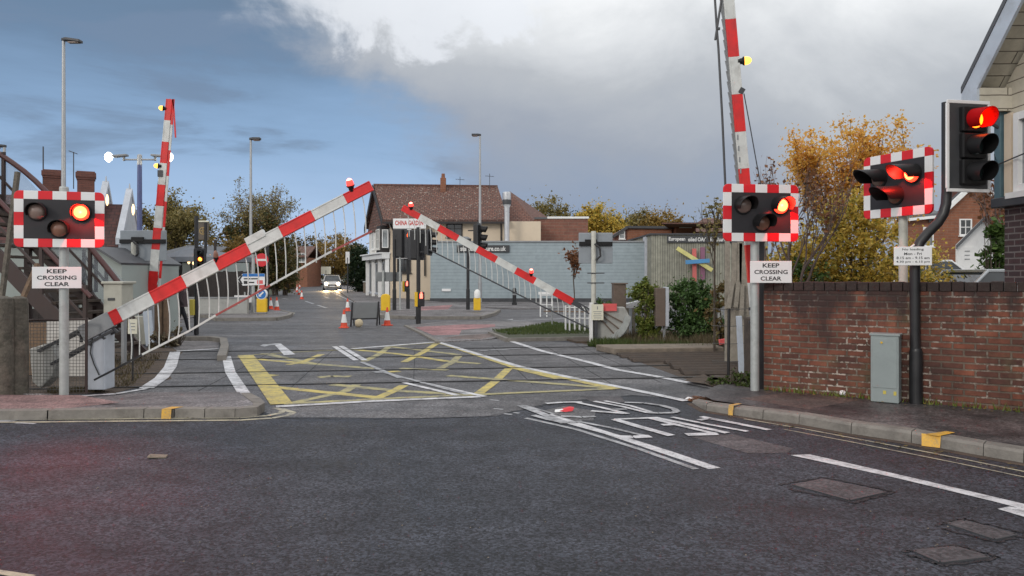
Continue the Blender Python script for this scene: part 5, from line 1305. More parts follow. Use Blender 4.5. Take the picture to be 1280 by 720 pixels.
# rusty cabinet behind the machine
Y = 18.6; t = thing('equipment_cabinet', 'rusty brown equipment cabinet behind the right barrier machine', 'cabinet', (XW(775, Y), Y, 0))
def s_(px, py): return W(px, py, Y) - Vector(t.location)
mb = MB(); a, b = s_(766.5, 394), s_(782, 355); mb.bb(a.x, b.x, -.1, .3, a.z, b.z); mb.build('body', M['rust'], t, bevel=.012)
mb = MB(); mb.box((0, .1, b.z + .01), (b.x - a.x + .05, .46, .03)); mb.build('lid', M['rust'], t)
mb = MB(); mb.box((.02, .1, a.z / 2), (.16, .16, a.z)); mb.build('stand', M['rust'], t)
# tall grey location box with pale edge
Y = 17.6; t = thing('location_box', 'tall grey weathered box with a pale side standing between ivy clumps', 'cabinet', (XW(828, Y), Y, 0), R(0))
def s_(px, py): return W(px, py, Y) - Vector(t.location)
a, b = s_(820, 408), s_(832, 360)
mb = MB(); mb.bb(a.x, b.x, 0, .35, a.z, b.z); mb.build('body', M['rust'], t, bevel=.012)
mb = MB(); mb.bb(b.x + .002, b.x + .08, .0, .36, a.z, b.z + .02); mb.build('pale_side', M['lilac'], t, bevel=.008)
mb = MB(); mb.bar((.06, .1, 0), (.06, .1, a.z), .05, .05); mb.build('leg', M['grey'], t)
# pale pickets
Y = 19.4; t = thing('picket_fence', 'grey white vertical pickets beside the rusty cabinet', 'fence', (XW(793, Y), Y, 0))
def s_(px, py): return W(px, py, Y) - Vector(t.location)
for i, px in enumerate((784, 788, 792, 796, 800)):
    mb = MB(); a = s_(px, 385 + (i % 2)); mb.bb(a.x - .045, a.x + .045, 0, .03, 0.05, a.z); mb.build('picket', M['lilac' if i % 2 else 'palewood'], t)
mb = MB(); a, b = s_(782, 381), s_(801, 376); mb.bar(a, b, .2, .05); mb.build('top_board', M['white'], t)
mb = MB(); a, b = s_(782, 402), s_(802, 402); mb.bar(a + Vector((0, .045, 0)), b + Vector((0, .045, 0)), .03, .07); mb.build('rail', M['palewood'], t)
# broken paling fence behind the right crossing light
Y = 13.0; t = thing('paling_fence', 'grey weathered upright palings of a broken fence by the wall end', 'fence', (XW(918, Y), Y, 0))
def s_(px, py): return W(px, py, Y) - Vector(t.location)
for i in range(5):
    px = 909 + i * 6.2; mb = MB(); tp = 300 + random.uniform(-3, 6); lean = random.uniform(-.05, .05)
    A, B = s_(px, 452), s_(px, tp); mb.bar(A, B + Vector((lean, 0, 0)), .085, .03, up=(0, 1, 0)); mb.build('paling', M['palewood'], t, bevel=.004)
for i, (x0, y0_, x1, y1) in enumerate(((914, 352, 908, 385), (921, 352, 917, 384), (926, 355, 924, 395))):
    mb = MB(); mb.bar(s_(x0, y0_) + Vector((0, -.08, 0)), s_(x1, y1) + Vector((0, -.12, 0)), .07, .03, up=(0, 1, 0)); mb.build('loose_board', M['palewood'], t)
Y = 11.9; t = thing('wire_fence', 'thin wire fence with a dark post and a blue grey post', 'fence', (XW(911, Y), Y, 0))
def s_(px, py): return W(px, py, Y) - Vector(t.location)
mb = MB(); mb.tube([s_(910.5, 471), s_(911, 386)], .022, 8); mb.build('post', M['black'], t)
mb = MB(); mb.bar(s_(927, 466), s_(923.5, 395), .085, .05, up=(0, 1, 0)); mb.build('post', M['barge_blue'], t, bevel=.006)
for y in (387, 408, 430, 452):
    mb = MB(); mb.tube([s_(890, y - 1), s_(911, y), s_(956, y - 2)], .006, 5); mb.build('wire', M['wire'], t)
Y = 10.3; t = thing('gate_post', 'dark steel gate post with two cross bars between barrier and wall', 'post', (XW(951, Y), Y, 0))
def s_(px, py): return W(px, py, Y) - Vector(t.location)
mb = MB(); mb.bar((0, 0, 0), s_(951, 300), .07, .07); mb.build('post', M['dark'], t)
for y in (386, 403):
    mb = MB(); mb.bar(s_(936, y), s_(957, y), .03, .04); mb.build('cross_bar', M['dark'], t)
Y = 16.5; t = thing('leaning_plank', 'pale plank leaning in the undergrowth right of the ivy', 'plank', (XW(897, Y), Y, 0)); mb = MB(); mb.bar((-.05, 0, .1), W(901, 389, Y) - Vector(t.location), .10, .03, up=(0, 1, 0)); mb.build('board', M['pole'], t)
mb = MB(); mb.bar((-.045, -.02, .16), (0.0, -.02, .4), .11, .012, up=(0, 1, 0)); mb.build('cross_batten', M['palewood'], t)
p = W(907, 427, 14.0); t = thing('discarded_sign', 'red and white discarded sign scrap lying in the undergrowth', 'litter', p)
mb = MB(); mb.box((-.05, 0, 0), (.15, .04, .1), 0, Euler((0, R(-8), 0)).to_matrix()); mb.build('red_piece', M['noticered'], t, bevel=.01)
mb = MB(); mb.box((.13, .01, .0), (.2, .03, .06), 0, Euler((0, R(10), 0)).to_matrix()); mb.build('white_piece', M['white'], t, bevel=.01)
mb = MB(); mb.box((.04, .06, -.14), (.03, .03, .26)); mb.build('stake', M['timber'], t)

# left side: posts, mesh fence, boxes
for i, (px, lab, hw) in enumerate(((4, 'grey weathered post cut by the left picture edge', .13), (23, 'brown grey weathered post with a rounded top at the left', .12))):
    Y = 9.75 if i else 9.6; t = thing('timber_post', lab, 'post', (XW(px, Y), Y, .06), 0, 'stout posts at the left edge')
    top = H - (370 - Y0) * Y / F - .06
    mb = MB(); mb.lathe([(hw * 1.02, 0), (hw, .3), (hw * .97, top - .12), (hw * .85, top - .03), (hw * .3, top)], n=9); mb.build('shaft', M['concrete'], t, smooth=True)
    mb = MB(); mb.bar(W(28 if i else 2, 374, Y + .1) - Vector(t.location), W(47 if i else 22, 330 if i else 215, Y + .35) - Vector(t.location), .05, .05); mb.build('brace', M['wood'] if i else M['concrete'], t)
Y = 10.0; t = thing('mesh_fence', 'square wire mesh fence panel behind the left crossing light pole', 'fence', (XW(70, Y), Y, .05))
def s_(px, py): return W(px, py, Y) - Vector(t.location)
mb = MB()
for px in (33, 108):
    mb.tube([s_(px, 492), s_(px, 399)], .018, 6)
mb.tube([s_(33, 400), s_(108, 399)], .014, 6); mb.build('frame', M['brownsteel'], t)
mb = MB()
for i in range(19): x = 34 + i * 4.1; mb.tube([s_(x, 490), s_(x, 400)], .0032, 4)
for i in range(22): y = 401 + i * 4.1; mb.tube([s_(33, y), s_(108, y)], .0032, 4)
mb.build('wire_mesh', M['wire'], t)
Y = 11.6; t = thing('panel_screen', 'pale weathered panels behind the wire mesh at the left', 'panel', (XW(85, Y), Y, 0))
def s_(px, py): return W(px, py, Y) - Vector(t.location)
for i, (x0, x1, y) in enumerate(((58, 80, 402), (82, 114, 400))):
    mb = MB(); a, b = s_(x0, 478), s_(x1, y); mb.bb(a.x, b.x, 0, .03, .05, b.z); mb.build('panel', M['palepanel'], t)
mb = MB(); a, b = s_(30, 478), s_(55, 404); mb.bb(a.x, b.x, .1, .13, .05, b.z); mb.build('brown_panel', M['wood'], t)
Y = 13.2; t = thing('control_box', 'beige control box on legs beside the foot of the stairs', 'cabinet', (XW(143, Y), Y, 0), R(0))
def s_(px, py): return W(px, py, Y) - Vector(t.location)
a, b = s_(130, 392), s_(153, 355); mb = MB(); mb.bb(a.x, b.x, -.02, .38, a.z, b.z); bd = mb.build('body', M['beige'], t, bevel=.01)
mb = MB(); mb.bb(a.x - .03, b.x + .04, -.05, .42, b.z, b.z + .045); mb.build('lid', M['beige'], t, bevel=.012)
mb = MB(); c = s_(140, 374); mb.box(c + Vector((0, -.025, 0)), (.12, .012, .045)); mb.build('label_plate', M['fascia'], bd)
for x in (a.x + .05, b.x - .05):
    mb = MB(); mb.bb(x - .025, x + .025, .1, .2, 0, a.z); mb.build('leg', M['grey'], t)
Y = 17.0; t = thing('white_board_post', 'broad pale blue grey board standing upright left of the wooden post', 'panel', (XW(182, Y), Y, 0))
def s_(px, py): return W(px, py, Y) - Vector(t.location)
mb = MB(); mb.prism([s_(183, 442), s_(192.5, 438), s_(188.5, 388), s_(178, 390)], (0, .05, 0)); mb.build('board', M['barge_blue'], t, bevel=.008)
mb = MB(); a, b = s_(160, 444), s_(179, 396); mb.bb(a.x, b.x, .1, .35, 0.02, b.z); mb.build('cabinet_body', M['beige'], t, bevel=.012)
mb = MB(); a, b = s_(132, 446), s_(160, 428); mb.bb(a.x, b.x, .1, .35, 0.02, b.z); mb.build('low_plinth', M['machine'], t, bevel=.012)
Y = 11.4; t = thing('notice_post', 'small cream notice on a thin post behind the barrier skirt', 'notice', (XW(166, Y), Y, 0))
def s_(px, py): return W(px, py, Y) - Vector(t.location)
mb = MB(); mb.tube([(0, 0, 0), s_(166, 398)], .012, 6); mb.build('post', M['black'], t)
mb = MB(); mb.box(s_(166.5, 408) + Vector((0, -.02, 0)), (.135, .008, .22)); n_ = mb.build('notice', M['notice'], t)
mb = MB()
for i in range(3): mb.box(s_(166.5, 404 + i * 4) + Vector((0, -.027, 0)), (.08, .003, .012))
mb.build('notice_print', M['grey'], n_)
for px, py0, py1, lab, wd in ((199, 431, 372, 'stout brown timber post beside the pale board', .17), (208, 428, 376, 'thinner brown timber post near the dead bush', .11)):
    Y = 18.5; t = thing('timber_post', lab, 'post', (XW(px, Y), Y, 0), 0, 'brown timber posts by the raised barrier')
    h = H - (py1 - Y0) * Y / F; mb = MB(); mb.box((0, 0, h / 2), (wd, wd, h)); mb.build('shaft', M['wood'], t, bevel=.015)
    mb = MB(); mb.prism([(-wd * .55, -wd * .55, h), (wd * .55, -wd * .55, h), (wd * .55, wd * .55, h), (-wd * .55, wd * .55, h)], (0, 0, .03)); mb.build('cap', M['wood'], t, bevel=.01)

# ------------------------------------------------------------------ footbridge stairs
t = thing('footbridge_stairs', 'brown open tread footbridge stairs climbing out of the picture at the left', 'footbridge', (-7.2, 13.7, 0))
def sz(x): return 1.05 - 1.05 * (x + 8.0)
Yn, Yf = 13.0, 14.5
def sp(x, y, dz=0): return Vector((x, y, sz(x) + dz)) - Vector(t.location)
for yy in (Yn, Yf):
    mb = MB(); mb.bar(sp(-7.05, yy), sp(-12.5, yy), .06, .26); mb.build('stringer', M['brownsteel'], t)
n_st = 26
for i in range(n_st):
    x = -7.2 - i * .19; mb = MB(); z = sz(x) + .10
    mb.box(Vector((x, (Yn + Yf) / 2, z)) - Vector(t.location), (.27, Yf - Yn - .05, .045)); mb.build('tread', M['timber'], t)
mb = MB(); mb.tube([W(x, y, Yf) - Vector(t.location) for x, y in ((176, 392), (150, 356), (132, 333), (115, 312), (100, 291), (85, 271), (71, 254), (58, 240), (44, 226), (30, 214), (15, 203), (0, 193), (-40, 172), (-90, 150))], .05, 10); mb.build('handrail', M['maroon'], t, smooth=True)
mb = MB(); mb.tube([sp(-7.2, Yn, 1.0), sp(-12.4, Yn, 1.0)], .04, 10); mb.build('handrail', M['maroon'], t, smooth=True)
for yy in (Yn, Yf):
    for x in (-7.3, -8.05, -8.85, -9.7, -10.6):
        mb = MB(); mb.bar(sp(x, yy, 0), sp(x, yy, 1.1), .055, .055); mb.build('baluster_post', M['brownsteel'], t)
    mb = MB(); mb.bar(sp(-7.2, yy, .55), sp(-12.3, yy, .55), .03, .04); mb.build('middle_rail', M['brownsteel'], t)
mb = MB(); mb.quad([sp(-7.3, Yf + .02, .2), sp(-12.4, Yf + .02, .2), sp(-12.4, Yf + .02, 1.05), sp(-7.3, Yf + .02, 1.05)]); mb.build('infill_screen', mesh_alpha('hazy_screen', (.32, .36, .40), .45), t, fixn=False)
for x, yy in ((-8.35, 13.05), (-8.0, 14.45), (-10.4, 13.05), (-10.4, 14.45), (-9.2, 14.45), (-9.3, 13.05)):
    mb = MB(); mb.bar(Vector((x, yy, 0)) - Vector(t.location), sp(x, yy, -.05), .10, .10); mb.build('support', M['brownsteel'], t)
mb = MB()
for (x0, y0_, x1, y1) in ((-8.35, 13.1, -10.4, 13.1), (-8.0, 14.4, -9.2, 14.4), (-9.3, 13.1, -10.4, 13.1)):
    A = Vector((x0, y0_, .05)); B = Vector((x1, y1, sz(x1) - .5)); mb.bar(A - Vector(t.location), B - Vector(t.location), .06, .06)
    A = Vector((x0, y0_, sz(x0) - .3)); B = Vector((x1, y1, .3)); mb.bar(A - Vector(t.location), B - Vector(t.location), .05, .05)
mb.build('cross_brace', M['brownsteel'], t)
mb = MB(); mb.bb(-14.5 + 7.2, -12.4 + 7.2, -1.0, 1.1, 5.65, 5.8); mb.build('landing', M['brownsteel'], t)
# second flight further right and its stray rails
t = thing('stair_rails', 'maroon slanting rails and dark struts in front of the pale shed', 'railing', (-7.2, 15.0, 0))
def s_(px, py, Y=14.8): return W(px, py, Y) - Vector(t.location)
mb = MB(); mb.tube([s_(112, 308), s_(151, 357)], .055, 8); mb.build('handrail', M['maroon'], t)
mb = MB(); mb.bar(s_(100, 358), s_(131, 392), .06, .2); mb.build('stringer', M['brownsteel'], t)
for px, a, b in ((105, 312, 400), (120, 318, 365), (133, 335, 388)):
    mb = MB(); mb.bar(s_(px, b), s_(px, a), .05, .05); mb.build('post', M['brownsteel'], t)
mb = MB(); mb.tube([s_(106, 320), s_(132, 352)], .025, 6); mb.tube([s_(100, 325), s_(122, 380)], .02, 6); mb.tube([s_(107, 372), s_(118, 396)], .018, 6); mb.build('strut', M['brownsteel'], t)
for i in range(5):
    mb = MB(); a = s_(92 + i * 8, 366 + i * 6.5); mb.box(a, (.34, .5, .045)); mb.build('tread', M['timber'], t)
# dark clutter under the stairs, shed behind
Y = 17.5; t = thing('pale_shed', 'pale lean-to shed with a sloping roof behind the footbridge stairs', 'shed', (XW(100, Y), Y, 0))
def s_(px, py): return W(px, py, Y) - Vector(t.location)
mb = MB(); mb.prism([s_(-80, 425), s_(152, 425), s_(152, 330), s_(122, 311), s_(96, 306), s_(-80, 306)], (0, 3.0, 0)); mb.build('wall', M['palegreen'], t)
mb = MB(); mb.bar(s_(153.5, 329.5) + Vector((0, 1.5, 0)), s_(121, 309) + Vector((0, 1.5, 0)), 3.2, .05); mb.bar(s_(121.5, 309) + Vector((0, 1.5, 0)), s_(-80, 303) + Vector((0, 1.5, 0)), 3.2, .05); mb.build('roof', M['slate'], t)
mb = MB(); a, b = s_(60, 425), s_(98, 345); mb.bb(a.x, b.x, -.05, .0, a.z, b.z); mb.build('dark_doorway', M['fence_dark'], t)
Y = 16.4; t = thing('close_board_fence', 'dark close boarded fence behind the stairs and control box', 'fence', (XW(60, Y), Y, 0))
def s_(px, py): return W(px, py, Y) - Vector(t.location)
for i in range(26):
    x = -60 + i * 7.5; mb = MB(); a = s_(x, 386 + random.uniform(-2, 2)); mb.bb(a.x - .062, a.x + .062, 0, .03, 0, a.z); mb.build('board', M['fence_dark'], t)
mb = MB(); mb.bar(s_(-64, 395) + Vector((0, .05, 0)), s_(132, 395) + Vector((0, .05, 0)), .04, .08); mb.build('rail', M['timber'], t)

# ------------------------------------------------------------------ station house, pub and yard on the left
U = Vector((-.50, .866, 0)); V = Vector((-.866, -.50, 0))      # along the far road / away to its left
t = thing('station_house', 'station house with steep grey gables, dark red roof and two brick chimneys', 'house', (-15, 31, 0))
def gp(p): return Vector(p) - Vector(t.location)
def gable_wing(base, wv, dv, wid, dep, ez, az, nm):
    A = Vector(base); B = A + wv * wid; mid = A + wv * wid / 2; rz0 = az - .55
    a, b = Vector((A.x, A.y, 0)), Vector((B.x, B.y, 0)); z = Vector((0, 0, 1))
    mb = MB(); mb.prism([gp(a), gp(b), gp(b + z * ez), gp(mid + z * rz0), gp(a + z * ez)], dv * dep); mb.build('wall', M['render_w'], t)
    mb = MB(); o = dv * .05
    for P in (A, B):
        e = P + (P - mid) * .10 + z * (ez - (rz0 - ez) * .10 + .06); ap = mid + z * (rz0 + .06)
        mb.prism([gp(e + o), gp(ap + o), gp(ap + o + z * .12), gp(e + o + z * .12)], dv * dep)
    mb.build('roof', M['tile_dark'], t)
    # tall grey coped gable standing proud of the roof
    f = -dv * .06
    mb = MB(); mb.prism([gp(a - wv * .1 + f), gp(b + wv * .1 + f), gp(b + wv * .1 + f + z * (ez + .25)), gp(mid + f + z * az), gp(a - wv * .1 + f + z * (ez + .25))], dv * .1); mb.build('gable', M['barge'], t)
    mb = MB()
    for P, s_ in ((A, -1), (B, 1)):
        e = P + wv * .14 * s_ + f * 1.6 + z * (ez + .1); ap = mid + f * 1.6 + z * (az + .02)
        mb.prism([gp(e), gp(ap), gp(ap + z * .24), gp(e + z * .24)], dv * .22)
    mb.tube([gp(mid + z * (az - .1)), gp(mid + z * (az + .45))], [.07, .02], 8); mb.build('bargeboard', M['lilac'], t)
WW = Vector((-.285, .958, 0)).normalized(); VV = Vector((-WW.y, WW.x, 0))
gable_wing((XW(150, 28), 28, 0), WW, VV, 3.6, 2.2, 2.6, 4.7, 'a')
gable_wing((XW(118, 28), 28, 0), WW, VV, 3.8, 6.0, 2.6, 5.0, 'b')
mb = MB(); A = Vector((XW(150, 36), 36, 0)); B = Vector((XW(-60, 31), 31, 0)); d_ = (B - A).normalized(); nn = Vector((-d_.y, d_.x, 0)); nn = nn if nn.y > 0 else -nn
mb.prism([gp(A), gp(B), gp(B + Vector((0, 0, 3.0))), gp(A + Vector((0, 0, 3.0)))], nn * 6); mb.build('main_wall', M['house_brick'], t)
mb = MB(); z0, z1 = Vector((0, 0, 3.0)), Vector((0, 0, H + 72 * 36 / F)); R0, R1 = A + nn * 3, B + nn * 3
mb.prism([gp(A + z0 - nn * .3), gp(B + z0 - nn * .3), gp(R1 + z1), gp(R0 + z1)], (0, 0, .12)); mb.prism([gp(A + nn * 6.3 + z0), gp(B + nn * 6.3 + z0), gp(R1 + z1), gp(R0 + z1)], (0, 0, .12)); mb.build('roof', M['tile_dark'], t)
for px, pt in ((65.5, 214), (107.5, 216)):
    Yc = 31.5; c = Vector((XW(px, Yc), Yc, 0)); zt = H + (Y0 - pt) * Yc / F
    rc = Matrix.Rotation(R(28), 3, 'Z'); mb = MB(); mb.box(gp(c + Vector((0, 0, zt / 2 + 1.0))), (.62, .62, zt - 2.0), 0, rc); ch = mb.build('chimney', M['chim_brick'], t)
    mb = MB(); mb.box(gp(c + Vector((0, 0, zt - .26))), (.68, .68, .10), 0, rc); mb.box(gp(c + Vector((0, 0, zt - .12))), (.74, .74, .2), 0, rc); mb.box(gp(c + Vector((0, 0, zt))), (.66, .66, .06), 0, rc); mb.build('chimney_cap', M['chim_brick'], ch, bevel=.01)
mb = MB(); a = Vector((XW(54, 31.5), 31.5, 4)); mb.tube([gp(a), gp(a + Vector((0, 0, 2.9)))], .025, 6); mb.build('roof_pole', M['dark'], t)
a = W(92, 190, 33); mb = MB(); mb.tube([gp(a + Vector((0, 0, -1.6))), gp(a)], .02, 6); mb.tube([gp(a + Vector((-.2, 0, .05))), gp(a + Vector((.15, 0, -.08)))], .018, 6)
for k in range(3): mb.tube([gp(a + Vector((-.15 + k * .13, -.12, .03 - k * .05))), gp(a + Vector((-.15 + k * .13, .12, .03 - k * .05)))], .01, 5)
mb.build('aerial', M['dark'], t)
# added glowing shapes in place of light streaks reflected on the gables
for px, py in ((166.5, 262), (134, 250)):
    p = W(px, py, 27.7); mb = MB(); mb.lathe([(.02, -.20), (.05, -.1), (.055, .06), (.02, .2)], gp(p), n=10); mb.build('glow_streak', M['e_warm'], t)

# public house and yard: pale walls, dark roof, dark fence, string lights
Y = 34.0; t = thing('public_house', 'low public house with pale green walls and a dark slate roof', 'pub', (XW(235, Y), Y, 0))
def s_(px, py, dy=0): return W(px, py, Y) - Vector(t.location) + Vector((0, dy, 0))
mb = MB(); mb.prism([s_(190, 386), s_(262, 386), s_(262, 322), s_(190, 322)], (0, 6, 0)); mb.build('wall', M['palegreen'], t)
mb = MB(); mb.prism([s_(186, 323, -.4), s_(268, 323, -.4), s_(250, 309, 3), s_(196, 307, 3)], (0, .3, .14)); mb.build('roof', M['slate'], t)
mb = MB(); mb.bb(s_(192, 0).x, s_(212, 0).x, -.1, -.02, s_(0, 378).z, s_(0, 341).z); mb.build('door', M['fence_dark'], t)
mb = MB(); mb.bb(s_(160, 0).x, s_(190, 0).x, 0, 5, 0, s_(0, 324).z); mb.build('side_wall', M['fence_dark'], t)
mb = MB(); mb.bb(s_(157, 0).x, s_(163, 0).x, -.06, -.01, s_(0, 340).z, s_(0, 331).z); mb.build('lit_window', M['e_warm'], t)
Y = 30.5; t = thing('yard_fence', 'dark brown boarded yard fence behind the barrier skirt', 'fence', (XW(270, Y), Y, 0))
def s_(px, py): return W(px, py, Y) - Vector(t.location)
for i in range(34):
    x = 206 + i * 3.1; mb = MB(); a = s_(x, (339 if x > 248 else 352) + random.uniform(-1, 1)); mb.bb(a.x - .047, a.x + .047, 0, .03, 0, a.z); mb.build('board', M['fence_dark'], t)
for k in (355, 368):
    mb = MB(); mb.bar(s_(204, k) + Vector((0, .06, 0)), s_(310, k) + Vector((0, .06, 0)), .04, .08); mb.build('rail', M['timber'], t)
Y = 29.0; t = thing('low_grey_wall', 'long pale grey low wall along the left footway', 'wall', (XW(250, Y), Y, 0))
def s_(px, py): return W(px, py, Y) - Vector(t.location)
mb = MB(); a, b = s_(206, 394), s_(309, 373); mb.bb(a.x, b.x, 0, .2, 0, b.z); mb.build('blockwork', M['machine'], t)
mb = MB(); mb.bb(a.x - .03, b.x + .03, -.03, .23, b.z, b.z + .05); mb.build('coping', M['grey'], t)
Y = 32.0; t = thing('yard_parasol', 'wide grey canvas canopy with lights behind the pub sign', 'parasol', (XW(236, Y), Y, 0))
def s_(px, py): return W(px, py, Y) - Vector(t.location)
mb = MB(); ap = s_(235, 308.5); rim = []
for k in range(8):
    a_ = R(45 * k + 22); rim.append(Vector((math.cos(a_) * 2.0 + .9, math.sin(a_) * 1.7, s_(0, 322).z)))
for k in range(8): mb.quad([rim[k], rim[(k + 1) % 8], ap])
for k in range(8): mb.quad([rim[k], rim[(k + 1) % 8], rim[(k + 1) % 8] - Vector((0, 0, .2)), rim[k] - Vector((0, 0, .2))])
mb.build('canopy', M['canvas'], t, fixn=False)
mb = MB(); mb.tube([Vector((.4, 0, 0)), ap], .035, 8); mb.build('pole', M['dark'], t)
t = thing('string_lights', 'strings of small warm bulbs hung across the pub yard', 'string lights', (XW(230, 31), 31, 0))
def s_(px, py, Y=30.8): return W(px, py, Y) - Vector(t.location)
for pts in ([(196, 331), (208, 325), (222, 321), (226, 320)], [(222, 321), (236, 328), (243, 331)], [(143, 325), (150, 327), (165, 326), (176, 324)], [(262, 322), (272, 325), (284, 322)]):
    mb = MB(); mb.tube([s_(*p) for p in pts], .012, 5); mb.build('flex', M['cable'], t)
for p in ((208, 325), (221.5, 321), (236, 328), (242, 329), (149, 325), (172, 325), (263, 323), (118, 315), (205, 329)):
    mb = MB(); mb.lathe([(.01, -.07), (.055, -.02), (.05, .04), (.015, .08)], s_(*p), n=10); mb.build('bulb', M['e_warm'], t, smooth=True)
for p, r in (((131, 312), .16), ((247, 317), .13), ((262.5, 322), .12), ((187.5, 306), .10), ((187.5, 334), .10)):
    mb = MB(); mb.lathe([(.02, -r), (r * .8, -r * .5), (r, 0), (r * .8, r * .6), (.02, r)], s_(*p), n=12); mb.build('amber_lantern', M['e_amber'], t, smooth=True)
t = thing('iron_arch', 'thin dark curved ironwork before the pale pub wall', 'ironwork', (XW(210, 33), 33, 0))
def s_(px, py, Y=32.6): return W(px, py, Y) - Vector(t.location)
mb = MB(); mb.tube([s_(203, 334), s_(212, 329), (s_(220, 333)), s_(225, 341), s_(226, 372)], .045, 6); mb.build('curved_rail', M['dark'], t, smooth=True)
mb = MB(); mb.tube([s_(226, 320), s_(226, 375)], .06, 6); mb.build('post', M['dark'], t)

# ------------------------------------------------------------------ person walking on the left footway
def person(loc, rz, s):
    t = thing('person', 'person in a dark coat walking away by the left fence, head down', 'person', loc, rz)
    J = {'pel': (0, 0, .88), 'belly': (0, .01, 1.05), 'chest': (0, -.03, 1.28), 'neck': (0, -.07, 1.45), 'head': (0, -.12, 1.56), 'crown': (0, -.13, 1.68),
         'shL': (-.17, -.03, 1.38), 'elL': (-.23, .04, 1.12), 'haL': (-.21, -.08, .90), 'shR': (.17, -.03, 1.38), 'elR': (.23, .02, 1.12), 'haR': (.19, -.12, .94),
         'hpL': (-.09, 0, .86), 'knL': (-.10, -.14, .48), 'anL': (-.10, -.22, .09), 'toL': (-.10, -.36, .04), 'hpR': (.09, 0, .86), 'knR': (.10, .06, .47), 'anR': (.10, .30, .16), 'toR': (.10, .24, .04)}
    E = [('pel', 'belly'), ('belly', 'chest'), ('chest', 'neck'), ('neck', 'head'), ('head', 'crown'), ('chest', 'shL'), ('shL', 'elL'), ('elL', 'haL'), ('chest', 'shR'), ('shR', 'elR'), ('elR', 'haR'),
         ('pel', 'hpL'), ('hpL', 'knL'), ('knL', 'anL'), ('anL', 'toL'), ('pel', 'hpR'), ('hpR', 'knR'), ('knR', 'anR'), ('anR', 'toR')]
    rad = dict(pel=(.14, .11), belly=(.15, .11), chest=(.17, .12), neck=(.055, .055), head=(.085, .1), crown=(.07, .08), shL=(.075,) * 2, elL=(.055,) * 2, haL=(.04,) * 2, shR=(.075,) * 2, elR=(.055,) * 2, haR=(.04,) * 2,
               hpL=(.095,) * 2, knL=(.065,) * 2, anL=(.045,) * 2, toL=(.045, .035), hpR=(.095,) * 2, knR=(.065,) * 2, anR=(.045,) * 2, toR=(.045, .035))
    ks = list(J); me = bpy.data.meshes.new('body'); me.from_pydata([tuple(c * s for c in J[k]) for k in ks], [(ks.index(a), ks.index(b)) for a, b in E], [])
    o = bpy.data.objects.new('body', me); col.objects.link(o); o.parent = t
    md = o.modifiers.new('Skin', 'SKIN'); sv = me.skin_vertices[0].data
    for i, k in enumerate(ks): sv[i].radius = (rad[k][0] * s, rad[k][1] * s); sv[i].use_root = (k == 'pel')
    sb = o.modifiers.new('Sub', 'SUBSURF'); sb.levels = 2; sb.render_levels = 2
    m, nt, b, out = _new('person_cloth')
    ob = coords(nt); sx = nt.nodes.new('ShaderNodeSeparateXYZ'); nt.links.new(ob, sx.inputs[0])
    r = ramp(nt, [(0.0, (.015, .015, .018)), (.08, (.02, .02, .026)), (.43, (.024, .024, .03)), (.44, (.055, .04, .045)), (.74, (.06, .042, .048)), (.765, (.38, .24, .19)), (.84, (.38, .24, .19))], 'CONSTANT')
    dv_ = N(nt, 'ShaderNodeMath', operation='DIVIDE', i_1=2.0 * s); nt.links.new(sx.outputs[2], dv_.inputs[0]); nt.links.new(dv_.outputs[0], r.inputs[0]); nt.links.new(r.outputs[0], b.inputs['Base Color']); b.inputs['Roughness'].default_value = .85
    me.materials.append(m)
    mb = MB(); mb.lathe([(.02, -.07), (.085, -.04), (.108, .02), (.10, .08), (.05, .125), (.01, .13)], Vector((0, -.115, 1.60)) * s, n=14); mb.v = [tuple(Vector(p) * 1) for p in mb.v]
    mb.build('hood', M['coat'], t, smooth=True)
    mb = MB(); mb.lathe([(.15 * s, .84 * s), (.21 * s, .84 * s), (.215 * s, 1.02 * s), (.225 * s, 1.22 * s), (.225 * s, 1.33 * s), (.13 * s, 1.43 * s), (.07 * s, 1.45 * s)], (0, -.02 * s, 0), n=16); mb.build('coat', M['coat'], t, smooth=True)
    mb = MB(); mb.lathe([(.02 * s, -.1 * s), (.11 * s, -.08 * s), (.13 * s, .05 * s), (.10 * s, .16 * s), (.02 * s, .19 * s)], (0, .17 * s, 1.2 * s), n=12); mb.build('backpack', M['trouser'], t, smooth=True)
    return t
person(G(226, 415.5), R(115), .84)

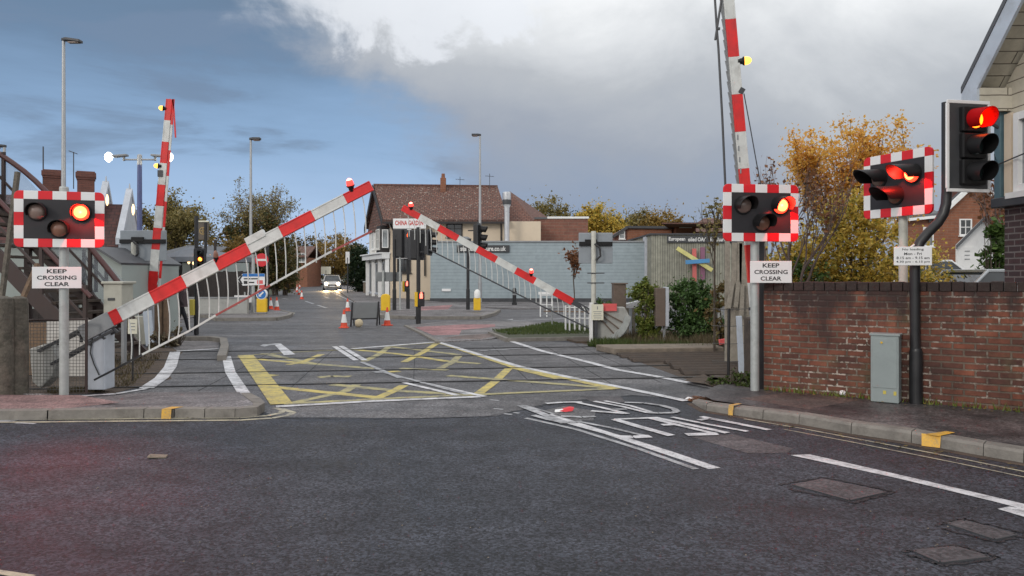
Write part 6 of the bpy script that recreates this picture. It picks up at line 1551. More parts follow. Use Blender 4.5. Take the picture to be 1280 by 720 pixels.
# ------------------------------------------------------------------ cars
def car(label, loc, rz, paint, L=4.2, Wd=1.76, Hh=1.5, lights=False):
    t = thing('parked_car' if not lights else 'car', label, 'car', loc, rz, None); h = Wd / 2
    # side profile, front at -Y : (y, z_low, z_top, half width)
    st = [(-L / 2, .35, .62, .70), (-L / 2 + .12, .22, .74, .86), (-L / 2 + .6, .2, .86, .97), (-L / 2 + 1.15, .2, .94, 1.0), (0, .2, .95, 1.0), (L / 2 - .9, .2, .98, 1.0), (L / 2 - .2, .22, .98, .94), (L / 2, .35, .85, .82)]
    mb = MB(); rings = []
    for y, zl, zt, k in st:
        w_ = h * k; rings.append([(-w_ * .94, y, zl), (-w_, y, zl + .12), (-w_, y, zt - .18), (-w_ * .93, y, zt - .04), (-w_ * .6, y, zt), (w_ * .6, y, zt), (w_ * .93, y, zt - .04), (w_, y, zt - .18), (w_, y, zl + .12), (w_ * .94, y, zl)])
    n = 10
    for r_ in rings: mb.v += r_
    for i in range(len(rings) - 1):
        for j in range(n):
            mb.f.append((i * n + j, i * n + (j + 1) % n, (i + 1) * n + (j + 1) % n, (i + 1) * n + j)); mb.m.append(0)
    mb.f.append(tuple(range(n))); mb.m.append(0); mb.f.append(tuple((len(rings) - 1) * n + j for j in reversed(range(n)))); mb.m.append(0)
    b = mb.build('body', M[paint], t, smooth=True, bevel=.02)
    # cabin: windscreen, side glass, roof
    y0_, y1_, y2_, y3_ = -L / 2 + 1.05, -L / 2 + 1.75, L / 2 - .95, L / 2 - .25
    zb, zr = .93, Hh; wb, wr = h * .95, h * .74
    mb = MB(); mb.add([(-wb, y0_, zb), (wb, y0_, zb), (wb, y3_, zb), (-wb, y3_, zb), (-wr, y1_, zr - .03), (wr, y1_, zr - .03), (wr, y2_, zr - .03), (-wr, y2_, zr - .03)], [(0, 1, 5, 4), (1, 2, 6, 5), (2, 3, 7, 6), (3, 0, 4, 7), (4, 5, 6, 7)]); mb.build('windows', M['glass'], t)
    mb = MB(); mb.prism([(-wr * 1.02, y1_ - .04, zr - .035), (wr * 1.02, y1_ - .04, zr - .035), (wr * 1.02, y2_ + .06, zr - .035), (-wr * 1.02, y2_ + .06, zr - .035)], (0, 0, .06))
    for s_ in (-1, 1):
        mb.bar((s_ * wb, y0_, zb), (s_ * wr, y1_, zr), .06, .05); mb.bar((s_ * wb, y3_, zb), (s_ * wr, y2_, zr), .09, .05); mb.bar((s_ * wb * .995, (y1_ + y2_) / 2 + .1, zb), (s_ * wr * 1.01, (y1_ + y2_) / 2 + .05, zr), .03, .07)
    mb.build('roof', M[paint], t, bevel=.02)
    for s_ in (-1, 1):
        for y in (-L / 2 + .8, L / 2 - .8):
            mb = MB(); mb.lathe([(.31, -.1), (.32, -.08), (.32, .08), (.3, .1)], (s_ * (h - .08), y, .32), (1, 0, 0), 20); wl = mb.build('wheel', M['tyre'], t, smooth=True)
            mb = MB(); mb.lathe([(.2, 0), (.19, .015), (.05, .03)], (s_ * (h + .02), y, .32), (s_, 0, 0), 16); mb.build('rim', M['lampgrey'], wl)
        mb = MB(); mb.box((s_ * h * .66, -L / 2 + .06, .66), (.34, .16, .16)); hl = mb.build('headlight', M['dark'], t, bevel=.03)
        mb = MB(); mb.lathe([(.15, 0), (.145, .03), (.08, .055), (.01, .06)], (s_ * h * .66, -L / 2 - .02, .66), (0, -1, 0), 14); mb.build('headlight_lens', M['e_head'] if lights else M['glass_l'], hl, smooth=True)
        mb = MB(); mb.box((s_ * (h + .1), y0_ + .35, .98), (.16, .1, .12)); mb.build('door_mirror', M[paint], t, bevel=.02)
        mb = MB(); mb.box((s_ * h * .7, L / 2 - .03, .75), (.3, .08, .14)); mb.build('tail_light', M['red'], t, bevel=.015)
    mb = MB(); mb.box((0, -L / 2 + .02, .52), (.9, .06, .12)); mb.build('grille', M['panel'], t)
    mb = MB(); mb.box((0, -L / 2 - .015, .42), (.52, .02, .11)); mb.build('number_plate', M['white_board'], t)
    return t
g = G(415, 362.6); tc_ = car('pale car driving towards the crossing with both headlights on', (g.x, g.y, 0), R(14), 'car_pale', lights=True)
for s_ in (-1, 1):
    hb = bpy.data.lights.new('headlight_beam', 'SPOT'); hb.energy = 900; hb.color = (1, .68, .32); hb.spot_size = R(70); hb.spot_blend = 1.0; hb.shadow_soft_size = .1
    ho = bpy.data.objects.new('headlight_beam', hb); col.objects.link(ho)
    p_ = Vector((g.x, g.y, .66)) + Matrix.Rotation(R(14), 3, 'Z') @ Vector((s_ * .58, -2.25, 0)); ho.location = p_
    tg_ = Vector((g.x, g.y, 0)) + Matrix.Rotation(R(14), 3, 'Z') @ Vector((s_ * .58, -7.0, 0)); ho.rotation_euler = (p_ - tg_).to_track_quat('Z', 'Y').to_euler()
car('silver car parked close behind the brick wall, only its roof showing', (XW(1232, 14.5), 14.5, .17), R(-88), 'car_silver', 4.3, 1.78, 1.5)
car('white car parked further behind the wall beside the white gabled building', (XW(1164, 25.5), 25.5, .5), R(84), 'car_white', 4.2, 1.76, 1.55)

# ------------------------------------------------------------------ buildings beyond the crossing
def window(parent, cb, w_, h_, ex=(1, 0, 0), nrm=(0, -1, 0), frame='white', pane='glass', bars=(1, 1), sill=True, fw=.07):
    """window centred at cb (on the wall face), local to parent"""
    ex, nr, cb = Vector(ex).normalized(), Vector(nrm).normalized(), Vector(cb); ez = Vector((0, 0, 1))
    mb = MB()
    for s_ in (-1, 1):
        mb.bar(cb + ex * s_ * (w_ / 2) - ez * (h_ / 2 + fw / 2) + nr * .02, cb + ex * s_ * (w_ / 2) + ez * (h_ / 2 + fw / 2) + nr * .02, fw, .09, up=nr)
        mb.bar(cb - ex * (w_ / 2 - fw / 2) + ez * s_ * h_ / 2 + nr * .02, cb + ex * (w_ / 2 - fw / 2) + ez * s_ * h_ / 2 + nr * .02, .085, fw)
    for i in range(1, bars[0] + 1):
        x = -w_ / 2 + w_ * i / (bars[0] + 1); mb.bar(cb + ex * x - ez * (h_ / 2 - fw / 2) + nr * .025, cb + ex * x + ez * (h_ / 2 - fw / 2) + nr * .025, .04, .05, up=nr)
    for i in range(1, bars[1] + 1):
        z = -h_ / 2 + h_ * i / (bars[1] + 1); mb.bar(cb - ex * (w_ / 2 - fw / 2) + ez * z + nr * .022, cb + ex * (w_ / 2 - fw / 2) + ez * z + nr * .022, .04, .04)
    win = mb.build('window', M[frame], parent)
    mb = MB(); p = [cb + ex * a * (w_ / 2 - .01) + ez * b * (h_ / 2 - .01) + nr * .012 for a, b in ((-1, -1), (1, -1), (1, 1), (-1, 1))]; mb.prism(p, -nr * .008); mb.build('pane', M[pane], win)
    if sill:
        mb = MB(); mb.bar(cb - ex * (w_ / 2 + .08) - ez * (h_ / 2 + fw / 2 + .04) + nr * .06, cb + ex * (w_ / 2 + .08) - ez * (h_ / 2 + fw / 2 + .04) + nr * .06, .16, .07); mb.build('sill', M[frame], win)
    return win
# restaurant
Y = 48.0; C0 = Vector((-7.7, 48, 0)); SD = Vector((-.35, .937, 0))
t = thing('restaurant', 'cream restaurant with a large brown speckled tile roof and CHINA GARDEN board', 'restaurant', C0)
def gl(p): return Vector(p) - C0
C1 = Vector((XW(676, 48), 48, 0)); dep = 7.6; ez_, rz_ = 4.95, 7.55
B0, B1 = C0 + SD * dep, C1 + Vector((0, dep, 0))
mb = MB(); up = Vector((0, 0, ez_)); mid = (C0 + B0) / 2; sn0 = Vector((-.937, -.35, 0))
mb.prism([gl(C0), gl(C1), gl(C1 + up), gl(C0 + up)], (0, .3, 0)); mb.prism([gl(C1 + Vector((0, .302, 0))), gl(B1), gl(B1 + up), gl(C1 + up + Vector((0, .302, 0)))], (-.3, 0, 0)); mb.build('wall', M['render'], t)
mb = MB(); mb.prism([gl(C0), gl(B0), gl(B0 + up), gl(Vector((mid.x, mid.y, rz_ - .15))), gl(C0 + up)], Vector((.3, .1, 0))); mb.build('gable_wall', M['render_w'], t)
mb = MB(); mb.prism([gl(C0 + up + Vector((-.03, 0, -.4))), gl(B0 + up + Vector((-.03, 0, -.4))), gl(Vector((mid.x - .03, mid.y, rz_ - .15)))], sn0 * .1); mb.build('tile_hanging', M['tile'], t)
# main roof
RX1 = XW(630, 48); mb = MB(); ov = SD * -.0 + Vector((-.35, 0, 0))
E0, E1 = C0 + Vector((-.35, -.45, ez_ - .05)), Vector((RX1 + .3, 48 - .45, ez_ - .05)); K0, K1 = Vector((mid.x - .35, mid.y, rz_)), Vector((XW(622, mid.y), mid.y, rz_ - .1)); F0, F1 = B0 + Vector((-.35, .4, ez_ - .05)), Vector((RX1 + .3, B1.y + .4, ez_ - .05))
mb.prism([gl(E0), gl(E1), gl(K1), gl(K0)], (0, 0, .12)); mb.prism([gl(F0), gl(F1), gl(K1), gl(K0)], (0, 0, .12)); mb.build('roof', M['tile'], t)
mb = MB(); mb.bar(gl(K0 + Vector((0, 0, .12))), gl(K1 + Vector((0, 0, .12))), .25, .14); mb.build('ridge_tiles', M['tile_red'], t)
mb = MB(); o = Vector((-.05, -.02, -.08))
for a, b in ((E0, K0), (F0, K0)): mb.prism([gl(a + o + Vector((0, 0, -.22))), gl(b + o + Vector((0, 0, -.22))), gl(b + o + Vector((0, 0, .22))), gl(a + o + Vector((0, 0, .22)))], (-.05, 0, 0))
mb.build('bargeboard', M['darkwood'], t)
mb = MB(); mb.bar(gl(E0 + Vector((0, -.05, -.06))), gl(E1 + Vector((0, -.05, -.06))), .12, .14); mb.build('gutter', M['darkwood'], t)
for px in (487.5, 531, 626.5):
    mb = MB(); x = XW(px, 47.9); mb.tube([(x + 7.7, -.1, ez_ - .1), (x + 7.7 + (.5 if px < 490 else 0), -.1, ez_ - 1.3 if px < 490 else 3.5), (x + 7.7 + (.5 if px < 490 else 0), -.1, 1.5)], .05, 8); mb.build('downpipe', M['darkwood'], t)
window(t, gl((XW(568, 48), 48, H + 57 * 48 / F)), .95, 1.0, bars=(1, 1), frame='darkwood', pane='glass'); window(t, gl((XW(505, 48), 48, 2.2)), .8, .9, frame='darkwood')
bd_c = gl(W(512, 279.5, 47.3)); mb = MB(); mb.box(bd_c, (2.05, .06, .62)); sb = mb.build('sign_board', M['white_board'], t, bevel=.01)
mb = MB(); text_box(mb, 'CHINA GARDEN', bd_c + Vector((-.02, -.034, .04)), 1.75, .30, .03); mb.build('lettering', M['text_r'], sb, fixn=False)
mb = MB(); a = W(554, 232, 51); mb.box(gl(a), (.36, .36, 1.0)); ch = mb.build('chimney', M['house_brick'], t); mb = MB(); mb.lathe([(.13, 0), (.11, .3)], gl(a + Vector((0, 0, .5))), n=10); mb.build('chimney_pot', M['house_brick'], ch)
for px, py in ((575, 221), (612, 217)):
    a = W(px, py, 51); mb = MB(); mb.tube([gl(a), gl(a - Vector((0, 0, 1.5)))], .02, 5); mb.tube([gl(a + Vector((-.3, 0, -.15))), gl(a + Vector((.3, 0, -.2)))], .015, 5)
    for k in range(4): mb.tube([gl(a + Vector((-.25 + k * .15, -.15, -.17))), gl(a + Vector((-.25 + k * .15, .15, -.17)))], .01, 4)
    mb.build('aerial', M['dark'], t)
# shop front along the side road
sn = Vector((-.937, -.35, 0))
def side(u, z, out=0): return SD * u + sn * out + Vector((0, 0, z))
mb = MB(); mb.prism([side(.2, 3.0, .02), side(1.6, 3.0, .02), side(1.6, 4.7, .02), side(.2, 4.7, .02)], sn * .55); mb.build('bay', M['darkwood'], t)
window(t, side(.9, 3.85, .585), 1.0, 1.2, SD, sn, 'render_w', 'glass_l'); window(t, Vector((.0, 0, 3.85)) + sn * .3 + Vector((0, -.03, 0)), .35, 1.1, Vector((1, .0, 0)), (0, -1, 0), 'white', 'glass_l', (0, 0), False, .05)
mb = MB(); mb.bar(side(-.1, 2.75, .3), side(7.4, 2.75, .3), .5, .30); mb.bar(side(-.1, 2.95, .35), side(7.4, 2.95, .35), .7, .08); mb.build('shop_fascia', M['white'], t)
for k in range(4):
    mb = MB(); u = .1 + k * 2.4; mb.bar(side(u, 0, .15), side(u, 2.6, .15), .25, .25); mb.build('pilaster', M['white'], t)
for k in range(3): window(t, side(1.3 + k * 2.4, 1.35, .03), 1.7, 2.0, SD, sn, 'barge', 'glass', (1, 0), True)
for k in range(2): window(t, side(3.4 + k * 2.4, 4.0, .02), .9, 1.2, SD, sn, 'white', 'glass_l')
# flue
Y2 = 46.9; t = thing('metal_flue', 'shiny steel flue pipe with a dark collar rising beside the brown roof', 'flue', (XW(633.5, Y2), Y2, 3.0))
zz = H + (Y0 - 240) * Y2 / F - 3.0
mb = MB(); mb.lathe([(.17, 0), (.17, zz - 1.0), (.26, zz - .75), (.26, zz - .05), (.2, zz)], n=18); mb.build('pipe', M['steel'], t, smooth=True)
mb = MB(); mb.lathe([(.27, zz - .78), (.275, zz - .62), (.275, zz - .5), (.27, zz - .48)], n=18); mb.build('collar', M['dark'], t, smooth=True)
mb = MB(); mb.box((0, .3, .8), (.08, .6, .06)); mb.build('wall_bracket', M['dark'], t); mb = MB(); mb.box((0, .3, 1.6), (.08, .6, .06)); mb.build('wall_bracket', M['dark'], t)
# hipped annexe and brick block
Y3 = 50.0; t = thing('hipped_annexe', 'annexe with a hipped red brown tile roof right of the steel flue', 'building', (XW(655, Y3), Y3, 0))
def s_(px, py, dy=0): return W(px, py, Y3) - Vector(t.location) + Vector((0, dy, 0))
mb = MB(); a, b = s_(640, 380), s_(675, 289); mb.bb(a.x, b.x, 0, 6, 0, b.z); mb.build('wall', M['render'], t)
mb = MB(); e0, e1, ap0 = s_(622, 289.5, -.4), s_(676, 287.5, -.4), W(637, 239, Y3 + 3.2) - Vector(t.location); e1b, e0b = s_(694, 300, 6.5), s_(622, 289, 6.5)
mb.quad([e0, e1, ap0]); mb.quad([e1, (W(697, 280, Y3 + 6.5) - Vector(t.location)), ap0]); mb.quad([e0b, e0, ap0]); mb.quad([(W(697, 280, Y3 + 6.5) - Vector(t.location)), e0b, ap0]); mb.build('roof', M['tile_red'], t, fixn=False)
mb = MB(); mb.bar(s_(622, 289.5, -.45), s_(676.5, 287.5, -.45), .12, .12); mb.build('gutter', M['darkwood'], t)
mb = MB(); mb.tube([s_(630, 290, -.1), s_(630, 305, -.1)], .06, 8); mb.build('downpipe', M['darkwood'], t)
Y4 = 49.6; t = thing('brick_block', 'plain brown brick block with a white coping behind the grey cladding', 'building', (XW(705, Y4), Y4, 0))
def s_(px, py, dy=0): return W(px, py, Y4) - Vector(t.location) + Vector((0, dy, 0))
mb = MB(); a, b = s_(668, 385), s_(735, 273.5); mb.bb(a.x, b.x, 0, 7, 0, b.z); mb.build('wall', M['rear_brick'], t)
mb = MB(); mb.bb(s_(684, 0).x, b.x + .06, -.08, .25, b.z, b.z + .14); mb.build('coping', M['white'], t, bevel=.02)
mb = MB(); mb.bb(a.x, s_(684, 0).x - .01, -.06, .2, b.z - .02, b.z + .1); mb.build('lead_flashing', M['slate'], t)
# grey clad store
Y5 = 43.0; t = thing('furniture_store', 'long single storey store clad in grey blue horizontal boards', 'shop', (XW(670, Y5), Y5, 0))
def s_(px, py, dy=0): return W(px, py, Y5) - Vector(t.location) + Vector((0, dy, 0))
mb = MB(); a, b = s_(538, 382), s_(806, 303); mb.bb(a.x, b.x, 0, 3.8, 0, b.z); mb.build('wall', M['clad'], t)
mb = MB(); mb.bb(a.x - .05, b.x, -.06, 3.8, b.z, b.z + .09); mb.build('roof_trim', M['grey'], t, bevel=.01)
mb = MB(); mb.bb(a.x - .03, b.x, -.05, -.002, 0, .25); mb.build('plinth', M['dark'], t)
mb = MB(); c0_, c1_ = s_(805.5, 0), s_(814, 296); mb.bb(c0_.x, c1_.x, -.16, .5, 0, c1_.z); mb.build('corner_column', M['lilac'], t, bevel=.02)
a, b = s_(571, 315.5), s_(637, 306.5); mb = MB(); mb.bb(a.x, b.x, -.08, -.003, a.z, b.z); fb_ = mb.build('sign_board', M['fascia'], t, bevel=.008)
mb = MB(); text_box(mb, 'staroakfurniture.co.uk', ((a.x + b.x) / 2, -.084, (a.z + b.z) / 2 + .01), (b.x - a.x) * .86, .27, .025); mb.build('lettering', M['text_w'], fb_, fixn=False)
mb = MB(); mb.box(s_(558, 362.5) + Vector((0, -.03, 0)), (.5, .04, .14)); mb.build('name_plate', M['white_board'], t)
mb = MB()
for i in range(5): mb.bar(s_(541, 306) + Vector((-.1 - i * .0, -.0, 0)), s_(541, 380) + Vector((-.1, 0, 0)), .02, .02)
# oak clad end
Y6 = 41.5; t = thing('timber_clad_store', 'store end clad in weathered upright oak boards with coloured beams', 'shop', (XW(870, Y6), Y6, 0))
def s_(px, py, dy=0): return W(px, py, Y6) - Vector(t.location) + Vector((0, dy, 0))
mb = MB(); a, b = s_(814.5, 384), s_(960, 293.5); mb.bb(a.x, b.x, 0, 8, 0, b.z); mb.build('wall', M['oakwall'], t)
mb = MB(); mb.bb(a.x - .1, b.x, -.12, 8, b.z, b.z + .08); mb.build('roof_trim', M['dark'], t)
a, b = s_(833.5, 303.5), s_(935, 295); mb = MB(); mb.bb(a.x, b.x, -.10, -.003, a.z, b.z); fb_ = mb.build('sign_board', M['fascia'], t, bevel=.008)
mb = MB()
for s__, x0, x1 in (('European', 835.5, 856), ('oiled', 859.5, 870), ('OAK', 871.5, 882.5), ('furniture', 887, 907)):
    p, q_ = s_(x0, 300), s_(x1, 300); text_box(mb, s__, ((p.x + q_.x) / 2, -.104, s_(0, 299.3).z), q_.x - p.x, .26 if s__ == 'European' else .22, .022)
mb.build('lettering', M['text_w'], fb_, fixn=False)
for (x0, y0_, x1, y1, m_, off) in ((844.5, 310.5, 888, 338, 'stick_y', -.36), (866.5, 311, 867, 352, 'stick_r', -.22), (877.5, 309, 877.5, 350, 'stick_p', -.12), (854.5, 328, 884, 326, 'stick_b', -.48)):
    mb = MB(); mb.bar(s_(x0, y0_) + Vector((0, off, 0)), s_(x1, y1) + Vector((0, off, 0)), .22 if m_ != 'stick_p' else .24, .10, up=(0, 1, 0)); o_ = mb.build('coloured_beam', M[m_], t, bevel=.01)
# low red roofs behind
Y7 = 62.0; t = thing('low_brick_building', 'low red brick building with a shallow gable behind the stores', 'building', (XW(820, Y7), Y7, 0))
def s_(px, py, dy=0): return W(px, py, Y7) - Vector(t.location) + Vector((0, dy, 0))
mb = MB(); mb.prism([s_(784, 380), s_(840, 380), s_(840, 285), s_(784, 285)], (0, 8, 0)); mb.build('wall', M['house_brick'], t)
mb = MB(); mb.prism([s_(766, 380), s_(783.5, 380), s_(783.5, 285), s_(768, 296)], (0, 8, 0)); mb.build('gable_wall', M['chim_brick'], t)
mb = MB(); mb.bar(s_(784, 284), s_(842, 284.5), .5, .2); mb.bar(s_(784, 284), s_(766, 296), .5, .2); mb.build('verge', M['dark'], t)
window(t, s_(777.5, 293.5), .42, .6, bars=(0, 1), frame='white', pane='glass_l')
mb = MB(); mb.prism([s_(800, 289, -9), s_(940, 289, -9), s_(910, 283.5, 2), s_(842, 283.5, 2)], (0, 0, .1)); mb.build('roof', M['tile_red'], t)
mb = MB(); mb.bb(s_(842, 0).x, s_(866, 0).x, -1, 2, 3.5, s_(0, 283).z); mb.build('chimney_stack', M['house_brick'], t)
mb = MB(); mb.bb(s_(845.5, 0).x, s_(861, 0).x, -1.1, 1, s_(0, 286).z, s_(0, 284).z); mb.build('white_ledge', M['white'], t)
Y8 = 75.0; t = thing('hip_roof_house', 'house with a brown pyramid roof showing left of the right crossing light', 'house', (XW(893, Y8), Y8, 0))
def s_(px, py, dy=0): return W(px, py, Y8) - Vector(t.location) + Vector((0, dy, 0))
mb = MB(); a, b = s_(872, 343), s_(925, 289); mb.bb(a.x, b.x, 0, 6, 0, b.z); mb.build('wall', M['house_brick'], t)
mb = MB(); e = [s_(866, 290, -.5), s_(930, 290, -.5), s_(930, 290, 6.5), s_(866, 290, 6.5)]; ap = [s_(889, 270, 3), s_(908, 270, 3)]
mb.quad([e[0], e[1], ap[1], ap[0]]); mb.quad([e[1], e[2], ap[1]]); mb.quad([e[2], e[3], ap[0], ap[1]]); mb.quad([e[3], e[0], ap[0]]); mb.build('roof', M['tile'], t, fixn=False)

# terraced house further up the road on the left of the evergreen, and a brick house behind the bare tree
for px0, px1, yt, yb, Yh, wm, lab in ((350, 384, 308, 352, 97, 'house_brick', 'red brick house half hidden behind the half bare tree'), ):
    t = thing('brick_house', lab, 'house', (XW(368, Yh), Yh, 0))
    def s_(px, py, dy=0): return W(px, py, Yh) - Vector(t.location) + Vector((0, dy, 0))
    mb = MB(); mb.bb(s_(px0, 0).x, s_(px1, 0).x, 0, 7, 0, s_(0, yt + 14).z); mb.build('wall', M[wm], t)
    mb = MB(); z = s_(0, yt + 14).z; zt = s_(0, yt).z; x0, x1 = s_(px0 - 2, 0).x, s_(px1 + 2, 0).x
    mb.prism([(x0, -.5, z), (x1, -.5, z), (x1, 3.5, zt), (x0, 3.5, zt)], (0, 0, .15)); mb.prism([(x0, 7.5, z), (x1, 7.5, z), (x1, 3.5, zt), (x0, 3.5, zt)], (0, 0, .15)); mb.build('roof', M['tile'], t)
    for px, py in ((365, 322), (377, 322), (365, 338)): window(t, s_(px, py), .9, 1.1, frame='white', pane='glass_l')
# pale garden wall posts at the far right kerb
for i, (px, py, h) in enumerate(((449.5, 364.5, .8), (457.5, 366, .85))):
    g = G(px, py, .1); t = thing('gate_pier', 'pale brick gate pier by the evergreen, ' + ('further one' if i == 0 else 'nearer one'), 'gate pier', g, 0, 'gate piers by the evergreen')
    mb = MB(); mb.box((0, 0, h / 2), (.38, .38, h)); mb.build('pier', M['tan'], t); mb = MB(); mb.box((0, 0, h + .05), (.46, .46, .1)); mb.build('cap', M['pole'], t, bevel=.02)
# small signs in the distance
for px, py, Yd, w_, h_, lab in ((434.5, 322, 62, .32, .95, 'small pale sign beside the dark evergreen'), (407.5, 338, 100, 1.3, 1.0, 'small yellowish board above the far car')):
    t = thing('roadside_board', lab, 'sign', (XW(px, Yd), Yd, 0)); c = W(px, py, Yd) - Vector(t.location)
    mb = MB(); mb.tube([(0, .05, 0), c], .05, 6); mb.build('post', M['dark'], t)
    mb = MB(); mb.box(c, (w_, .05, h_)); mb.build('board', M['notice'] if Yd > 90 else M['white_board'], t)

# ------------------------------------------------------------------ houses behind the brick wall on the right
Y9 = 33.0; t = thing('white_gabled_house', 'small white boarded gable building behind the parked cars', 'house', (XW(1218, Y9), Y9, .4))
def s_(px, py, dy=0): return W(px, py, Y9) - Vector(t.location) + Vector((0, dy, 0))
mb = MB(); mb.prism([s_(1194.5, 355), s_(1262, 355), s_(1262, 305), s_(1228, 273), s_(1194.5, 306)], (4.6, 7, 0)); mb.build('wall', M['white'], t)
mb = MB()
for a, b in ((s_(1190, 311, -.3), s_(1228.5, 272, -.3)), (s_(1266, 311, -.3), s_(1228.5, 272, -.3))): mb.prism([a, b, b + Vector((0, 0, .14)), a + Vector((0, 0, .14))], (4.75, 7.3, 0))
mb.build('roof', M['slate'], t)
mb = MB(); mb.bb(s_(1196, 0).x, s_(1217, 0).x, -.05, -.003, -.4, s_(0, 309).z); dr = mb.build('garage_door', M['white'], t)
mb = MB()
for k in range(3): mb.box(s_(1208, 314 + k * 5) + Vector((0, -.06, 0)), (.22, .01, .04))
mb.build('vent_slot', M['grey'], dr)
Y10 = 42.0; t = thing('gabled_brick_house', 'tall orange brick house with a white edged gable beneath the traffic light', 'house', (XW(1200, Y10), Y10, 0))
def s_(px, py, dy=0): return W(px, py, Y10) - Vector(t.location) + Vector((0, dy, 0))
mb = MB(); mb.prism([s_(1128, 350), s_(1262, 350), s_(1262, 262), s_(1224, 233), s_(1210, 233), s_(1172, 268), s_(1128, 275)], (5.2, 8, 0)); mb.build('wall', M['house_brick'], t)
mb = MB(); mb.bar(s_(1166, 275, -.25), s_(1210, 234, -.25), .2, .22); mb.bar(s_(1224, 234, -.25), s_(1254, 258, -.25), .2, .22); mb.build('bargeboard', M['white'], t)
mb = MB()
for a, b in ((s_(1160, 281, -.2), s_(1217, 228, -.2)), (s_(1276, 280, -.2), s_(1217, 228, -.2))): mb.prism([a + Vector((0, .1, .1)), b + Vector((0, .1, .1)), b + Vector((0, .1, .3)), a + Vector((0, .1, .3))], (5.3, 8.2, 0))
mb.prism([s_(1110, 275, -.3), s_(1172, 270, -.3), s_(1180, 242, 4), s_(1118, 245, 4)], (0, 0, .15)); mb.build('roof', M['slate'], t)
mb = MB(); mb.bar(s_(1112, 277, -.35), s_(1172, 271, -.35), .15, .15); mb.build('gutter', M['white'], t)
window(t, s_(1206.5, 284), .62, .85, bars=(1, 1)); window(t, s_(1160, 296), .5, 1.0, bars=(0, 1), pane='glass_l')
mb = MB(); mb.bb(s_(1240, 0).x, s_(1258, 0).x, 3, 3.9, s_(0, 262).z, s_(0, 215).z); mb.build('chimney', M['chim_brick'], t)

# ------------------------------------------------------------------ signal box at the right edge
t = thing('signal_box', 'signal box with cream boards over dark brick and pale blue bargeboard at the right edge', 'signal box', (6.06, 9.5, 0))
BX = 6.06
def b_(x, y, z): return Vector((x - 6.06, y - 9.5, z))
mb = MB(); mb.prism([b_(BX, 9.35, 0), b_(BX, 5.0, 0), b_(BX, 5.0, 2.42), b_(BX, 9.35, 2.42)], (5.5, 0, 0)); mb.build('brick_base', M['box_brick'], t)
mb = MB(); mb.prism([b_(BX - .10, 9.47, 2.42), b_(BX - .10, 5.0, 2.42), b_(BX - .10, 5.0, 2.54), b_(BX - .10, 9.47, 2.54)], (5.6, 0, 0)); mb.build('string_course', M['dark'], t, bevel=.01)
mb = MB(); rzz = 6.0
mb.prism([b_(BX + .04, 9.42, 2.54), b_(BX + .04, 5.0, 2.54), b_(BX + .04, 5.0, 5.6), b_(BX + .04, 7.1, 6.1), b_(BX + .04, 9.42, 3.9)], (5.4, 0, 0)); mb.build('boarded_wall', M['clap'], t)
mb = MB(); mb.bar(b_(BX - .0, 9.42, 2.52), b_(BX, 9.42, 3.86), .10, .12); mb.build('corner_post', M['bluepost'], t, bevel=.008)
mb = MB(); mb.bar(b_(BX - .01, 9.42, 3.62), b_(BX - .32, 9.50, 3.70), .06, .06); mb.bar(b_(BX - .02, 9.4, 3.4), b_(BX - .4, 9.4, 3.62), .03, .03); mb.build('eaves_bracket', M['dark'], t)
window(t, b_(BX + .03, 8.62, 3.06), .95, .86, (0, -1, 0), (-1, 0, 0), 'white', 'glass_l', (1, 0), True, .09)
mb = MB(); mb.bar(b_(BX + .0, 9.33, 3.06), b_(BX + .0, 9.2, 3.06), .04, 1.0); mb.build('window_trim', M['render'], t)
# roof with overhang, soffit and bargeboard
mb = MB(); ex_ = .34
a, b, c_ = (9.62, 3.80), (7.0, 6.35), (4.6, 4.0)
for (p, q_) in ((a, b), (b, c_)):
    mb.prism([b_(BX - ex_ - .04, p[0], p[1] + .09), b_(BX - ex_ - .04, q_[0], q_[1] + .09), b_(BX - ex_ - .04, q_[0], q_[1] + .17), b_(BX - ex_ - .04, p[0], p[1] + .17)], (6.2, 0, 0))
mb.build('roof', M['slate'], t)
mb = MB()
for (p, q_) in ((a, b), (b, c_)): mb.prism([b_(BX - ex_ + .01, p[0] - .05, p[1] + .0), b_(BX - ex_ + .01, q_[0], q_[1] + .0), b_(BX - ex_ + .01, q_[0], q_[1] + .085), b_(BX - ex_ + .01, p[0], p[1] + .085)], (.4, 0, 0))
mb.build('soffit', M['clap'], t)
mb = MB()
for (p, q_) in ((a, b), (b, c_)): mb.prism([b_(BX - ex_ - .03, p[0], p[1] - .24), b_(BX - ex_ - .03, q_[0], q_[1] - .24), b_(BX - ex_ - .03, q_[0], q_[1] + .085), b_(BX - ex_ - .03, p[0], p[1] + .085)], (.035, 0, 0))
mb.prism([b_(BX - ex_ - .031, 9.62, 3.64), b_(BX - ex_ - .031, 9.30, 3.62), b_(BX - ex_ - .031, 9.30, 3.95), b_(BX - ex_ - .031, 9.62, 3.85)], (.037, 0, 0)); mb.build('bargeboard', M['barge_blue'], t)
mb = MB(); mb.bb(BX - ex_ - 6.06, BX + .04 - 6.06, 9.28 - 9.5, 9.42 - 9.5, 3.60, 3.88); mb.build('eaves_box', M['clap'], t)
mb = MB(); mb.bar(b_(BX - .02, 9.48, 3.02), b_(BX - .35, 9.0, 3.02), .006, .006); mb.bar(b_(BX - .07, 9.4, 2.95), b_(BX - .07, 8.6, 3.05), .012, .012); mb.build('loose_wire', M['cable'], t)
mb = MB(); mb.prism([b_(BX - .01, 9.36, 1.40), b_(BX - .01, 8.3, 1.40), b_(BX - .01, 8.3, 1.47), b_(BX - .01, 9.36, 1.47)], (-.05, 0, 0)); mb.build('ledge', M['pole'], t)

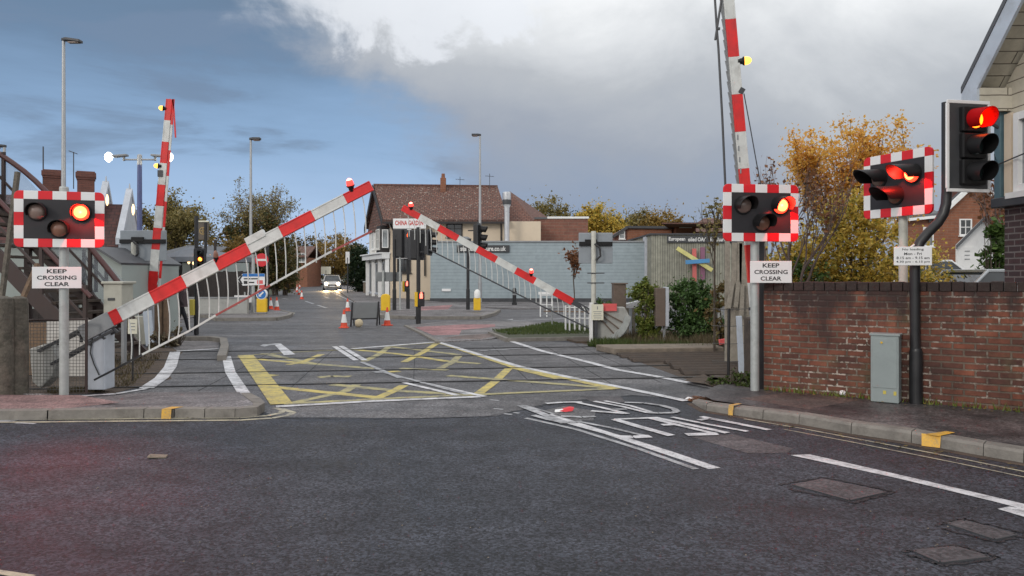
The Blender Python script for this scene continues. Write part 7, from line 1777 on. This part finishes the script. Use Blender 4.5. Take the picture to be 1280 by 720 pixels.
# ------------------------------------------------------------------ trees and plants
def rv(): 
    while True:
        v = Vector((random.uniform(-1, 1), random.uniform(-1, 1), random.uniform(-1, 1)))
        if .01 < v.length < 1: return v.normalized()
def leafquad(mb, c, s, flat=0.0, drop=.3):
    n = rv(); n.z = abs(n.z) + flat; n.normalize(); a = n.orthogonal().normalized(); a = Matrix.Rotation(random.uniform(0, 6.28), 3, n) @ a; b = n.cross(a)
    L = s * random.uniform(.7, 1.35); w_ = L * random.uniform(.45, .75)
    mb.quad([c - a * L * .5, c + b * w_ * .5 - n * L * .06, c + a * L * .5 - n * L * .1, c - b * w_ * .5 - n * L * .06])
def branches(mb, tips, p, d_, L, r, depth, spread=.55, up=.25, rough=.14, n=6):
    pts = [p]; q_ = p.copy(); dd = d_.copy(); k = 4
    for i in range(k):
        dd = (dd + rv() * rough + Vector((0, 0, up * .12))).normalized(); q_ = q_ + dd * (L / k); pts.append(q_.copy())
        if depth <= 2: tips.append((q_.copy(), depth))
    mb.tube(pts, [r * (1 - .45 * i / k) for i in range(k + 1)], n if r > .03 else 4, cap=False)
    if depth == 0: tips.append((q_, 0)); return
    for i in range(random.choice((2, 3, 3)) if depth > 1 else random.choice((2, 3, 4))):
        side_ = rv(); side_ = (side_ - dd * side_.dot(dd)).normalized()
        nd = (dd + side_ * random.uniform(spread * .7, spread * 1.5) + Vector((0, 0, up))).normalized()
        st_ = pts[random.choice((2, 3, 4))]
        branches(mb, tips, st_, nd, L * random.uniform(.62, .85), r * .56, depth - 1, spread, up, rough, n)
def tree(name, label, cat, base, h, crownR, leafm, nleaf, ls, depth=4, stem=.3, spread=.6, up=.2, group=None, trunkm='trunk', clump=.5, keep=1.0, r0=None, flat=.2, zscale=1.0):
    base = Vector(base); t = thing(name, label, cat, base, 0, group); tips = []; mb = MB()
    st_ = h * stem; r0 = r0 or h * .022
    mb.tube([(0, 0, -.1), (0, 0, st_ * .4), (random.uniform(-.03, .03) * h, 0, st_)], [r0 * 1.35, r0 * 1.1, r0], 10, cap=False)
    for i in range(4):
        a_ = 2 * math.pi * i / 4 + random.uniform(-.4, .4); sp_ = random.uniform(.35, .9) * spread * 1.5
        branches(mb, tips, Vector((0, 0, st_ * random.uniform(.75, 1))), Vector((math.cos(a_) * sp_, math.sin(a_) * sp_, 1)).normalized(), h * (1 - stem) * .42, r0 * .7, depth - 1, spread, up)
    branches(mb, tips, Vector((0, 0, st_ * .95)), Vector((0, 0, 1)), h * (1 - stem) * .42, r0 * .8, depth - 1, spread, up)
    mx_ = max(p.z for p, _ in tips); mr = sorted(math.hypot(p.x, p.y) for p, _ in tips)[int(len(tips) * .95)]
    fz = h / mx_; fr = crownR / mr
    fix = lambda v: (v[0] * (1 + (fr - 1) * min(1, max(0, v[2] / max(st_, .01) - .6))), v[1] * (1 + (fr - 1) * min(1, max(0, v[2] / max(st_, .01) - .6))), v[2] * fz)
    mb.v = [fix(v) for v in mb.v]
    mb.build('trunk', M[trunkm], t, fixn=False, smooth=False)
    tips = [Vector(fix(p)) for p, d2 in tips if random.random() < keep]
    lb = MB(); 
    for i in range(nleaf):
        p = random.choice(tips); o = rv() * abs(random.gauss(0, 1)) * clump; o.z *= .75
        leafquad(lb, p + o, ls, flat)
    lb.build('crown', leafm if not isinstance(leafm, str) else M[leafm], t, fixn=False)
    return t
def bush(name, label, base, lobes, leafm, nleaf, ls, cat='bush', group=None, stems=6, flat=.2, shell=.55):
    """lobes: (cx, cy, cz, rx, ry, rz); leaves fill each ellipsoid, denser near its skin"""
    base = Vector(base); t = thing(name, label, cat, base, 0, group); lb = MB(); tot = sum(l[3] * l[5] for l in lobes)
    # knots inside each lobe give an uneven outline
    for l in lobes:
        c = Vector(l[:3]); rr = Vector(l[3:]); k = int(nleaf * l[3] * l[5] / tot); kn = max(6, k // 60)
        knots = []
        for i in range(kn):
            v = rv() * random.uniform(shell, 1.0); knots.append((c + Vector((v.x * rr.x, v.y * rr.y, v.z * rr.z)), random.uniform(.12, .3) * min(rr)))
        for i in range(k):
            p, s_ = random.choice(knots); q_ = p + rv() * abs(random.gauss(0, .8)) * s_ * 1.6
            if q_.z < .02: q_.z = random.uniform(.02, .1)
            leafquad(lb, q_, ls, flat)
    lb.build('foliage', M[leafm], t, fixn=False)
    mb = MB()
    for l in lobes:
        for i in range(stems):
            a_ = Vector((l[0] + random.uniform(-.2, .2) * l[3], l[1] + random.uniform(-.2, .2) * l[4], 0)); v = rv()
            b = Vector((l[0] + v.x * l[3] * .7, l[1] + v.y * l[4] * .7, l[2] + abs(v.z) * l[5] * .7)); m_ = a_.lerp(b, .5) + rv() * .08 * l[3]
            mb.tube([a_, m_, b], [.03 * max(l[5], .5), .02 * max(l[5], .5), .006], 5, cap=False)
    mb.build('stem', M['trunk'], t, fixn=False)
    return t
M['lf_yellow'] = leaf('maple_leaf', [(0.36, 0.24, 0.06), (0.68, 0.42, 0.10), (0.82, 0.52, 0.12), (0.72, 0.36, 0.08), (0.86, 0.60, 0.18)], .45)
M['lf_yellow2'] = leaf('turning_leaf', [(0.06, 0.09, 0.022), (0.18, 0.19, 0.045), (0.70, 0.49, 0.09), (0.42, 0.29, 0.06), (0.84, 0.63, 0.15), (0.30, 0.28, 0.06), (0.66, 0.40, 0.08)], .45)
M['lf_rust'] = leaf('rust_leaf', [(0.12, 0.05, 0.025), (0.22, 0.10, 0.045), (0.16, 0.06, 0.035)], .25)
M['lf_ivy'] = leaf('ivy_leaf', [(0.025, 0.05, 0.016), (0.05, 0.10, 0.028), (0.09, 0.16, 0.045), (0.04, 0.08, 0.022), (0.16, 0.21, 0.09)], .2)
M['lf_ivy2'] = leaf('yellowing_ivy', [(0.06, 0.10, 0.02), (0.13, 0.18, 0.035), (0.20, 0.21, 0.045), (0.08, 0.12, 0.025)], .25)
M['lf_olive'] = leaf('olive_leaf', [(0.11, 0.105, 0.04), (0.20, 0.175, 0.065), (0.30, 0.23, 0.085), (0.15, 0.145, 0.05)], .3)
M['lf_autumn'] = leaf('autumn_leaf', [(0.17, 0.12, 0.04), (0.34, 0.22, 0.065), (0.26, 0.19, 0.06), (0.42, 0.25, 0.06)], .3)
M['lf_brown'] = leaf('brown_leaf', [(0.10, 0.08, 0.035), (0.19, 0.125, 0.055), (0.13, 0.12, 0.045), (0.25, 0.14, 0.055)], .3)
M['lf_copse'] = leaf('copse_leaf', [(0.05, 0.06, 0.022), (0.10, 0.10, 0.035), (0.07, 0.085, 0.028), (0.22, 0.13, 0.05), (0.14, 0.12, 0.045)], .3)
M['lf_dark'] = leaf('evergreen_leaf', [(0.012, 0.024, 0.012), (0.025, 0.045, 0.018), (0.035, 0.06, 0.022)], .1)
M['lf_green'] = leaf('shrub_leaf', [(0.03, 0.06, 0.015), (0.06, 0.11, 0.025), (0.10, 0.15, 0.035)], .2)
M['lf_dry'] = leaf('dry_stalk', [(0.05, 0.045, 0.02), (0.10, 0.08, 0.045), (0.14, 0.105, 0.06), (0.06, 0.07, 0.025)], .1)
M['lf_grass'] = leaf('grass_blade', [(0.03, 0.055, 0.012), (0.06, 0.09, 0.02), (0.09, 0.10, 0.03)], .1)
# maple behind the wall
tree('maple_tree', 'tall golden leaved tree behind the brick wall, between the two lights', 'tree', (XW(1078, 16.5), 16.5, 0), 5.05, 1.35, 'lf_yellow', 15000, .075, 4, .30, .45, .35, keep=.7, clump=.20, r0=.06)
bush('golden_bush', 'dense yellow and green bush just behind the wall left of the cream pole', (XW(1062, 14.2), 14.2, 0), [(-.95, 0, 1.5, .75, .6, .75), (-.4, .2, 2.0, .7, .6, .8), (.3, .3, 2.0, .8, .7, 1.1), (.8, 0, 1.6, .8, .6, .8), (.2, .4, 2.7, .5, .5, .6), (1.5, .6, 1.5, .8, .6, .7), (-1.35, .2, 1.35, .5, .5, .6)], 'lf_yellow2', 26000, .07)
bush('green_bush', 'dark green leafy bush at the left foot of the golden bush behind the wall', (XW(1000, 13.6), 13.6, 0), [(0, 0, 1.35, .5, .4, .55), (.35, .1, 1.1, .45, .4, .6), (-.3, 0, 1.05, .35, .3, .5)], 'lf_green', 3800, .06)
tree('bare_shrub', 'nearly bare twiggy shrub with a few reddish leaves above the wall end', 'shrub', (XW(990, 13.5), 13.5, 0), 4.0, 1.0, 'lf_rust', 800, .075, 5, .30, .55, .45, trunkm='twig', keep=.9, clump=.10, r0=.06)
tree('thin_sapling', 'thin leafy sapling sprouting between the timber store and the right crossing light', 'tree', (XW(893, 15.2), 15.2, 0), 3.15, .34, 'lf_olive', 260, .085, 3, .70, .35, .6, keep=.9, clump=.10, r0=.018)
bush('brown_thicket', 'brownish thin thicket behind the broken paling fence', (XW(905, 15.6), 15.6, 0), [(0, 0, .9, .38, .3, .8)], 'lf_brown', 900, .10, stems=10)
# shrub by the signal box
bush('green_shrub', 'fresh green climbing shrub beside the white gable at the signal box', (XW(1243, 20.0), 20, 0), [(0, 0, 1.6, .45, .4, 1.3), (-.1, 0, 2.4, .42, .4, .8), (.3, 0, 1.2, .5, .4, 1.0)], 'lf_green', 2600, .15)
tree('bare_tree', 'bare reddish twigs showing between traffic light and signal box', 'tree', (XW(1250, 30), 30, 0), 6.6, 1.3, 'lf_rust', 500, .2, 5, .3, .5, .3, trunkm='twig', keep=.9, clump=.2)
# ivy
bush('ivy_mound', 'big dark green ivy mound in front of the timber clad store', (XW(864, 18.2), 18.2, 0), [(0, 0, .8, .55, .5, .72), (-.15, 0, 1.05, .42, .4, .42), (.30, 0, 1.0, .38, .4, .45), (.1, -.1, .35, .68, .5, .5), (.45, -.1, .3, .5, .4, .35)], 'lf_ivy', 11000, .08)
bush('ivy_post', 'narrow column of yellow green ivy left of the tall grey box', (XW(808, 18.0), 18.0, 0), [(0, 0, .75, .24, .25, .78), (-.05, 0, 1.18, .38, .3, .24), (.02, -.1, .3, .3, .25, .35)], 'lf_ivy2', 7000, .07)
bush('low_ivy', 'low dark leaves behind the rusty cabinet and barrier machine', (XW(757, 20.5), 20.5, 0), [(0, 0, .5, .5, .3, .42)], 'lf_ivy', 1400, .085)
bush('dead_bush', 'small dead brown bush at the foot of the timber posts on the left', (XW(207, 16.6), 16.6, 0), [(-.15, 0, .12, .35, .25, .22), (.1, .3, .2, .3, .3, .25)], 'lf_dry', 700, .09, stems=14)
bush('kerb_weed', 'green weed clump at the foot of the right crossing light pole', (XW(918, 10.4), 10.4, .03), [(0, 0, .1, .35, .22, .16), (-.2, .1, .06, .3, .2, .1)], 'lf_grass', 1500, .045, stems=8)
# young street tree
tree('street_sapling', 'young slender tree with a tuft of dark red leaves before the grey cladding', 'tree', (XW(718, 36), 36, 0), 3.15, .62, 'lf_rust', 520, .17, 3, .5, .45, .15, keep=.8, clump=.16, r0=.025)
# trees in the distance
tree('half_bare_tree', 'large half bare tree left of centre with grey twigs above brown leaves', 'tree', (XW(328, 60), 60, 0), 9.7, 4.0, 'lf_olive', 5200, .15, 6, .26, .55, .25, trunkm='twig', keep=.45, clump=.35, r0=.17)
bush('brown_copse', 'russet and green thicket under the half bare tree', (XW(318, 58), 58, 0), [(-2.2, 0, 2.6, 1.8, 1.4, 2.5), (-.2, 0, 3.4, 1.9, 1.5, 3.1), (1.5, 0, 3.0, 1.4, 1.2, 2.9), (2.2, .5, 1.8, 1.0, 1.0, 1.8), (-.5, -.3, 1.0, 2.6, 1.2, 1.0), (.4, 0, 5.0, 1.5, 1.2, 1.6), (-1.2, 0, 4.6, 1.0, 1.0, 1.1)], 'lf_copse', 40000, .17)
tree('olive_tree', 'leafy olive green tree behind the upright barrier on the left', 'tree', (XW(220, 46), 46, 0), 6.6, 1.9, 'lf_olive', 14000, .16, 4, .3, .6, .2, clump=.45)
bush('olive_thicket', 'olive and rust thicket behind the pub sign', (XW(245, 50), 50, 0), [(-1.5, 0, 2.2, 1.7, 1.2, 2.0), (.8, 0, 2.0, 1.6, 1.2, 1.9), (2.6, 0, 2.3, 1.4, 1.2, 2.0), (-3.0, 0, 1.9, 1.4, 1.2, 1.7)], 'lf_autumn', 12000, .17)
bush('evergreen_bush', 'tall dark evergreen bush beside the restaurant side wall', (XW(449, 66), 66, 0), [(0, 0, 2.0, 1.05, 1.2, 2.0), (-.1, 0, 3.2, .9, 1.0, 1.25), (.5, 0, 1.2, .9, 1, 1.2)], 'lf_dark', 11000, .17)
bush('road_hedge', 'dark hedge where the far road bends out of sight', (XW(388, 112), 112, 0), [(-4.5, 0, .8, 2.5, 1, 1.2), (-1.5, 0, .9, 2.5, 1, 1.3), (1.5, 1, 1.0, 2.5, 1, 1.5), (5, 1, 1.3, 2.5, 1, 2)], 'lf_dark', 4000, .34, cat='hedge')
bush('golden_roadside_tree', 'golden brown tree over the far road beyond the evergreen', (XW(425, 105), 105, 0), [(-1, 0, 4.2, 2.6, 2, 3.0), (1.4, 0, 4.0, 2.2, 2, 2.8), (.5, 0, 2.0, 2.0, 2, 1.8)], 'lf_autumn', 9000, .27)
bush('far_brown_tree', 'dull brown tree mass above the far end of the road', (XW(385, 125), 125, 0), [(-3, 0, 5, 3.2, 2.5, 3.6), (1, 0, 4.8, 3.2, 2.5, 3.6), (4.5, 0, 4.6, 3, 2.5, 3.6), (0, 0, 2.2, 4.5, 2, 2.2)], 'lf_brown', 11000, .33)
for px, Yd, h, cr, lm, lab, n_ in ((688, 95, 11.6, 3.0, 'lf_olive', 'rounded pale olive tree behind the brick block', 4200), (720, 105, 11.2, 1.5, 'lf_dark', 'small dark conifer top right of the olive tree', 2200), (750, 90, 10.4, 2.6, 'lf_yellow2', 'yellow green tree right of the brick block, centre of the skyline', 4200),
                             (789, 100, 10.3, 3.2, 'lf_olive', 'brownish tree in the middle of the skyline row', 4000), (830, 98, 10.2, 3.0, 'lf_autumn', 'orange tinged tree at the right end of the skyline row', 4200), (812, 112, 10.0, 3.0, 'lf_autumn', 'amber tree set further back in the skyline row', 3000), (770, 110, 9.6, 3.0, 'lf_olive', 'low olive tree between the yellow and brown skyline trees', 3000)):
    cr *= 1.35; lobes = [(0, 0, h * .60, cr * .8, cr * .7, h * .38), (-cr * .4, 0, h * .6, cr * .5, cr * .5, h * .26), (cr * .4, 0, h * .6, cr * .5, cr * .5, h * .26)]
    for k in range(7):
        a_ = k * .9 + random.random(); lobes.append((math.cos(a_) * cr * random.uniform(.3, .62), math.sin(a_) * cr * .4, h * random.uniform(.45, .82), cr * random.uniform(.32, .5), cr * .4, h * random.uniform(.12, .19)))
    bush('skyline_tree', lab, (XW(px, Yd), Yd, 0), lobes, lm, n_ * 4, .30, 'tree', 'trees on the skyline')
tree('skyline_tree', 'dark low tree at the left behind the station lamp', 'tree', (XW(200, 75), 75, 0), 6.6, 2.6, 'lf_olive', 5200, .24, 4, .3, .6, .2, group='trees on the skyline', clump=.6)
bush('far_hedge_tree', 'dark green tree mass right of the half bare tree', (XW(352, 84), 84, 0), [(0, 0, 2.6, 1.7, 1.5, 2.8), (-1.8, 0, 2.0, 1.5, 1.2, 2.4), (1.1, 0, 2.8, 1.1, 1.2, 2.6), (0, 0, .9, 2.6, 1.2, .9)], 'lf_copse', 9000, .22)
for i, (px, py, lab) in enumerate(((928, 486, 'small pale paper scrap left of the right crossing light foot'), (968, 489, 'small white wrapper at the wall end right of the crossing light'), (862, 499, 'flat white chip of stone at the kerb start'))):
    p = G(px, py, .06 if i < 2 else .01); mb = MB(); w_ = .06
    mb.prism([(-w_, -.02, 0), (w_ * .4, -.04, .012), (w_, .015, .004), (-w_ * .2, .04, .014)], (0, 0, .012)); o = mb.build('paper_scrap', M['white'], bevel=.003); o.location = p; tag(o, lab, 'litter')
# rough grass, dead stalks, fallen leaves
def tufts(name, regs, n, m, h0, h1, w_=.012):
    mb = MB()
    for i in range(n):
        r_ = random.choice(regs); A, B, C, D = r_[:4]; u, v = random.random(), random.random()
        p = (A * (1 - u) + B * u) * (1 - v) + (D * (1 - u) + C * u) * v
        h = random.uniform(h0, h1); a_ = random.uniform(0, 6.28); dx = Vector((math.cos(a_), math.sin(a_), 0)); ln = rv() * h * .45; ln.z = 0
        mb.quad([p - dx * w_, p + dx * w_, p + Vector((0, 0, h)) + ln])
    o = mb.build(name, M[m], fixn=False); return struct(o, 'stuff')
tufts('undergrowth', [pg([(752, 431), (905, 437), (905, 420), (770, 418)]), pg([(860, 436), (915, 440), (925, 428), (880, 422)])], 6500, 'lf_dry', .06, .30, .011)
tufts('dry_grass', [pg([(755, 436), (905, 441), (905, 433), (752, 430)]), pg([(735, 433), (775, 438), (790, 430), (745, 428)])], 4200, 'lf_grass', .05, .2, .011)
tufts('grass', [[p + Vector((0, 0, .06)) for p in pg([(614, 415.5), (636, 421.5), (738, 420), (732, 408)])], [p + Vector((0, 0, .06)) for p in pg([(625, 416), (700, 419), (720, 409), (690, 405)])]], 5200, 'lf_grass', .02, .08, .012)
tufts('weeds', [[WA + WD * 0 + Vector((0, -.02, .1)), WA + WD * 5.2 + Vector((0, -.02, .1)), WA + WD * 5.2 - WNn * .09 + Vector((0, 0, .1)), WA - WNn * .09 + Vector((0, 0, .1))]], 420, 'lf_ivy2', .03, .11, .008)
tufts('dead_grass', [pg([(60, 492), (130, 490), (130, 486), (60, 488)]), pg([(112, 487), (165, 484), (205, 442), (130, 445)]), pg([(112, 487), (165, 484), (205, 442), (130, 445)])], 2200, 'lf_dry', .02, .08, .009)
def leaves_on(name, regs, n, m, s, z):
    mb = MB()
    for i in range(n):
        A, B, C, D = random.choice(regs); u, v = random.random(), random.random()
        p = (A * (1 - u) + B * u) * (1 - v) + (D * (1 - u) + C * u) * v; leafquad(mb, p + Vector((0, 0, z + random.uniform(.005, .02))), s, 3.0)
    return struct(mb.build(name, M[m], fixn=False), 'stuff')
leaves_on('fallen_leaves', [pg([(858, 502), (905, 508), (900, 500), (868, 497)])], 420, 'lf_rust', .05, .01)
leaves_on('fallen_leaves', [[WA + Vector((0, 0, .1)), WA + WD * 5 + Vector((0, 0, .1)), WA + WD * 5 - WNn * .35 + Vector((0, 0, .1)), WA - WNn * .35 + Vector((0, 0, .1))], pg([(900, 500), (1000, 494), (950, 486), (915, 490)])], 170, 'lf_autumn', .04, .005)
leaves_on('gutter_litter', [pg([(100, 523), (300, 523), (300, 521), (100, 521.5)]), pg([(960, 531), (1280, 590), (1280, 584), (960, 527)])], 90, 'lf_brown', .04, .0)
